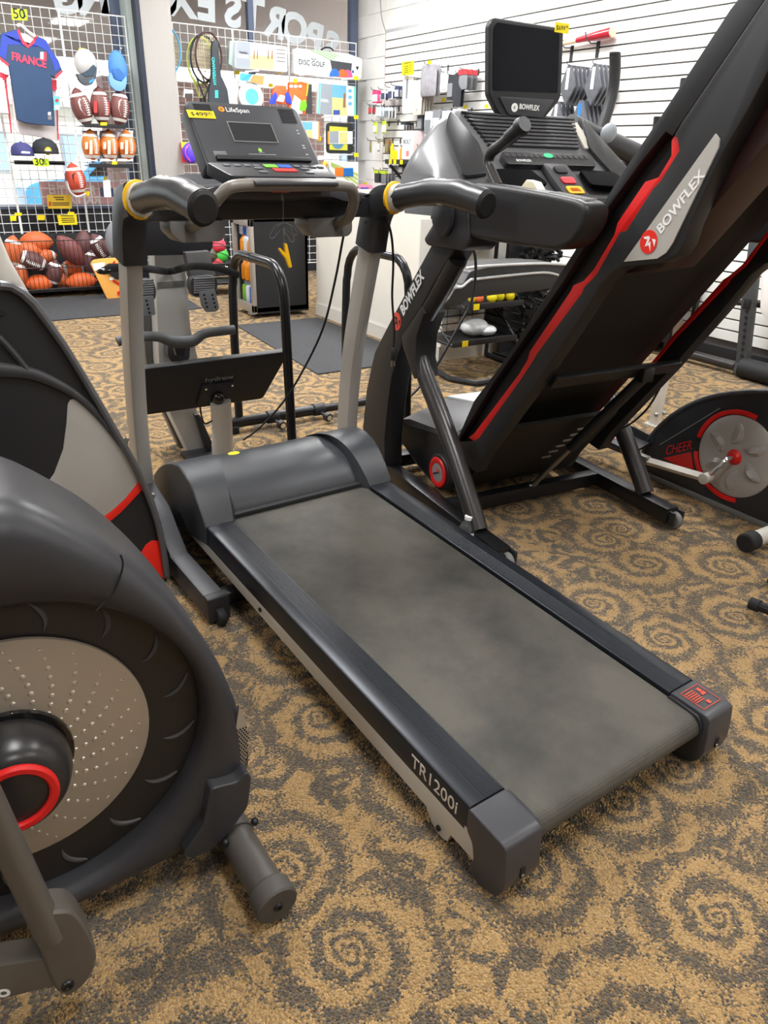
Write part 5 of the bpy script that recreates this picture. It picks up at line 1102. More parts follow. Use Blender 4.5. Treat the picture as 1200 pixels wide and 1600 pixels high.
for z, kinds in ((.09, (2, 3, 4, 5)), (.275, (0, 1, 0, 1)), (.475, (4, 0, 4, 0)), (.645, (3, 4, 3, 4))):
    for j, kd in enumerate(kinds):
        nm, c = drinks[kd]; x = 2.54; y = 6.02 + j * .078
        mb = MB(); hh = .14 if z > .6 or 'can' in nm else .165
        mb.lathe([(0, 0), (.030, 0), (.032, .01), (.032, hh * .62), (.028, hh * .75), (.012, hh * .88), (.012, hh), (0, hh)] if 'bottle' in nm else [(0, 0), (.028, 0), (.031, .008), (.031, hh - .02), (.026, hh), (0, hh)], (x, y, z + .004), (0, 0, 1), 14)
        row = {.09: 'bottom', .275: 'second', .475: 'third', .645: 'top'}[z]
        solo(mb, 'drink_' + nm.split('_')[1], M('drink_' + nm, c, .3), '%s %s on the %s shelf of the drinks fridge, %s' % (nm.split('_')[0], nm.split('_')[1], row, ('nearest the door hinge', 'second from the hinge', 'third from the hinge', 'farthest from the hinge')[j]), 'drink', group='drinks in the fridge')
def ribmat():
    m = M('ribbed_mat', (62, 63, 66), .8); n = m.node_tree.nodes; L = m.node_tree.links
    tc = n.new('ShaderNodeTexCoord'); wv = n.new('ShaderNodeTexWave'); wv.bands_direction = 'X'; wv.inputs['Scale'].default_value = 18; L.new(tc.outputs['Object'], wv.inputs['Vector'])
    bp = n.new('ShaderNodeBump'); bp.inputs['Strength'].default_value = .8; bp.inputs['Distance'].default_value = .006; L.new(wv.outputs['Fac'], bp.inputs['Height']); L.new(bp.outputs[0], n['Principled BSDF'].inputs['Normal']); return m
rm = ribmat()
mb = MB(); mb.prism([V(2.13, 4.12, .001), V(2.97, 4.12, .001), V(2.97, 5.72, .001), V(2.22, 5.72, .001)], (0, 0, .008), .002); solo(mb, 'floor_mat', rm, 'black ribbed rubber mat in front of the white counter', 'mat')
mb = MB(); mb.prism([V(.6, 6.50, .001), V(2.22, 6.52, .001), V(2.30, 7.55, .001), V(.6, 7.55, .001)], (0, 0, .008), .002); solo(mb, 'floor_mat', rm, 'black ribbed rubber mat in front of the football bins', 'mat')
# ------------------------------------------------------------------ wire grid panels before the windows
gw = M('grid_white', (238, 238, 236), .45); gwl = M('grid_wire_white', (226, 227, 226), .45)
YG = 8.12
def grid(x0, x1, lab, z0=.12, z1=2.36):
    t = thing('wire_grid_panel', lab, 'grid panel', ((x0 + x1) / 2, YG, z0), group='white wire grid panels')
    for a, b in ((V(x0 + .004, YG, z0), V(x0 + .004, YG, z1)), (V(x1 - .004, YG, z0), V(x1 - .004, YG, z1)), (V(x0, YG, z1), V(x1, YG, z1)), (V(x0, YG, z0), V(x1, YG, z0))):
        mb = MB(); mb.tube([a, b], .0055, 6); part(mb, 'frame_rod', gw, t)
    mb = MB(); n = 8
    for k in range(1, n): x = x0 + (x1 - x0) * k / n; mb.tube([V(x, YG, z0), V(x, YG, z1)], .0032, 4)
    k = z1 - .0762
    while k > z0 + .02: mb.tube([V(x0, YG, k), V(x1, YG, k)], .0032, 4); k -= .0762
    part(mb, 'wire', gwl, t, kind='stuff')
    return t
for x0, lab in ((.46, 'white wire grid panel at the far left edge of the window display'), (1.07, 'white wire grid panel behind the blue jersey'), (1.68, 'white wire grid panel holding the footballs, next to the grey pillar'), (2.69, 'white wire grid panel behind the rackets'), (3.30, 'white wire grid panel with the grey game box'), (3.91, 'white wire grid panel ending at the white block wall')):
    x1 = {.46: 1.068, 1.07: 1.678, 1.68: 2.255, 2.69: 3.298, 3.30: 3.908, 3.91: 4.72}[x0]
    grid(x0, x1, lab)

# ------------------------------------------------------------------ small builders for goods
def yq(px, y, d, mat, bev=0.0, rp=0.0):
    P_ = [PY(a, b, y) for a, b in px]
    if rp: P_ = round_poly(P_, rp)
    mb = MB(); mb.prism(P_, (0, d, 0), bev); return mb
def rect(x0, y0, x1, y1): return [(x0, y1), (x1, y1), (x1, y0), (x0, y0)]
def ytxt(s, px, py, y, h, mat, par, nm='print', xd=(1, 0, 0), yd=(0, 0, 1), width=None, bold=.01):
    return part(text_mb(s, PY(px, py, y), xd, yd, h, .0006, bold, width=width), nm, mat, par)
ink = inkblack
lime = M('lime_card', (206, 244, 40), .6, var=.02)
def card(px, y, mat, lab, txts=(), nm='price_sign', cat='sign', tilt=0.0):
    P_ = [PY(a, b, y) for a, b in px]; cx = sum((p for p in P_), V(0, 0, 0)) / len(P_)
    t = thing(nm, lab, cat, (cx.x, y, min(p.z for p in P_)))
    mb = MB(); mb.prism(P_, (0, .0015, 0)); part(mb, 'card', mat, t)
    xd = (P_[1] - P_[0]).normalized()
    for s, a, b, h in txts: part(text_mb(s, PY(a, b, y - .0008), xd, V(0, 0, 1), h, .0005, .01), 'print', ink, t)
    return t
def lines(t, y, rows, mat=None):
    for (a, b, c, d) in rows:
        p, q = PY(a, b, y), PY(c, d, y); mb = MB(); mb.prism([p, q, q + V(0, 0, .008), p + V(0, 0, .008)], (0, -.0006, 0)); part(mb, 'print_line', mat or ink, t)
card([(19, 31), (43, 32), (42, 15), (17, 13)], 7.90, lime, 'lime green 50 percent off sign above the blue jersey', [('50', 20.5, 28.5, .075), ('%', 32.5, 22.5, .035), ('OFF', 32.5, 27.5, .02)])
card([(54, 260), (77, 260), (76, 248), (50, 248)], 7.79, lime, 'lime green 30 percent off sign under the dark caps', [('30', 54, 258, .06), ('%', 66, 254, .032), ('OFF', 66, 258, .018)])
c_ = card([(75, 326), (112.5, 326), (111, 304.5), (73, 304.5)], 8.105, M('mustard_card', (240, 206, 60), .6), 'large mustard yellow card clipped to the grid above the football bins')
lines(c_, 8.104, [(84, 309, 100, 309), (87, 312.5, 100, 312.5), (82, 318, 108, 318), (82, 321, 108, 321)]); part(yq(rect(76, 315, 80.5, 322), 8.1035, .0004, None), 'print_block', M('rust_print', (208, 96, 48), .6), c_)
c_ = card([(92, 351.5), (121, 351), (119.5, 335), (89, 336)], 8.105, tagy, 'large bright yellow price card hanging above the football bins')
lines(c_, 8.104, [(95, 338, 115, 338), (96, 342, 116, 341.5), (96, 345, 117, 344.5), (97, 348, 117, 347.5)])
for i, (x0, y0, x1, y1, lab) in enumerate([(16, 337, 25.5, 345, 'small yellow tag on the grid, lower left of the bins'), (23, 332.5, 34, 337, 'thin yellow tag clipped at the grid seam'), (58.5, 336, 70, 344, 'small yellow tag over the middle of the football bins'), (106, 331, 116, 335.5, 'thin yellow tag above the large bright price card'), (123, 81.5, 131.5, 75, 'small yellow tag above the grey cap'), (131, 299, 140, 306, 'small yellow tag beside the hanging orange football'), (162, 276, 168, 281, 'small yellow tag above the hanging sock pack'), (157, 191, 167, 196, 'small yellow tag on the brown football shelf'), (175, 252.5, 183, 257, 'small yellow tag on the boxed football shelf')]):
    card(rect(x0, min(y0, y1), x1, max(y0, y1)), {157: 7.857, 175: 7.857}.get(x0, 8.112), tagy, lab, nm='price_tag', cat='price tag')

# ------------------------------------------------------------------ jerseys
def jersey(P_, y, thick, m_body, lab, name='jersey', cat='jersey'):
    """shirt outline in photo pixels, filled as a soft slab"""
    pts = [PY(a, b, y) for a, b in P_]; t = thing(name, lab, cat, (sum(p.x for p in pts) / len(pts), y, min(p.z for p in pts)))
    mb = MB(); mb.prism(pts, (0, thick, 0), .006, 3); part(mb, 'shirt', m_body, t); return t
navy = M('jersey_navy', (46, 70, 104), .7, var=.12, vscale=9); royal = M('jersey_royal', (52, 72, 170), .7, var=.15); jred = M('jersey_red', (226, 62, 78), .7); jwhite = M('jersey_white', (236, 228, 228), .75)
YJ = 7.88
J = jersey([(26, 46), (2, 52), (0, 60), (-2, 88), (14, 104), (20, 140), (27, 187), (40, 192), (62, 195), (86, 197), (84, 160), (80, 118), (86, 122), (98, 112), (92, 95), (79, 76), (72, 63), (58, 56), (50, 68), (43, 74), (36, 66)], YJ, .05, navy, 'dark blue FRANCE jersey with red trim on a white hanger')
def onj(px, nm, m, d=.003): part(yq(px, YJ - d, d + .001, m), nm, m, J)
onj([(26, 47), (4, 53), (2, 62), (-1, 86), (9, 93), (12, 70), (34, 70), (60, 72), (74, 80), (83, 100), (86, 112), (95, 106), (91, 96), (79, 77), (72, 64), (58, 57), (50, 69), (43, 75), (36, 67)], 'royal_yoke', royal, .002)
onj([(26, 46), (30, 46), (36, 62), (44, 70), (52, 62), (55, 56), (59, 57), (53, 68), (44, 75.5), (35, 68)], 'collar', jred, .004)
onj([(-2, 87), (-2, 92), (13, 104.5), (14, 100)], 'sleeve_cuff', jred, .004); onj([(86, 118), (97, 109), (99, 112), (87, 124)], 'sleeve_cuff', jred, .004)
onj([(31, 51), (56, 57), (51, 64), (44, 70), (37, 62)], 'inner_back', jwhite, .0005)
onj(rect(63, 81, 68, 93), 'badge_white', white, .004); onj(rect(68, 81.5, 72.5, 94.5), 'badge_red', jred, .004)
o = PY(18, 93.5, YJ - .0035); part(text_mb('FRANCE', o, PY(72, 106, YJ - .0035) - o, V(.12, 0, 1), .062, .001, .03, width=(PY(72, 106, YJ - .0035) - o).length), 'lettering', M('jersey_coral', (236, 66, 92), .6), J, 'red FRANCE lettering')
onj(rect(75, 175, 79.5, 180), 'hem_badge', white, .003); onj(rect(75, 181, 81, 187), 'hem_badge', greyplast, .003)
mb = MB(); mb.tube(spline([PY(27, 41, YJ - .02), PY(31, 38.5, YJ - .02), PY(37, 43, YJ - .02), PY(46, 51, YJ - .02), PY(55, 57, YJ - .02)], 4), .012, 8); part(mb, 'hanger', white, J)
mb = MB(); mb.tube(spline([PY(30, 39, YJ - .01), PY(31, 34, YJ), PY(34, 33, YJ + .1), PY(35, 36, YJ + .2)], 4), .004, 6); part(mb, 'hanger_hook', chrome, J)
jersey([(0, 96), (14, 100), (16, 112), (22, 200), (28, 209), (60, 214), (91, 220), (88, 150), (88, 125), (70, 100), (30, 90)], 7.99, .03, jwhite, 'white jersey with red stripes hanging behind the blue one')
W2 = [o for o in scene.objects if o.get('label', '').startswith('white jersey with red')][0]
for px in ([(6, 122), (10, 122), (19, 207), (17, 209)], [(88, 150), (90, 150), (92, 218), (90, 219)]): part(yq(px, 7.985, .004, jred), 'side_stripe', jred, W2)
part(yq([(0, 112), (14, 118), (8, 127), (0, 122)], 7.975, .01, jred), 'sleeve_cuff', jred, W2); part(yq(rect(81, 125, 89, 141), 7.97, .012, jred), 'sleeve_cuff', jred, W2)
t = jersey([(-6, 120), (4, 122), (9, 140), (14, 178), (-6, 176)], 7.93, .03, M('jersey_pale_grey', (218, 206, 206), .75), 'pale grey shirt cut off by the left edge of the picture')
t = thing('swing_tag', 'teal swing tag hanging beside the blue jersey hem', 'tag', PY(89, 170, 7.86)); part(yq(rect(84, 150, 93.5, 172), 7.86, .002, white), 'card', M('tag_teal', (96, 204, 198), .6), t); part(yq([(89 + 3 * cos(k * pi / 6), 157 + 3 * sin(k * pi / 6)) for k in range(12)], 7.858, .002, white), 'print_dot', M('tag_plum', (180, 60, 70), .6), t); part(yq(rect(85.5, 164, 92.5, 171), 7.858, .002, white), 'print_block', white, t)

# ------------------------------------------------------------------ caps
def cap(c, r, m, lab, kind, brim=None, rot=0.0):
    t = thing('cap', lab, 'cap', (c.x, c.y, c.z - r)); 
    if kind == 'shelf':
        mb = MB(); mb.lathe([(r, -.3 * r), (r * 1.0, .1 * r), (r * .9, .45 * r), (r * .62, .72 * r), (r * .2, .84 * r), (0, .85 * r)], c, (0, 0, 1), 20); part(mb, 'crown', m, t)
        mb = MB(); mb.prism([c + V(r * .95 * cos(a), -r * 1.45 * abs(sin(a)) if sin(a) < 0 else 0, -.26 * r) for a in [pi + pi * k / 10 for k in range(11)]], (0, 0, .018), .004); part(mb, 'peak', brim or m, t)
        mb = MB(); mb.ell(c + V(0, 0, .85 * r), (.012, .012, .008), 8, 6); part(mb, 'button', m, t)
    return t
t = cap(PY(35, 238, 7.88), .095, M('cap_navy', (64, 64, 116), .75), 'navy cap with a small white badge on the shelf under the jerseys', 'shelf'); part(yq([(34, 236), (47, 237), (47, 240), (38, 242), (33, 239)], 7.78, .004, white), 'badge', white, t)
t = cap(PY(71, 234, 7.88), .110, M('cap_black', (40, 44, 48), .75), 'black cap with a round yellow emblem on the shelf under the jerseys', 'shelf'); part(yq([(75 + 5.5 * cos(k * pi / 8), 236 + 6.5 * sin(k * pi / 8)) for k in range(16)], 7.765, .006, white), 'emblem', M('emblem_gold', (240, 190, 50), .6), t); part(yq([(75 + 3.6 * cos(k * pi / 8), 236.5 + 3.4 * sin(k * pi / 8)) for k in range(16)], 7.763, .004, white), 'emblem_centre', M('emblem_white', (226, 224, 216), .6), t)
# two caps hanging on hooks
t = thing('cap', 'clear wrapped grey cap hanging by its strap under a yellow tag', 'cap', PY(135, 135, 7.95)); cg = M('cap_charcoal', (82, 88, 94), .7)
mb = MB(); mb.ell(PY(134, 99, 7.97), (.10, .07, .115), 18, 10); part(mb, 'crown', M('cap_wrap_grey', (196, 194, 192), .35), t)
part(yq(spline([V(119, 114, 0), V(127, 116, 0), V(140, 108, 0), V(146, 101, 0), V(152, 106, 0), V(150, 124, 0), V(140, 134, 0), V(130, 133, 0), V(122, 124, 0)], 2, closed=True) and [(119, 114), (127, 116), (140, 108), (146, 101), (152, 106), (151, 122), (143, 133), (134, 134), (125, 128)], 7.86, .06, cg, .01, .02), 'peak', cg, t); part(yq([(127, 115), (140, 108), (146, 101), (151, 106), (146, 118), (135, 120)], 7.855, .02, cg), 'under_brim', M('cap_slate', (58, 74, 88), .7), t)
part(yq([(139, 127), (147, 122), (147.5, 126), (140, 131)], 7.854, .006, white), 'badge', M('badge_blue', (60, 150, 220), .5), t)
t = thing('cap', 'sky blue cap hanging peak down beside the pillar', 'cap', PY(183, 142, 7.93)); cb_ = M('cap_sky', (84, 142, 218), .7)
mb = MB(); mb.ell(PY(184, 108, 7.97), (.085, .08, .15), 18, 10); part(mb, 'crown', cb_, t)
part(yq([(170, 122), (173, 112), (178, 124), (190, 128), (197, 118), (199, 125), (196, 138), (189, 143), (180, 141), (173, 134)], 7.86, .05, cb_, .01, .015), 'peak', M('cap_sky_light', (120, 168, 228), .7), t); part(yq([(174, 108), (186, 106), (195, 116), (192, 127), (182, 125)], 7.868, .02, cb_, .004, .02), 'back_gap', M('cap_deep_blue', (56, 108, 176), .7), t)
mb = MB(); mb.tube([PY(181, 88, 8.10), PY(190, 75, 7.90)], .004, 6); part(mb, 'hook', white, t)
def shelf(x0, x1, py, y, lab, dep=.20):
    a, b = PY(x0, py, y), PY(x1, py, y); t = thing('grid_shelf', lab, 'shelf', ((a.x + b.x) / 2, y + dep / 2, a.z - .02))
    mb = MB(); mb.box(((a.x + b.x) / 2, y + dep / 2, a.z - .012), (b.x - a.x, dep, .010)); part(mb, 'tray', blacksteel, t)
    mb = MB(); mb.box(((a.x + b.x) / 2, y + .004, a.z - .008), (b.x - a.x, .008, .034)); part(mb, 'front_lip', black, t); return t
shelf(22, 101, 252, 7.80, 'black shelf carrying the two dark caps', .26); shelf(131, 196, 194, 7.86, 'black shelf carrying the three brown footballs'); shelf(139, 208, 257, 7.86, 'black shelf carrying the three boxed orange footballs')

# ------------------------------------------------------------------ footballs
fbrown = M('football_brown', (122, 76, 72), .55, bump=.2, bscale=300); forange = M('football_orange', (196, 98, 54), .55, bump=.2, bscale=300); ftan = M('football_tan', (216, 122, 52), .55, bump=.2, bscale=300); fdark = M('football_maroon', (96, 62, 62), .55, bump=.2, bscale=300)
LEN_F = .138
def fprof(R, Lh, n=14):
    return [(R * (1 - abs(-1 + 2 * k / n) ** 2.0) ** .78 if 0 < k < n else 0, Lh * (-1 + 2 * k / n)) for k in range(n + 1)]
def football(c, ax, m, lab, R=.085, Lh=.14, stripes=True, lace=True, logo=None, group=None, lacedir=(0, -1, 0), label_cat='football'):
    ax = Vector(ax).normalized(); t = thing('football', lab, 'football', (c.x, c.y, c.z - R), group=group)
    mb = MB(); mb.lathe(fprof(R, Lh), c, ax, 18); part(mb, 'ball', m, t, angle=60)
    ld = Vector(lacedir); ld = (ld - ax * ld.dot(ax)).normalized(); sd = ax.cross(ld)
    def surf(h, a):  # point on skin
        r = R * (1 - abs(h / Lh) ** 2.0) ** .78; return c + ax * h + (ld * cos(a) + sd * sin(a)) * (r + .0015)
    if stripes:
        for h in (-.62 * Lh, .62 * Lh):
            mb = MB(); mb.lathe([(R * (1 - abs(hh / Lh) ** 2) ** .78 + e, hh) for hh, e in ((h - .012, -.001), (h - .012, .002), (h, .002), (h + .012, .002), (h + .012, -.001))], c, ax, 18); part(mb, 'white_stripe', white, t)
    if lace:
        mb = MB()
        for k in range(8):
            h = (-.40 + .80 * k / 7) * Lh; mb.tube([surf(h, .0 - .22), surf(h, .22)], .0035, 5)
        mb.tube([surf((-.44 + .88 * j / 6) * Lh, 0) for j in range(7)], .003, 5); part(mb, 'lace', white, t, kind='stuff')
    if logo:
        mb = MB(); q = [(-.30, .42), (-.02, .30), (.30, .42), (.34, .52), (.05, .44), (-.20, .56), (-.34, .62)]
        P_ = [surf(h * Lh, -a_ * 1.25) for h, a_ in [(.34, .30), (.38, .42), (.20, .52), (-.42, .36), (-.05, .62), (.30, .62), (.44, .40)]]
        mb.prism(P_, ld * .002); part(mb, 'emblem', logo, t)
    return t
for i, (cx, cy, dx, col, lg) in enumerate([(127.5, 168, -.22, fbrown, white), (157, 166, .0, fbrown, None), (187, 169, .16, fbrown, M('logo_grey', (196, 190, 190), .6))]):
    t = football(PY(cx, cy, 7.95), (dx, 0, 1), col, ('leftmost of the three brown footballs on the upper shelf', 'middle brown football with red print on the upper shelf', 'rightmost of the three brown footballs on the upper shelf')[i], R=.089, Lh=.165, logo=lg, group='brown footballs on the upper shelf', lacedir=(.42, -1, 0))
    if i == 1:
        part(yq(rect(147, 158, 152, 176), 7.862, .004, red), 'red_print', M('print_red', (226, 60, 60), .6), t); part(yq(rect(169, 160, 171, 178), 7.88, .004, red), 'red_print', M('print_red'), t)
for i, cx in enumerate((142.5, 171, 198)):
    c = PY(cx, 228, 7.96); bx_ = thing('ball_box', ('leftmost white display box for an orange football', 'middle white display box for an orange football', 'white display box for an orange football, next to the pillar')[i], 'box', (c.x, 7.96, c.z - .13), group='white football boxes')
    part(yq([(cx - 15, 252), (cx + 10, 252), (cx + 10, 204), (cx - 15, 204)], 8.055, .012, white, .003), 'back_card', M('box_white', (236, 234, 236), .5), bx_)
    part(yq(rect(cx - 12, 204.5, cx - 2, 206.5), 8.052, .004, white), 'print_strip', M('print_blue', (58, 88, 170), .6), bx_)
    part(yq([(cx - 15, 252), (cx + 10, 252), (cx + 10, 248), (cx - 14, 248)], 7.93, .13, white), 'base_tray', M('box_white'), bx_)
    t = football(PY(cx, 228, 7.965), (.04, 0, 1), ftan, ('leftmost boxed orange football on the lower shelf', 'middle boxed orange football on the lower shelf', 'boxed orange football nearest the pillar')[i], R=.085, Lh=.145, group='boxed orange footballs', lacedir=(.35, -1, 0))
    part(yq(rect(cx - 9.5, 222, cx - 5, 233), 7.878, .004, white), 'number_print', M('print_cream', (236, 214, 190), .6), t); part(yq(rect(cx - 2.5, 219, cx + 2, 241), 7.874, .004, white), 'print_panel', M('print_cream'), t)
t = football(PY(118, 281, 7.93), (-.10, 0, 1), M('football_red', (190, 74, 52), .55, bump=.2, bscale=300), 'orange red football in a clear holder hanging above the yellow cards', R=.092, Lh=.15, logo=inkblack, lacedir=(.35, -1, 0))
mb = MB(); mb.tube(spline([PY(104, 283, 7.88), PY(110, 300, 7.85), PY(121, 307, 7.85), PY(134, 303, 7.88)], 4), .010, 8); part(mb, 'clear_holder', M('clear_plastic', (236, 236, 240), .15, trans=.6, alpha=.7), t)
mb = MB(); mb.tube([PY(167, 281, 7.90), PY(167, 280, 8.12)], .004, 6); solo(mb, 'peg_hook', white, 'white peg hook carrying the sock pack', 'hook')
t = thing('sock_pack', 'white carded sock pack hanging on the grid', 'pack', PY(168, 308, 7.95)); part(yq([(163, 308), (174, 308), (172, 281), (161, 282)], 7.93, .01, white), 'card', white, t); part(yq([(158, 307), (163, 308), (161, 293), (157, 293)], 7.94, .02, white), 'sock', M('sock_navy', (40, 50, 72), .8), t); part(yq([(174, 308), (178, 308), (177, 294), (173, 294)], 7.94, .02, white), 'sock', M('sock_navy'), t)

# bins of loose footballs
bn = thing('wire_bin', 'black wire bin full of loose footballs below the window', 'bin', (1.35, 7.75, 0))
bx0, bx1, by0, by1 = .80, 1.90, 7.58, 8.06
mb = MB()
for z in (.08, .27, .50):
    mb.tube([V(bx0, by0, z), V(bx1, by0, z)], .004, 4)
k = bx0
while k < bx1: mb.tube([V(k, by0, .08), V(k, by0, .50)], .002, 4); k += .038
for x in (bx0, 1.345, bx1):
    for z in (.08, .27, .50): mb.tube([V(x, by0, z), V(x, by1, z)], .004, 4)
part(mb, 'front_wire', M('bin_wire', (24, 24, 26), .5), bn, kind='stuff')
mb = MB(); mb.box(((bx0 + bx1) / 2, (by0 + by1) / 2, .065), (bx1 - bx0, by1 - by0, .02)); part(mb, 'floor_tray', blacksteel, bn)
mb = MB(); mb.box(((bx0 + bx1) / 2, by1, .30), (bx1 - bx0, .012, .44)); part(mb, 'back_panel', dark_wall, bn)
for x in (bx0, bx1):
    for y in (by0, by1): mb = MB(); mb.box((x, y, .03), (.03, .03, .06)); part(mb, 'foot', blacksteel, bn)
bf = [(57, 378, (1, 0, -.05), forange, .095, .155, 'large orange football lying on top of the left pile', 0), (19, 394, (.25, 0, 1), forange, .085, .15, 'orange football standing at the left end of the bin', 1), (44, 391, (1, 0, -.2), forange, .07, .12, 'small orange football tucked under the topmost one', 0), (72, 401, (1, 0, .1), forange, .065, .105, 'small orange football at the right of the left pile', 1),
      (51, 407, (1, 0, -.5), fdark, .08, .14, 'dark brown laced football in the middle of the left pile', 2), (30, 430, (.2, 0, 1), forange, .075, .14, 'orange football at the lower left corner of the bin', 1), (61, 443, (1, 0, 0), M('football_bright_orange', (220, 100, 48), .5), .082, .135, 'bright orange football at the bottom of the left pile', 0), (84, 427, (.35, 0, 1), fdark, .075, .13, 'dark brown football with a white band at the divider', 1),
      (111, 392, (-.6, 0, .8), M('football_wine', (120, 68, 66), .55), .095, .17, 'large wine red football leaning on the right pile', 0), (131, 384, (.15, 0, 1), fdark, .085, .15, 'dark brown football standing upright behind the right pile', 0), (114, 419, (1, 0, .1), M('football_bright_orange'), .085, .125, 'orange football in the middle of the right pile', 1), (127, 440, (1, 0, .05), M('football_bright_orange'), .085, .15, 'bright orange football at the bottom of the right pile', 0), (141, 412, (.2, 0, 1), fdark, .085, .15, 'brown football half hidden by the wooden board', 1), (158, 388, (-.5, 0, 1), fdark, .085, .15, 'dark brown football with a bold white band at the right end', 2), (100, 440, (.3, 0, 1), forange, .065, .12, 'orange football jammed against the bin divider', 0)]
for (px, py, ax, m, R, Lh, lab, st), yb in zip(bf, (7.95, 7.69, 7.84, 7.86, 7.67, 7.70, 7.70, 7.70, 7.70, 7.90, 7.87, 7.70, 7.86, 7.69, 7.88)):
    c = PY(px, py, yb); football(c, ax, m, lab, R, Lh, stripes=st > 0, lace=st == 2, group='loose footballs in the wire bin', lacedir=(-.3, -1, -.2))
t = thing('wakeboard', 'orange wooden board with black bindings leaning by the football bin', 'board', PZ(170, 478, 0)); 
wb = [(141, 412), (146, 406), (160, 404), (180, 403), (205, 402), (215, 430), (215, 460), (200, 476), (180, 475), (168, 468)]
part(yq(wb, 7.30, .02, None, .005, .03), 'board', M('board_orange', (238, 172, 84), .45), t)
part(yq([(144, 412), (164, 410), (163, 421), (147, 423)], 7.296, .003, white), 'paper_label', white, t)
part(yq([(160, 420), (170, 412), (190, 412), (200, 425), (185, 438), (170, 428)], 7.27, .04, None, .01, .02), 'binding', rubber, t); part(yq(rect(171, 433, 178, 438), 7.292, .004, white), 'sticker', white, t)
part(yq([(172, 416), (178, 408), (181, 408), (176, 418)], 7.292, .004, None), 'red_mark', red, t); part(yq([(176, 436), (186, 442), (186, 446), (176, 440)], 7.292, .004, None), 'red_mark', red, t); part(yq([(183, 456), (190, 453), (190, 460), (184, 462)], 7.292, .004, None), 'red_mark', red, t)
t = thing('backpack', 'grey backpack hanging beside the wooden board', 'backpack', PY(185, 405, 7.5)); mb = MB(); mb.ell(PY(187, 378, 7.42), (.13, .09, .19), 16, 10); part(mb, 'body', M('pack_grey', (128, 130, 134), .8), t); mb = MB(); mb.tube(spline([PY(178, 352, 7.5), PY(168, 375, 7.45), PY(176, 400, 7.48)], 4), .012, 8); part(mb, 'strap', rubber, t)
# red and green balls seen past the rower
for px, py, col, lab in ((341, 384, (226, 60, 80), 'red ball on the floor rack beside the fridge, upper one'), (345, 399, (70, 190, 70), 'green ball on the floor rack beside the fridge'), (338, 412, (216, 50, 70), 'red ball on the floor rack beside the fridge, lower one'), (328, 399, (90, 84, 70), 'olive ball on the floor rack beside the fridge')):
    c = PY(px, py, 7.2); t = thing('ball', lab, 'ball', (c.x, c.y, c.z - .075)); mb = MB(); mb.ell(c, (.075, .075, .075), 16, 10); part(mb, 'skin', M('ball_%d' % col[1], col, .45), t); mb = MB(); mb.lathe([(.0755, -.004), (.0762, 0), (.0755, .004)], c, (.4, .3, 1), 20); part(mb, 'seam', inkblack, t)
rk = thing('ball_rack', 'low black wire rack holding red and green balls', 'rack', (PY(338, 400, 7.2).x, 7.25, 0)); c = PY(338, 400, 7.2)
mb = MB()
for z in (.12, .30, .46): mb.tube([V(c.x - .22, 7.08, z), V(c.x + .2, 7.08, z)], .005, 5); mb.tube([V(c.x - .22, 7.40, z), V(c.x + .2, 7.40, z)], .005, 5)
part(mb, 'wire', blacksteel, rk, kind='stuff')
for dx in (-.22, .2):
    for y in (7.08, 7.40): mb = MB(); mb.box((c.x + dx, y, .25), (.02, .02, .5)); part(mb, 'post', blacksteel, rk)
for z in (.11, .29): mb = MB(); mb.box((c.x - .01, 7.24, z), (.44, .34, .01)); part(mb, 'shelf', blacksteel, rk)
# ------------------------------------------------------------------ rackets and games on the right hand grid
def racket(c, rx, rz, m, lab, tilt=0.0, hl=.30, strings=True, gripc=(40, 40, 44), y=None):
    t = thing('racket', lab, 'racket', (c.x, c.y, c.z - rz - hl)); Rm = Matrix.Rotation(tilt, 3, 'Y')
    f = lambda a, b, d=0: c + Rm @ V(a, d, b)
    mb = MB(); mb.tube([f(rx * cos(2 * pi * k / 28), rz * sin(2 * pi * k / 28)) for k in range(28)], .010, 8, closed=True)
    mb.tube([f(-rx * .62, -rz * .78), f(-.02, -rz - .09), f(0, -rz - .14)], .008, 6); mb.tube([f(rx * .62, -rz * .78), f(.02, -rz - .09), f(0, -rz - .14)], .008, 6); part(mb, 'frame', m, t)
    mb = MB(); mb.tube([f(0, -rz - .12), f(0, -rz - .12 - hl)], .015, 10); part(mb, 'grip', M('grip_%d_%d' % gripc[:2], gripc, .6), t)
    if strings:
        mb = MB(); n = 12
        for k in range(1, n):
            u = -1 + 2 * k / n; s_ = sqrt(1 - u * u); mb.tube([f(u * rx, -s_ * rz), f(u * rx, s_ * rz)], .0014, 4); mb.tube([f(-s_ * rx, u * rz), f(s_ * rx, u * rz)], .0014, 4)
        part(mb, 'string', M('string_cream', (232, 218, 170), .5), t, kind='stuff')
    return t
racket(PY(262, 79, 8.07), .125, .19, M('racket_blue', (96, 160, 196), .35), 'blue framed tennis racket half hidden by the grey pillar', tilt=.05, gripc=(226, 84, 92))
racket(PY(326, 88, 7.93), .13, .20, M('racket_maroon', (70, 44, 50), .35), 'dark red tennis racket behind the console', tilt=.03)
racket(PY(318, 92, 8.00), .13, .20, M('racket_black', (46, 48, 52), .35), 'black tennis racket hanging behind the dark red one', tilt=.06); racket(PY(313, 95, 8.06), .13, .20, M('racket_lime', (186, 200, 90), .35), 'yellow green tipped racket at the back of the racket hook', tilt=.07, strings=False)
t = thing('racket_cover', 'black padded racket cover with turquoise lettering behind the console', 'racket cover', PY(345, 155, 7.86))
part(yq([(331, 70), (334, 64), (338, 62), (342, 66), (343, 85), (346, 118), (356, 140), (360, 170), (326, 170), (327, 140), (331, 118)], 7.86, .05, None, .012, .02), 'cover', M('cover_black', (52, 58, 64), .6), t)
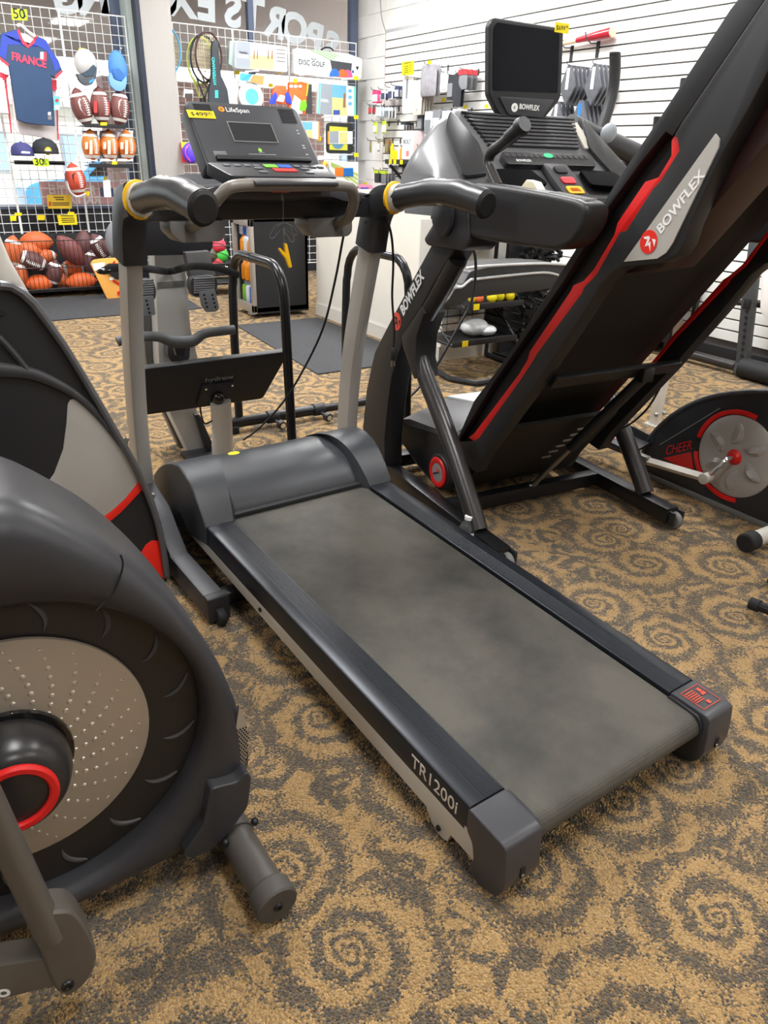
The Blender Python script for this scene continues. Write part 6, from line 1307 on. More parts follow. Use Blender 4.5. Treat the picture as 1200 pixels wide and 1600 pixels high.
part(text_mb('HYPERNANO', PY(338, 133, 7.857), PY(335, 90, 7.857) - PY(338, 133, 7.857), V(-1, 0, 0), .030, .001, .02, width=(PY(335, 90, 7.857) - PY(338, 133, 7.857)).length), 'lettering', M('print_turquoise', (60, 206, 206), .5), t)
part(yq(rect(336, 141, 341, 153), 7.857, .002, None), 'print_block', M('print_turquoise'), t)
hookw = M('hook_white', (220, 220, 220), .4)
def gamebox(px, y, d, m, lab, name='game_box', cat='game', rp=.01):
    P_ = [PY(a, b, y) for a, b in px]; t = thing(name, lab, cat, (sum(p.x for p in P_) / len(P_), y + d / 2, min(p.z for p in P_)))
    mb = MB(); mb.prism(round_poly(P_, rp) if rp else P_, (0, d, 0), .004); part(mb, 'box', m, t)
    zt_ = max(p.z for p in P_) - .03; cx_ = sum(p.x for p in P_) / len(P_); mb = MB(); mb.tube([V(cx_, y + d * .8, zt_), V(min(cx_, 4.70), 8.12, zt_)], .004, 6); part(mb, 'hang_loop', hookw, t); return t
YX = 7.93
sand = M('photo_sand', (226, 206, 140), .5, var=.2, vscale=14); seab = M('photo_sky', (110, 176, 226), .5, var=.12); seal = M('photo_pale_sky', (206, 226, 234), .5); fig_ = M('photo_figures', (150, 110, 80), .5)
gslate = M('box_slate', (150, 158, 168), .5); gwhite = M('box_cool_white', (226, 234, 236), .5); mint = M('mint_edge', (110, 206, 190), .5)
t = gamebox([(367, 106), (369, 63), (449, 73), (449, 113)], YX, .08, gwhite, 'grey and white LADDERBALL game bag hanging on the grid', rp=.02)
part(yq([(368, 105), (370, 64), (391, 66.5), (391, 107)], YX - .002, .003, None), 'slate_panel', gslate, t)
part(yq([(391, 107), (391, 66.5), (428, 71), (428, 109)], YX - .003, .004, None), 'photo_ground', sand, t); part(yq([(391, 86), (391, 66.5), (428, 71), (428, 88)], YX - .004, .003, None), 'photo_sky', seal, t)
for a in (396, 401, 418, 424): part(yq([(a, 92), (a + 2.5, 92), (a + 2, 78), (a + .5, 78)], YX - .005, .002, None), 'photo_figure', fig_, t)
ytxt('LADDERBALL', 370.5, 90, YX - .004, .035, white, t, width=.125); ytxt('franklin', 374, 83, YX - .004, .022, ink, t, xd=(1, 0, -.03))
for k in range(4): lines(t, YX - .003, [(432, 78 + k * 6, 446, 79 + k * 6)], greyplast)
mb = MB(); mb.prism([PY(a, b, YX + .06) for a, b in [(357, 100), (359, 64), (369, 63), (367, 106)]], (0, .05, 0), .006); part(mb, 'bag_side', M('bag_sage', (170, 186, 184), .6), t)
t = gamebox([(460, 116), (462, 75), (545, 84), (566, 92), (565, 122), (560, 125), (500, 120)], YX, .09, gwhite, 'long white DISC GOLF set with coloured discs on the grid', rp=.02)
green = M('print_leaf_green', (128, 186, 84), .5)
for k in range(4): part(yq([(484 + k * 9, 77.5 + k), (488 + k * 9, 78 + k), (520 + k * 4, 94 - k * 2), (517 + k * 4, 94 - k * 2)], YX - .003, .004, None), 'green_ray', green, t)
part(yq([(516, 94), (550, 99), (548, 120), (520, 116)], YX - .003, .004, None), 'basket_print', M('print_charcoal', (66, 70, 76), .5), t)
for cx, c in ((523, (48, 110, 200)), (535, (240, 106, 50)), (543, (226, 90, 140))): part(yq([(cx + 8 * cos(pi * k / 10), 119 - 12 * sin(pi * k / 10) + (cx - 520) * .08) for k in range(11)], YX - .005 - .0005 * (550 - cx) / 10, .005, None), 'disc', M('disc_%d' % c[0], c, .5), t)
ytxt('DISC GOLF', 466.5, 100, YX - .003, .048, M('print_near_black', (40, 42, 46), .5), t, width=.30, xd=(1, 0, -.02)); ytxt('franklin', 486, 93, YX - .003, .016, ink, t)
part(yq([(556, 104), (561, 104), (558.5, 110)], YX - .003, .004, None), 'arrow_mark', ink, t); part(yq(rect(550, 110, 553, 114), YX - .003, .004, None), 'logo_mark', M('print_blue'), t)
mb = MB(); mb.tube(spline([PY(502, 78, YX + .03), PY(508, 74.5, YX + .03), PY(516, 75, YX + .03), PY(521, 79, YX + .03)], 4), .008, 8); part(mb, 'handle', rubber, t)
t = gamebox([(497, 178), (499, 129), (555, 135), (556, 182)], YX, .06, gwhite, 'SPIKEBALL style game box with mint edges under the disc golf set')
part(yq([(497, 178), (499, 129), (501.5, 129.3), (499.5, 178)], YX - .002, .003, None), 'mint_edge', mint, t); part(yq([(553.5, 182), (553, 134.8), (556, 135), (556.5, 182)], YX - .002, .003, None), 'mint_edge', mint, t)
part(yq([(500, 178), (502, 130), (519, 132), (519, 179)], YX - .0025, .003, None), 'slate_panel', gslate, t); part(yq([(519, 179), (519, 132), (541, 134), (542, 181)], YX - .003, .003, None), 'photo_ground', sand, t); part(yq([(519, 152), (519, 132), (541, 134), (541.5, 154)], YX - .004, .003, None), 'photo_sky', seab, t)
part(yq([(536, 168), (540, 168), (540, 146), (537, 146)], YX - .005, .002, None), 'photo_figure', fig_, t); part(yq(rect(521, 172, 531, 179), YX - .005, .002, None), 'photo_caption', M('print_blue'), t); ytxt('SPIKEBALL', 501.5, 159, YX - .004, .03, white, t, width=.095)
for k in range(3): part(yq([(547 + 3 * cos(j * pi / 5), 142 + k * 10 + 3 * sin(j * pi / 5)) for j in range(10)], YX - .003, .003, None), 'icon', seab, t)
t = gamebox([(483, 215), (470, 189), (500, 190), (500, 219)], YX, .05, gwhite, 'small beach game box with an orange edge behind the console', rp=0)
part(yq([(497.5, 218.5), (497.5, 190), (500, 190), (500, 219)], YX - .002, .003, None), 'orange_edge', M('edge_orange', (244, 140, 40), .5), t); part(yq([(474, 198), (472, 190), (488, 191), (488, 214), (484, 214)], YX - .002, .003, None), 'photo_sky', seab, t); part(yq([(480, 214), (478, 203), (488, 203), (488, 216)], YX - .003, .003, None), 'photo_ground', sand, t)
t = gamebox([(513, 240), (513, 191), (552, 193), (552, 240)], YX, .06, M('tray_black', (46, 48, 48), .5), 'black framed paddle game tray with a yellow board on the grid', rp=.05)
part(yq([(515, 234), (515, 197), (543, 199), (543, 235)], YX - .003, .004, None), 'board', M('board_lime', (206, 204, 70), .5), t); part(yq([(528 + 9 * cos(k * pi / 8), 224 + 9 * sin(k * pi / 8)) for k in range(16)], YX - .004, .003, None), 'blue_disc', M('disc_slate_blue', (96, 140, 170), .5), t)
part(yq(rect(512, 205, 551, 225), YX - .008, .004, None), 'sleeve_card', gwhite, t); part(yq(rect(512, 205, 514.5, 225), YX - .009, .003, None), 'orange_edge', M('edge_orange'), t); part(yq(rect(515, 205, 529, 224), YX - .009, .003, None), 'slate_panel', gslate, t); part(yq(rect(530, 206, 543, 224), YX - .009, .003, None), 'photo_ground', sand, t)
t = gamebox([(515, 258), (516, 251), (560, 253), (560, 300), (515, 285)], YX, .05, M('set_white', (232, 234, 226), .5), 'white set with green rays and orange blue pouch at the block wall corner')
for k in range(4): part(yq([(517, 253 + k * 1.5), (517, 254.5 + k * 1.5), (559, 275 + k * 7), (559, 271 + k * 7)], YX - .003, .003, None), 'green_ray', M('ray_lime', (176, 196, 104), .5), t)
part(yq(rect(524, 262, 537, 275), YX - .012, .012, None, .002), 'pouch', M('pouch_orange', (244, 120, 40), .6), t); part(yq(rect(537, 262.5, 552, 275.5), YX - .012, .012, None, .002), 'pouch', M('pouch_blue', (30, 110, 190), .6), t)
t = gamebox([(375, 125), (376, 114), (415, 118), (412.5, 133)], YX - .02, .02, white, 'flying disc hang card with a blue flash on the grid', name='hang_card', cat='card', rp=0); part(yq([(375, 125), (376, 114), (394, 116), (388, 127)], YX - .023, .004, None), 'blue_flash', M('flash_blue', (80, 182, 226), .5), t); part(yq([(390, 128), (396, 117), (413, 119), (411, 132)], YX - .023, .004, None), 'photo', M('photo_orange', (236, 150, 90), .5, var=.25, vscale=20), t)
c = PY(393, 151, YX); t = thing('flying_disc', 'white flying disc with a turquoise centre peeping over the console', 'flying disc', (c.x, c.y, c.z - .13)); mb = MB(); mb.lathe([(0, .012), (.075, .012), (.10, .008), (.125, .0), (.133, -.012), (.13, -.02), (0, -.01)], c, (0, -1, 0), 32); part(mb, 'disc', M('disc_white', (232, 238, 238), .35), t); mb = MB(); mb.lathe([(0, .0135), (.072, .0135), (.072, .010)], c, (0, -1, 0), 28); part(mb, 'centre_print', M('disc_turquoise', (96, 196, 214), .4), t)
t = gamebox([(425, 160), (428, 137), (434, 133), (447, 134), (449, 142), (455, 158), (454, 164)], YX, .04, M('goggle_orange', (240, 104, 56), .5), 'orange and blue water toy card above the console', name='toy_pack', cat='toy', rp=.01); part(yq([(421, 162), (425, 150), (431, 143), (434, 150), (430, 163)], YX - .012, .02, None, .004, .01), 'blue_wing', M('toy_blue', (52, 72, 220), .5), t); part(yq([(447, 160), (446, 146), (450, 143), (455, 152), (456, 164)], YX - .012, .02, None, .004, .01), 'blue_wing', M('toy_blue'), t); part(yq([(432, 158), (438, 148), (446, 150), (443, 160)], YX - .014, .02, None, .004, .01), 'white_eye', white, t)
t = gamebox([(452, 172), (452, 128), (471, 127), (488, 132), (486, 178), (470, 178)], YX, .05, M('toy_orange', (240, 110, 50), .5), 'orange snorkel and fin set pack on the grid', name='swim_pack', cat='toy', rp=.01); part(yq([(453, 174), (460, 148), (470, 156), (473, 178), (462, 178)], YX - .006, .008, None, .002, .01), 'grey_fin', M('fin_grey', (196, 204, 212), .5), t); part(yq([(468, 172), (470, 158), (478, 156), (480, 166), (476, 174)], YX - .012, .012, None, .003, .01), 'green_pad', M('pad_green', (120, 226, 40), .5), t); part(yq([(478, 178), (481, 130), (487, 132), (488, 178)], YX - .004, .006, None), 'black_card', M('card_charcoal', (60, 62, 66), .5), t); part(yq([(478.5, 150), (480.5, 130), (482.5, 130), (480, 150)], YX - .007, .004, None), 'yellow_slash', M('slash_lime', (200, 230, 50), .5), t)
for k in range(3): mb_ = part(yq([(455 + k * 7 + 3 * cos(j * pi / 5), 135 + 2.5 * sin(j * pi / 5)) for j in range(10)], YX - .006, .003, None), 'label_dot', white, t)
t = thing('ball_pack', 'purple striped ball in a red and lime pack beside the pillar', 'ball pack', PY(296, 254, YX)); part(yq([(283, 222), (305, 222), (318, 253), (286, 254)], YX, .03, None), 'card', M('pack_red', (228, 62, 66), .5), t); part(yq([(283, 222), (297, 222), (294, 231), (284, 231)], YX - .006, .008, None), 'lime_flash', lime, t)
c = PY(298, 239, YX - .04); mb = MB(); mb.ell(c, (.085, .05, .095), 18, 12); bl = part(mb, 'ball', M('ball_violet', (96, 70, 220), .4), t)
for k in range(4): mb = MB(); mb.tube([c + V((.04 + .012 * k) * cos(a) - .03 + .012 * k, -.052 + .004 * k, (.05 + .010 * k) * sin(a)) for a in [radians(110 + 14 * j) for j in range(11)]], .004, 6); part(mb, 'stripe', M('stripe_pink', (216, 96, 214), .4), bl)
t = gamebox([(287, 152), (288, 139), (302, 141), (302, 153)], YX, .02, white, 'small black and white card beside the red racket grip', name='hang_card', cat='card', rp=0); part(yq(rect(289, 146, 301, 153), YX - .003, .003, None), 'dark_photo', M('photo_dark', (70, 66, 60), .5), t)
t = gamebox([(344, 160), (346, 122), (356, 120), (374, 124), (372, 165), (350, 168)], YX + .05, .04, M('frost_white', (230, 234, 232), .4), 'frosted white bagged net hanging beside the racket cover', name='bag', cat='pack', rp=.02)
t = gamebox([(497, 250), (497, 243), (512, 243), (512, 249)], YX - .02, .02, white, 'small white card on the hook by the yellow squeeze ball', name='hang_card', cat='card', rp=0); 
c = PY(508, 257, YX - .03); mb = MB(); mb.ell(c, (.03, .03, .035), 12, 8); t = thing('squeeze_ball', 'small yellow orange squeeze ball hanging at the console corner', 'ball', (c.x, c.y, c.z - .035)); part(mb, 'skin', M('ball_yellow', (246, 196, 40), .5), t); mb = MB(); mb.ell(c + V(.005, -.024, 0), (.014, .01, .016), 10, 6); part(mb, 'nose', M('ball_orange', (240, 120, 40), .5), t)
t = gamebox([(559, 300), (560, 288), (582, 289), (582, 302)], 7.96, .10, M('pack_rose', (240, 150, 176), .5), 'pink and purple pack poking up behind the right handlebar', name='toy_pack', cat='toy', rp=0); part(yq([(563, 300), (564, 293), (576, 293), (576, 300)], 7.95, .012, None, .003), 'purple_panel', M('panel_purple', (74, 60, 190), .5), t)
for px, py, lab in ((371, 113.5, 'yellow tag under the ladder game bag, left'), (437.5, 112, 'yellow tag under the ladder game bag, right'), (423, 133.5, 'yellow tag above the orange water toy'), (556.5, 122, 'yellow tag at the right end of the disc golf set'), (461, 126, 'yellow tag over the snorkel pack'), (556.5, 183, 'yellow tag under the mint edged game box'), (498.5, 217, 'yellow tag on the small beach game box'), (556.5, 242, 'yellow tag under the paddle game tray')):
    card(rect(px - 3.5, py - 3, px + 3.5, py + 3.2), 8.112 if px < 460 or px == 498.5 else 7.926, tagy, lab, nm='price_tag', cat='price tag')
for x0, x1, py, lab in ((383, 404, 110.5, 'white peg hook under the ladder game bag'), (468, 489, 116, 'white peg hook under the disc golf set, left'), (534, 552, 123, 'white peg hook under the disc golf set, right'), (503, 526, 181.5, 'white peg hook under the mint edged game box'), (515, 551, 241.5, 'white peg hook under the paddle game tray')):
    a, b = PY(x0, py + 1, 7.80), PY(x1, py, 8.10); mb = MB(); mb.tube([PY(x0, py + 1.5, 7.84), PY(x1, py, 7.90), PY(x1, py, 8.12)], .007, 8); solo(mb, 'peg_hook', white, lab, 'hook')
# ------------------------------------------------------------------ goods on the slatted wall
hookm = M('hook_dark', (92, 92, 94), .35, metal=.6)
bagclear = M('bag_clear', (226, 228, 230), .22, var=.25, vscale=30, bump=.8, bscale=40)
def xq(px, x, d, mat=None, bev=0.0, rp=0.0):
    P_ = [PX(a, b, x) for a, b in px]
    if rp: P_ = round_poly(P_, rp)
    mb = MB(); mb.prism(P_, (d, 0, 0), bev); return mb
def xhook(px, py, xt, lab):
    """peg hook: its tip is at photo point px, py in the plane x = xt"""
    p = PX(px, py, xt); mb = MB(); mb.tube([p + V(-.012, 0, .022), p, p + V(.06, 0, -.004), V(XW - .025, p.y, p.z - .006)], .0035, 6); t = thing('peg_hook', lab, 'hook', (XW - .02, p.y, p.z - .03), group='peg hooks on the slat wall'); part(mb, 'arm', hookm, t)
    mb = MB(); mb.box((XW - .026, p.y, p.z - .012), (.010, .022, .05)); part(mb, 'bracket', hookm, t); return p
def xpack(p, w_, h_, n, dx, m, lab, m2=None, sq=0.0, th=.012, name='hanging_pack', cat='pack', tip=None, x0=.03):
    """n alike packs hung one behind the other on a hook at p"""
    out = []
    for k in range(n):
        x = p.x + x0 + dx * k
        if x + th > XW - .03: break
        t = thing(name, lab if n == 1 else lab + (', front one', ', second back', ', third back', ', fourth back', ', fifth back', ', sixth back')[k], cat, (x, p.y, p.z - h_), group=None if n == 1 else lab)
        P_ = [V(x, p.y + w_ / 2 + .006 * (k % 2), p.z - .002), V(x, p.y - w_ / 2 + .006 * (k % 2), p.z - .002), V(x, p.y - w_ / 2, p.z - h_), V(x, p.y + w_ / 2, p.z - h_)]
        if sq: P_ = [V(x, p.y + .02, p.z), V(x, p.y - .02, p.z), V(x, p.y - w_ / 2, p.z - h_ * .55), V(x, p.y + .0, p.z - h_), V(x, p.y + w_ / 2, p.z - h_ * .55)]
        if sq: mb = MB(); mb.prism(round_poly(P_, .01, 2), (th, 0, 0), .003); part(mb, 'wrap', m, t)
        else:                                  # a soft pouch: thin at the header, full in the middle
            mb = MB(); rg = []; jx = random.uniform(-.008, .008)
            for f_, wd_, tk in ((0, .80, .10), (.08, .95, .15), (.25, 1.0, .45), (.55, 1.03 + random.uniform(-.05, .05), 1.0), (.85, 1.0, .8), (.97, .93, .3), (1.0, .85, .12)):
                zz = p.z - .002 - f_ * h_; hw = w_ * .5 * wd_; hk = th * .6 * tk; yy = p.y + jx * f_
                rg.append([V(x + th / 2 + hk * sin(2 * pi * q_ / 10), yy + hw * cos(2 * pi * q_ / 10), zz) for q_ in range(10)])
            mb.loft(rg); part(mb, 'wrap', m, t, angle=60)
        if m2:
            if tip == 'top': q = [V(x - .001 - (0 if sq else th * .12), p.y + w_ / 2, p.z - .004), V(x - .001 - (0 if sq else th * .12), p.y - w_ / 2, p.z - .004), V(x - .001 - (0 if sq else th * .12), p.y - w_ / 2, p.z - h_ * .28), V(x - .001 - (0 if sq else th * .12), p.y + w_ / 2, p.z - h_ * .28)]
            elif tip == 'strip': q = [V(x - .001 - (0 if sq else th * .12), p.y + .02, p.z - .02), V(x - .001 - (0 if sq else th * .12), p.y - .01, p.z - .02), V(x - .001 - (0 if sq else th * .12), p.y - .01, p.z - h_ * .6), V(x - .001 - (0 if sq else th * .12), p.y + .02, p.z - h_ * .6)]
            else: q = [V(x - .001 - (0 if sq else th * .12), p.y + w_ * .36, p.z - h_ * .35), V(x - .001 - (0 if sq else th * .12), p.y - w_ * .36, p.z - h_ * .35), V(x - .001 - (0 if sq else th * .12), p.y - w_ * .36, p.z - h_ * .9), V(x - .001 - (0 if sq else th * .12), p.y + w_ * .36, p.z - h_ * .9)]
            mb = MB(); mb.prism(q, (.004, 0, 0)); part(mb, 'insert', m2, t)
        out.append(t)
    return out
pk = M('pack_hot_pink', (240, 70, 130), .5); pkn = M('pack_navy', (70, 78, 110), .5); pkw = M('pack_white', (236, 236, 238), .4); pkg = M('pack_grey', (150, 150, 156), .45, var=.25, vscale=25); pkb = M('pack_black', (52, 54, 60), .45, var=.3, vscale=25); pkl = M('pack_lime', (196, 220, 60), .5); pkr = M('pack_red_top', (216, 60, 66), .5); pkt = M('pack_taupe', (206, 198, 188), .5); pko = M('pack_olive', (150, 140, 100), .5, var=.3, vscale=30); pkc = M('pack_pale_blue', (206, 222, 232), .4)
LBL = 0
def hp(px, py, w_, h_, n, dx, m, what, m2=None, xt=4.66, **k):
    p = xhook(px, py, xt, 'steel peg hook carrying the ' + what); xpack(p, w_, h_, n, dx, m, what, m2, **k)
hp(581, 140, .13, .12, 2, .05, pk, 'pink mouthguard packs at the left of the top row', pkw, x0=.04)
hp(592, 139, .09, .10, 3, .05, pkw, 'white and navy packs beside the pink ones', pkn, x0=.05)
hp(603, 135.5, .09, .11, 4, .04, pkw, 'pale laces packs in the top row', pkn, x0=.05)
hp(612, 133, .09, .11, 3, .04, pkn, 'navy packs in the top row next to the tall bags', pkw, x0=.06)
hp(633, 119, .19, .32, 1, .03, pkw, 'tall white glove bag under the yellow price sheet', pkg, xt=4.62, tip='strip')
hp(648, 124, .16, .30, 5, .035, pkt, 'tall taupe wristband bags in the top row', pkw, xt=4.62, tip='strip')
hp(664, 100, .26, .26, 2, .05, M('bag_silver_grey', (150, 148, 154), .25, var=.35, vscale=22, bump=.8, bscale=50), 'crinkled silver grey bag hanging high on the wall', None, xt=4.60, th=.04)
hp(690, 112, .13, .16, 2, .05, bagclear, 'clear bags with white straps beside the crinkled bag', pkw)
hp(700, 116, .11, .20, 3, .03, pkb, 'black strap packs behind the red topped ones', pkg); hp(712, 113, .12, .27, 2, .03, pkb, 'long black sock packs behind the red topped ones')
hp(719, 107, .13, .16, 4, .06, pkg, 'red topped blister packs left of the tablet screen', pkr, tip='top')
hp(574, 163, .07, .09, 2, .05, pkg, 'small grey and red rolls in the second row', pkr); hp(588, 166, .09, .10, 4, .035, pkc, 'pale blue packs in the second row', pkw); hp(597, 166, .09, .11, 3, .04, pkw, 'white packs in the second row', pkg, x0=.06)
hp(652, 175, .10, .16, 2, .03, pkb, 'black goggle packs in the middle row', pkg); hp(665, 173, .13, .22, 2, .04, pkc, 'large clear goggle bags in the middle row', pkg); hp(678, 170, .13, .22, 2, .04, pkg, 'grey whistle bags in the middle row', pkw); hp(692, 172, .12, .21, 3, .04, pkw, 'white folded cloth bags in the middle row', pkc); hp(709, 169, .13, .20, 3, .04, pkw, 'white and blue bags above the console ridge', M('pack_mid_blue', (110, 140, 190), .5))
hp(582, 190, .08, .11, 1, .05, pkl, 'lime green blister card at the left of the third row', pkw); hp(596, 188, .085, .12, 1, .05, pkl, 'lime green blister card, right one of the third row', pkw); hp(625, 190, .09, .08, 4, .035, pkb, 'small black and silver packs in the third row', pkw)
hp(575, 219, .045, .12, 1, .03, pko, 'thin olive whistle card in the fourth row'); hp(588, 217, .055, .12, 1, .03, pko, 'olive and white whistle card in the fourth row', pkw); hp(600, 217, .07, .13, 2, .04, M('pack_bronze', (150, 116, 70), .5, var=.3, vscale=30), 'bronze medal cards in the fourth row', pko)
hp(584, 265, .09, .13, 2, .04, pkb, 'dark whistle cards with lime tops in the lowest row', pkl, tip='top'); hp(595, 266, .10, .13, 4, .04, pkg, 'grey cards in the lowest row', pkl, tip='top'); hp(606, 258, .09, .09, 4, .05, pkg, 'small silver packs below the black shelf', pkw); hp(622, 256, .09, .09, 4, .05, pkb, 'black packs below the black shelf', pkw)
# white tape rolls
for i, (px, py) in enumerate(((653, 229), (670, 228), (657, 256))):
    p = xhook(px, py, 4.66, 'steel peg hook carrying white tape rolls, ' + ('upper left', 'upper right', 'lower')[i])
    for k in range(2):
        x = p.x + .03 + .075 * k; t = thing('tape_roll', 'white tape roll on the %s hook, %s' % (('upper left', 'upper right', 'lower')[i], ('front', 'back')[k]), 'tape', (x, p.y, p.z - .08), group='white tape rolls')
        mb = MB(); mb.lathe([(.020, 0), (.042, 0), (.044, .004), (.044, .044), (.042, .048), (.020, .048)], V(x, p.y, p.z - .03), (1, 0, 0), 20); part(mb, 'roll', white, t); mb = MB(); mb.lathe([(.017, -.001), (.020, -.001), (.020, .049), (.017, .049)], V(x, p.y, p.z - .03), (1, 0, 0), 16); part(mb, 'core', M('tape_core', (200, 180, 150), .7), t)
# small black shelf with bottles and a box
a, b = PX(603, 249, 4.60), PX(640, 249, 4.60); zt = a.z
sf = thing('wall_shelf', 'black bracketed shelf with yellow tags on the slat wall', 'shelf', (4.74, (a.y + b.y) / 2, zt - .3)); y0_, y1_ = b.y - .15, a.y + .02
mb = MB(); mb.box((4.745, (y0_ + y1_) / 2, zt - .02), (.29, y1_ - y0_, .045), bev=.004); part(mb, 'board', black, sf)
for y in (y0_ + .06, y1_ - .10):
    mb = MB(); mb.prism([V(4.62, y, zt - .045), V(4.87, y, zt - .27), V(4.87, y, zt - .30), V(4.60, y, zt - .06)], (0, .02, 0)); part(mb, 'brace', black, sf); mb = MB(); mb.box((4.875, y + .01, zt - .17), (.02, .03, .26)); part(mb, 'bracket', black, sf)
for k, f_ in enumerate((.18, .32, .52)):
    y = y1_ - (y1_ - y0_) * f_; mb = MB(); mb.box((4.598, y, zt - .02), (.003, .05, .04)); part(mb, 'price_label', tagy, sf)
for i, (c, hh, r, what) in enumerate([((250, 220, 30), .15, .020, 'tall yellow spray can at the left end'), ((246, 214, 20), .085, .018, 'short yellow tub, left'), ((246, 214, 24), .085, .018, 'short yellow tub, right'), ((236, 240, 236), .14, .018, 'white tube with a green cap'), ((240, 160, 40), .12, .022, 'orange bottle next to the pink box')]):
    y = y1_ - .045 - i * .046; mb = MB(); mb.lathe([(0, 0), (r, 0), (r, hh * .8), (r * .5, hh * .86), (r * .5, hh), (0, hh)], (4.66, y, zt + .003), (0, 0, 1), 12); solo(mb, 'bottle', M('bottle_%d_%d' % (c[0], c[2]), c, .4), what + ' on the black wall shelf', 'bottle', group='bottles on the wall shelf')
bxm = M('box_blush', (226, 206, 206), .5); ys = y1_ - .30
t = thing('product_box', 'tall white and blush product box on the black wall shelf', 'box', (4.72, ys - .10, zt)); mb = MB(); mb.box((4.735, ys - .10, zt + .135), (.24, .20, .265), bev=.003); part(mb, 'box', bxm, t); mb = MB(); mb.box((4.613, ys - .10, zt + .135), (.004, .19, .25)); part(mb, 'front_panel', white, t)
mb = text_mb('BOLT', V(4.610, ys - .025, zt + .15), (0, -1, 0), (0, 0, 1), .04, .001, .02, width=.14); part(mb, 'print', M('print_slate', (110, 120, 130), .5), t); mb = MB(); mb.box((4.609, ys - .11, zt + .06), (.003, .05, .05)); part(mb, 'print_block', M('print_coral', (236, 130, 130), .5), t)
# grey glove bags right of the tablet screen
gbag = M('bag_dark_glove', (96, 98, 104), .3, var=.45, vscale=25); gst = M('bag_strip_white', (234, 234, 236), .4); gblu = M('bag_strip_blue', (40, 120, 216), .45)
for px, py, n, what, strip in ((887, 101, 5, 'bagged batting gloves on the upper left hook', gst), (927, 99, 5, 'bagged batting gloves on the upper right hook', gst), (868, 158, 4, 'bagged batting gloves on the lower left hook', gst), (905, 156, 5, 'bagged batting gloves with blue strips on the lower right hook', gblu)):
    p = xhook(px, py, 4.60, 'steel peg hook carrying the ' + what); xpack(p, .165, .27, n, .045, gbag, what, strip, sq=1, th=.016, tip='strip', name='glove_bag', x0=.02)
# bat on brackets
a, b = PX(873, 69.5, 4.82), PX(958, 50, 4.80); ax = (b - a).normalized(); Lb = (b - a).length
bt = thing('baseball_bat', 'red baseball bat resting on two wall brackets', 'bat', (4.81, (a.y + b.y) / 2, a.z - .05))
mb = MB(); mb.lathe([(0, .36 * Lb), (.020, .36 * Lb), (.024, .5 * Lb), (.033, .75 * Lb), (.035, .93 * Lb), (.034, .985 * Lb), (0, .985 * Lb)], a, ax, 20); part(mb, 'barrel', M('bat_red', (176, 30, 48), .25, coat=.4), bt)
mb = MB(); mb.lathe([(0, -.9 * Lb), (.018, -.9 * Lb), (.013, -.86 * Lb), (.014, -.2 * Lb), (.0195, .36 * Lb), (0, .36 * Lb)], a, ax, 16); part(mb, 'handle', M('bat_wood', (232, 200, 172), .4), bt)
mb = MB(); mb.lathe([(0, .985 * Lb), (.0335, .985 * Lb), (.030, Lb), (.012, 1.004 * Lb), (0, 1.002 * Lb)], a, ax, 20); part(mb, 'end_grain', M('bat_wood'), bt)
for q, nm in (((884, 72), 'black bracket under the handle of the red bat'), ((925, 65), 'black bracket under the barrel of the red bat')):
    p = PX(*q, 4.80); t = thing('bat_bracket', nm, 'bracket', (4.86, p.y, p.z - .10)); mb = MB(); mb.box((4.872, p.y, p.z - .045), (.012, .028, .11)); part(mb, 'plate', black, t); mb = MB(); mb.tube([V(4.872, p.y, p.z - .005), V(4.79, p.y, p.z - .012), V(4.755, p.y + .02, p.z + .02), V(4.75, p.y + .03, p.z + .06)], .005, 6); part(mb, 'arm', hookm, t)
# yellow sheets and tags on the slats
def xcard(px, x, lab, txt=False):
    P_ = [PX(a, b, x) for a, b in px]; t = thing('price_sign' if txt else 'price_tag', lab, 'sign' if txt else 'price tag', (x, P_[0].y, min(p.z for p in P_))); mb = MB(); mb.prism(P_, (.002, 0, 0)); part(mb, 'card', tagy, t)
    if txt:
        for (a, b, c, d) in [(631, 100, 643, 97.5), (632, 105, 638, 103.5), (632, 108, 638, 106.8), (632, 111, 638, 110), (632, 114, 638, 113), (640, 103, 642, 102.5), (640, 106, 642, 105.5), (640, 109, 642, 108.5), (640, 112, 642, 111.5)]:
            p, q = PX(a, b, x - .001), PX(c, d, x - .001); mb = MB(); mb.prism([p, q, q + V(0, 0, .006), p + V(0, 0, .006)], (-.0006, 0, 0)); part(mb, 'print_line', ink, t)
xcard([(628, 118.5), (646, 116.5), (646.5, 94.5), (628, 97)], 4.62, 'yellow price sheet with printed rows on the slat wall', True)
for q, x, lab in (((670, 133), 4.66, 'yellow tag on the crinkled grey bag hook'), ((693, 156), 4.8735, 'yellow tag above the goggle bags'), ((727, 167), 4.8735, 'yellow tag above the white and blue bags'), ((760, 166), 4.8735, 'yellow tag left of the tablet screen chin'), ((769, 167), 4.8735, 'yellow tag touching the tablet screen chin'), ((671, 97.5), 4.8735, 'yellow tag above the crinkled grey bag'), ((897, 158), 4.8735, 'yellow tag between the glove bag hooks'), ((894, 195.5), 4.8735, 'yellow tag left under the blue stripped glove bags'), ((935.5, 194.5), 4.84, 'yellow tag right under the blue stripped glove bags'), ((570, 288), 4.8735, 'yellow tag low on the wall behind the right handlebar')):
    a, b = q; xcard([(a - 3, b + 3), (a + 3, b + 2.6), (a + 3, b - 3), (a - 3, b - 2.6)], x, lab)

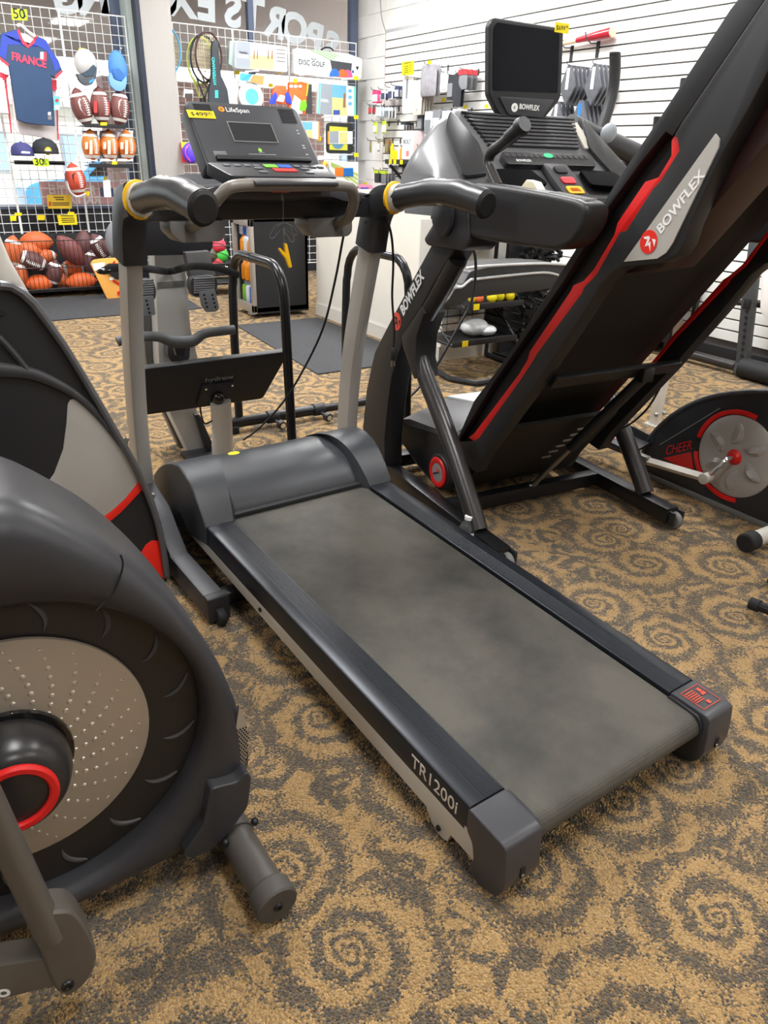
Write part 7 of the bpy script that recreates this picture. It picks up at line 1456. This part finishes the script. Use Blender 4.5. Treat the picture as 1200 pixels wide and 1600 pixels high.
# ------------------------------------------------------------------ elliptical behind the folded treadmill
E4 = thing('elliptical_trainer', 'black elliptical with tall hooked handle poles behind the folded treadmill', 'elliptical', (3.2, 3.1, 0))
hoodp = [(700, 470), (712, 450), (722, 447), (735, 424), (760, 418), (800, 413), (850, 412), (886, 414), (900, 425), (890, 445), (845, 454), (783, 460), (731, 466), (724, 476), (693, 484), (688, 478)]
mb = MB(); mb.prism(round_poly([PY(a, b, 3.0) for a, b in hoodp], .02), (0, .24, 0), .012, 3); part(mb, 'shroud', M('shroud_black', (40, 39, 40), .4), E4)
for pth in ([(728, 420), (745, 417), (800, 413.5), (850, 412), (890, 414)], [(712, 449), (722, 448), (734, 438), (745, 436), (800, 430), (850, 426), (872, 430)]):
    mb = MB(); mb.tube(spline([PY(a, b, 2.99) for a, b in pth], 4), .007, 8); part(mb, 'silver_trim', M('trim_silver', (196, 198, 200), .3, metal=.5), E4)
mb = MB(); mb.tube(spline([PY(737, 372, 2.9), PY(735, 383, 2.9), PY(742, 398, 2.9), PY(743, 430, 2.9), PY(737, 470, 2.9), PY(722, 500, 2.9), PY(700, 540, 2.9), PY(678, 578, 2.9), PY(655, 605, 2.9), PY(640, 620, 2.9)], 5), .007, 8); part(mb, 'cable', cordm, E4)
pole_m = M('pole_graphite', (62, 62, 64), .38, metal=.3)
for pth, r in (([(961, 84), (961, 110), (958, 140), (952, 165), (944, 190), (936, 214)], .030), ([(1071, 124), (1066, 160), (1058, 200), (1050, 240)], .028), ([(1028, 184), (1026, 200), (1020, 230), (1016, 260)], .024)):
    P_ = [PY(a, b, 3.2) for a, b in pth]; mb = MB(); mb.tube(spline(P_, 4) + [P_[-1] + V(0, .05, -.5)], r, 14); pl_ = part(mb, 'handle_pole', pole_m, E4)
    mb = MB(); mb.tube([P_[0] - V(0, 0, .004), P_[0] + V(0, 0, .006)], r * .96, 14); part(mb, 'pole_cap', black, pl_)
P_ = [PY(a, b, 3.1) for a, b in ((890, 196), (915, 208), (960, 226), (1000, 244), (1040, 262))]
mb = MB(); mb.tube(P_, .055, 14); part(mb, 'console_arm', satin, E4)
c = PY(951, 208, 3.0); mb = MB(); mb.ell(c, (.055, .03, .045), 18, 10, Matrix.Rotation(radians(-35), 3, 'Y')); part(mb, 'pivot_cover', M('pivot_grey', (140, 146, 152), .4), E4)
for x in (3.36, 3.62): mb = MB(); mb.box((x, 3.15, .30), (.10, .12, .60)); part(mb, 'leg', black, E4)
mb = MB(); mb.tube([V(3.5, 3.2, .25), V(3.55, 3.2, .9), V(3.62, 3.15, 1.3)], .04, 12); part(mb, 'mast', black, E4)
mb = MB(); mb.box((3.50, 3.15, .03), (.5, .12, .06), bev=.01); part(mb, 'base_beam', blacksteel, E4)

# ------------------------------------------------------------------ wire basket stand with balls
RK = thing('basket_stand', 'black wire basket stand with balls seen under the handrail of the folded treadmill', 'stand', (3.3, 3.75, 0))
wr_m = M('stand_wire', (30, 30, 32), .45)
def basket(x0, x1, y0, y1, z0, hz, nm):
    mb = MB()
    for z in (z0, z0 + hz * .33, z0 + hz * .66, z0 + hz):
        for a, b in ((V(x0, y1, z), V(x1, y1, z)), (V(x0, y0, z), V(x0, y1, z)), (V(x1, y0, z), V(x1, y1, z))): mb.tube([a, b], .0035, 4)
    for k in range(6): x = x0 + (x1 - x0) * k / 5; mb.tube([V(x, y1, z0), V(x, y1, z0 + hz)], .003, 4)
    mb.tube([V(x0, y0, z0 + hz * .0), V(x0, y1, z0 + hz * 1.3)], .004, 4); mb.tube([V(x1, y0, z0), V(x1, y1, z0 + hz * 1.3)], .004, 4)
    part(mb, 'basket_wire', wr_m, RK, kind='stuff')
    mb = MB(); mb.box(((x0 + x1) / 2, (y0 + y1) / 2, z0 - .006), (x1 - x0, y1 - y0, .012)); part(mb, 'basket_floor', wr_m, RK)
    mb = MB(); mb.box(((x0 + x1) / 2, y0, z0 + .004), (x1 - x0, .012, .036), bev=.003); part(mb, 'front_rail', black, RK)
    mb = MB(); mb.prism([V(x1 + .005, y0 - .01, z0 - .03), V(x1 + .005, y1, z0 - .03), V(x1 + .005, y1, z0 + hz * 1.2), V(x1 + .005, y1 - .10, z0 + hz * 1.2)], (.012, 0, 0)); part(mb, 'side_plate', black, RK)
    mb = MB(); mb.box((x0 + (x1 - x0) * .18, y0 - .008, z0 + .004), (.045, .003, .036)); part(mb, 'price_label', tagy, RK)
basket(2.78, 3.30, 3.58, 3.92, .235, .15, 'lower'); basket(2.92, 3.40, 3.66, 3.95, .435, .10, 'middle'); basket(2.92, 3.45, 3.66, 3.95, .83, .12, 'upper')
mb = MB(); mb.box((3.05, 3.965, .62), (.56, .012, .62)); part(mb, 'back_panel', M('panel_white', (222, 220, 214), .5), RK)
for x in (2.86, 3.40): mb = MB(); mb.tube([V(x, 3.985, .02), V(x + .02, 3.985, 1.1)], .018, 4); part(mb, 'post', black, RK)
mb = MB(); mb.tube([V(2.86, 4.0, .02), V(2.80, 3.60, .02), V(2.88, 3.45, .02), V(3.42, 3.45, .02), V(3.42, 4.0, .02)], .018, 8); part(mb, 'floor_frame', black, RK)
for i, (px, py, c, r, what) in enumerate(((768, 472, (246, 226, 30), .034, 'yellow practice ball, left of the pair in the middle basket'), (783, 472, (246, 226, 30), .034, 'yellow practice ball, right of the pair in the middle basket'), (777, 463, (196, 214, 60), .033, 'lime tennis ball behind the yellow pair'), (797, 461, (246, 222, 30), .033, 'yellow ball in the corner of the middle basket'), (752, 467, (236, 110, 60), .030, 'orange patterned ball in the middle basket'), (744, 468, (240, 200, 60), .028, 'small amber ball in the middle basket'))):
    c0 = PY(px, py, 3.74); mb = MB(); mb.ell(V(c0.x, 3.74 + .02 * (i % 3), .437 + r), (r, r, r), 14, 10); t = thing('ball', what, 'ball', (c0.x, 3.74, .437)); part(mb, 'skin', M('ball_c%d_%d' % (c[0], c[1]), c, .5, bump=.2, bscale=200), t)
c0 = PY(740, 508, 3.75); t = thing('wrapped_goods', 'crumpled white plastic wrapped bundle in the lower basket', 'bundle', (c0.x, 3.75, .24)); mb = MB(); mb.ell(V(c0.x, 3.74, .295), (.10, .08, .055), 18, 10); part(mb, 'wrap', bagclear, t)
mb = MB(); mb.ell(V(c0.x + .07, 3.70, .275), (.07, .06, .035), 14, 8); part(mb, 'loose_end', bagclear, t)
t = thing('wrapped_goods', 'clear bag of pinkish balls in the upper basket', 'bundle', (2.98, 3.78, .835)); mb = MB(); mb.box((3.00, 3.78, .885), (.12, .12, .09), bev=.03); part(mb, 'wrap', M('wrap_pink_clear', (226, 196, 186), .2, var=.3, vscale=25, bump=.6, bscale=60), t)
# stacked black weight parts behind the stand
t = thing('resistance_rack', 'dense stack of small black fitness bands beside the basket stand', 'rack', (3.68, 3.75, 0))
mb = MB(); mb.box((3.68, 3.95, .45), (.40, .03, .9)); part(mb, 'panel', black, t)
random.seed(3)
mb = MB()
for k in range(150):
    x = 3.53 + random.random() * .34; z = .10 + random.random() * .80; y = 3.84 + random.random() * .08
    mb.tube([V(x, y, z), V(x + random.uniform(-.05, .05), y - .06, z + random.uniform(-.03, .03))], random.uniform(.008, .016), 6)
part(mb, 'band', M('band_black', (34, 34, 36), .4), t, kind='stuff')
mb = MB(); mb.box((3.66, 3.85, .02), (.42, .25, .04)); part(mb, 'base', black, t)

# ------------------------------------------------------------------ rig at the slat wall, right
SR = thing('squat_rig', 'dark steel rig upright with bolt holes and black foam roller at the slat wall', 'rig', (4.66, 2.9, 0))
uq = [(1148, 579), (1164, 579), (1180, 440), (1188, 330), (1176, 330), (1158, 470)]
mb = MB(); P_ = [PX(a, b, 4.62) for a, b in uq]; mb.prism([V(4.62, p.y, max(.0, p.z)) for p in P_], (.05, 0, 0), .004); up4 = part(mb, 'upright', M('rig_grey', (66, 68, 70), .5), SR)
for k in range(8):
    p = PX(1158 + (7.5) * (1 - k / 7) + 1, 486 + 10.0 * k, 4.617); mb = MB(); mb.lathe([(0, .002), (.011, .002), (.011, -.001)], p, (-1, 0, 0), 10); part(mb, 'bolt_hole', inkblack, up4)
p = PX(1167, 475, 4.617); mb = MB(); mb.box(p, (.006, .05, .06), bev=.003); part(mb, 'slot', inkblack, up4)
p = PX(1157, 566, 4.61); mb = MB(); mb.box((4.61, p.y, .055), (.03, .06, .07), bev=.004); fb4 = part(mb, 'foot_bracket', M('rig_grey'), SR); mb = MB(); mb.lathe([(0, 0), (.012, 0), (.010, .008), (0, .01)], V(4.594, p.y, .06), (-1, 0, 0), 10); part(mb, 'bolt', steel, fb4)
mb = MB(); mb.tube([V(4.62, 2.80, .07), V(4.62, 2.30, .07)], .065, 18); part(mb, 'foam_roller', rubber, SR)
mb = MB(); mb.tube([V(4.64, 2.86, .06), V(4.64, 3.30, .06)], .032, 14); part(mb, 'floor_tube', tube_m, SR)
mb = MB(); mb.tube([PX(1150, 472, 4.7), PX(1200, 478, 4.7)], .02, 10); part(mb, 'cross_tube', blacksteel, SR)
t = thing('garment', 'white garment hanging at the right edge beside the rig upright', 'garment', PX(1195, 498, 4.5)); part(xq([(1188, 425), (1215, 420), (1215, 500), (1196, 499), (1186, 488)], 4.5, .08, None, .02, .03), 'cloth', M('cloth_white', (232, 228, 226), .8), t)
t = thing('shelf_unit', 'dark wire shelf unit standing at the slat wall behind the folded deck', 'shelf unit', (4.7, 3.62, 0))
for y in (3.40, 3.98): mb = MB(); mb.box((4.6, y, .4), (.03, .03, .8)); part(mb, 'post', blacksteel, t); mb = MB(); mb.box((4.84, y, .4), (.03, .03, .8)); part(mb, 'post', blacksteel, t)
for z in (.12, .40, .68): mb = MB(); mb.box((4.72, 3.69, z), (.26, .60, .02)); part(mb, 'shelf', blacksteel, t)
mb = MB(); mb.box((4.70, 3.69, .20), (.2, .5, .13), bev=.02); solo(mb, 'storage_box', M('box_brown', (150, 128, 110), .7), 'brown box on the lowest level of the dark shelf unit', 'box')
sl = thing('folding_bracket', 'silver square tube leg with bolts behind the petal disc elliptical', 'bracket', (3.5, 2.6, 0))
a = PZ(1022, 664, 0); mb = MB(); mb.box((a.x, a.y, .16), (.045, .045, .32), bev=.004); part(mb, 'leg', silver, sl); mb = MB(); mb.box((a.x, a.y, .004), (.08, .08, .008)); part(mb, 'foot_plate', silver, sl)
for dx in (-.03, .03): mb = MB(); mb.ell((a.x + dx, a.y - .025, .07), (.014, .014, .014), 10, 6); part(mb, 'bolt', steel, sl)

# ------------------------------------------------------------------ small things on the carpet
c = PZ(734, 848, 0); t = thing('water_bottle', 'clear plastic water bottle with a white cap beside the treadmill rail', 'bottle', (c.x, c.y, 0)); c = V(1.585, 1.90, 0); c = PY(733, 806, 1.80); c = V(c.x, 1.80, 0); t.location = c; WM[t] = Matrix.Translation(c)
hb2 = PY(733, 806, 1.80).z
k_ = hb2 / .205
mb = MB(); mb.lathe([(0, .0), (.030, .0), (.033, .006), (.033, .06), (.030, .075), (.033, .09), (.033, .13), (.026, .155), (.014, .178), (.013, .188), (0, .188)], c, (0, 0, 1), 20); mb.v = [V(v.x, v.y, v.z * k_) for v in mb.v]; part(mb, 'bottle', M('pet_clear', (236, 240, 242), .06, trans=.92, ior=1.2), t)
mb = MB(); mb.lathe([(0, .186), (.0155, .186), (.0155, .203), (.014, .206), (0, .206)], c, (0, 0, 1), 18); mb.v = [V(v.x, v.y, v.z * k_) for v in mb.v]; part(mb, 'cap', white, t)
mb = MB(); mb.lathe([(.0334, .062), (.0338, .066), (.0338, .118), (.0334, .122)], c, (0, 0, 1), 20); mb.v = [V(v.x, v.y, v.z * k_) for v in mb.v]; part(mb, 'label_band', M('label_pale', (220, 226, 230), .4), t)
c = PZ(889, 754, .02); mb = MB(); mb.ell(V(c.x, c.y, .022), (.022, .022, .022), 14, 10); t = thing('ball', 'small orange ball on the carpet under the folded deck', 'ball', (c.x, c.y, 0)); part(mb, 'skin', M('ball_small_orange', (206, 120, 60), .6), t)
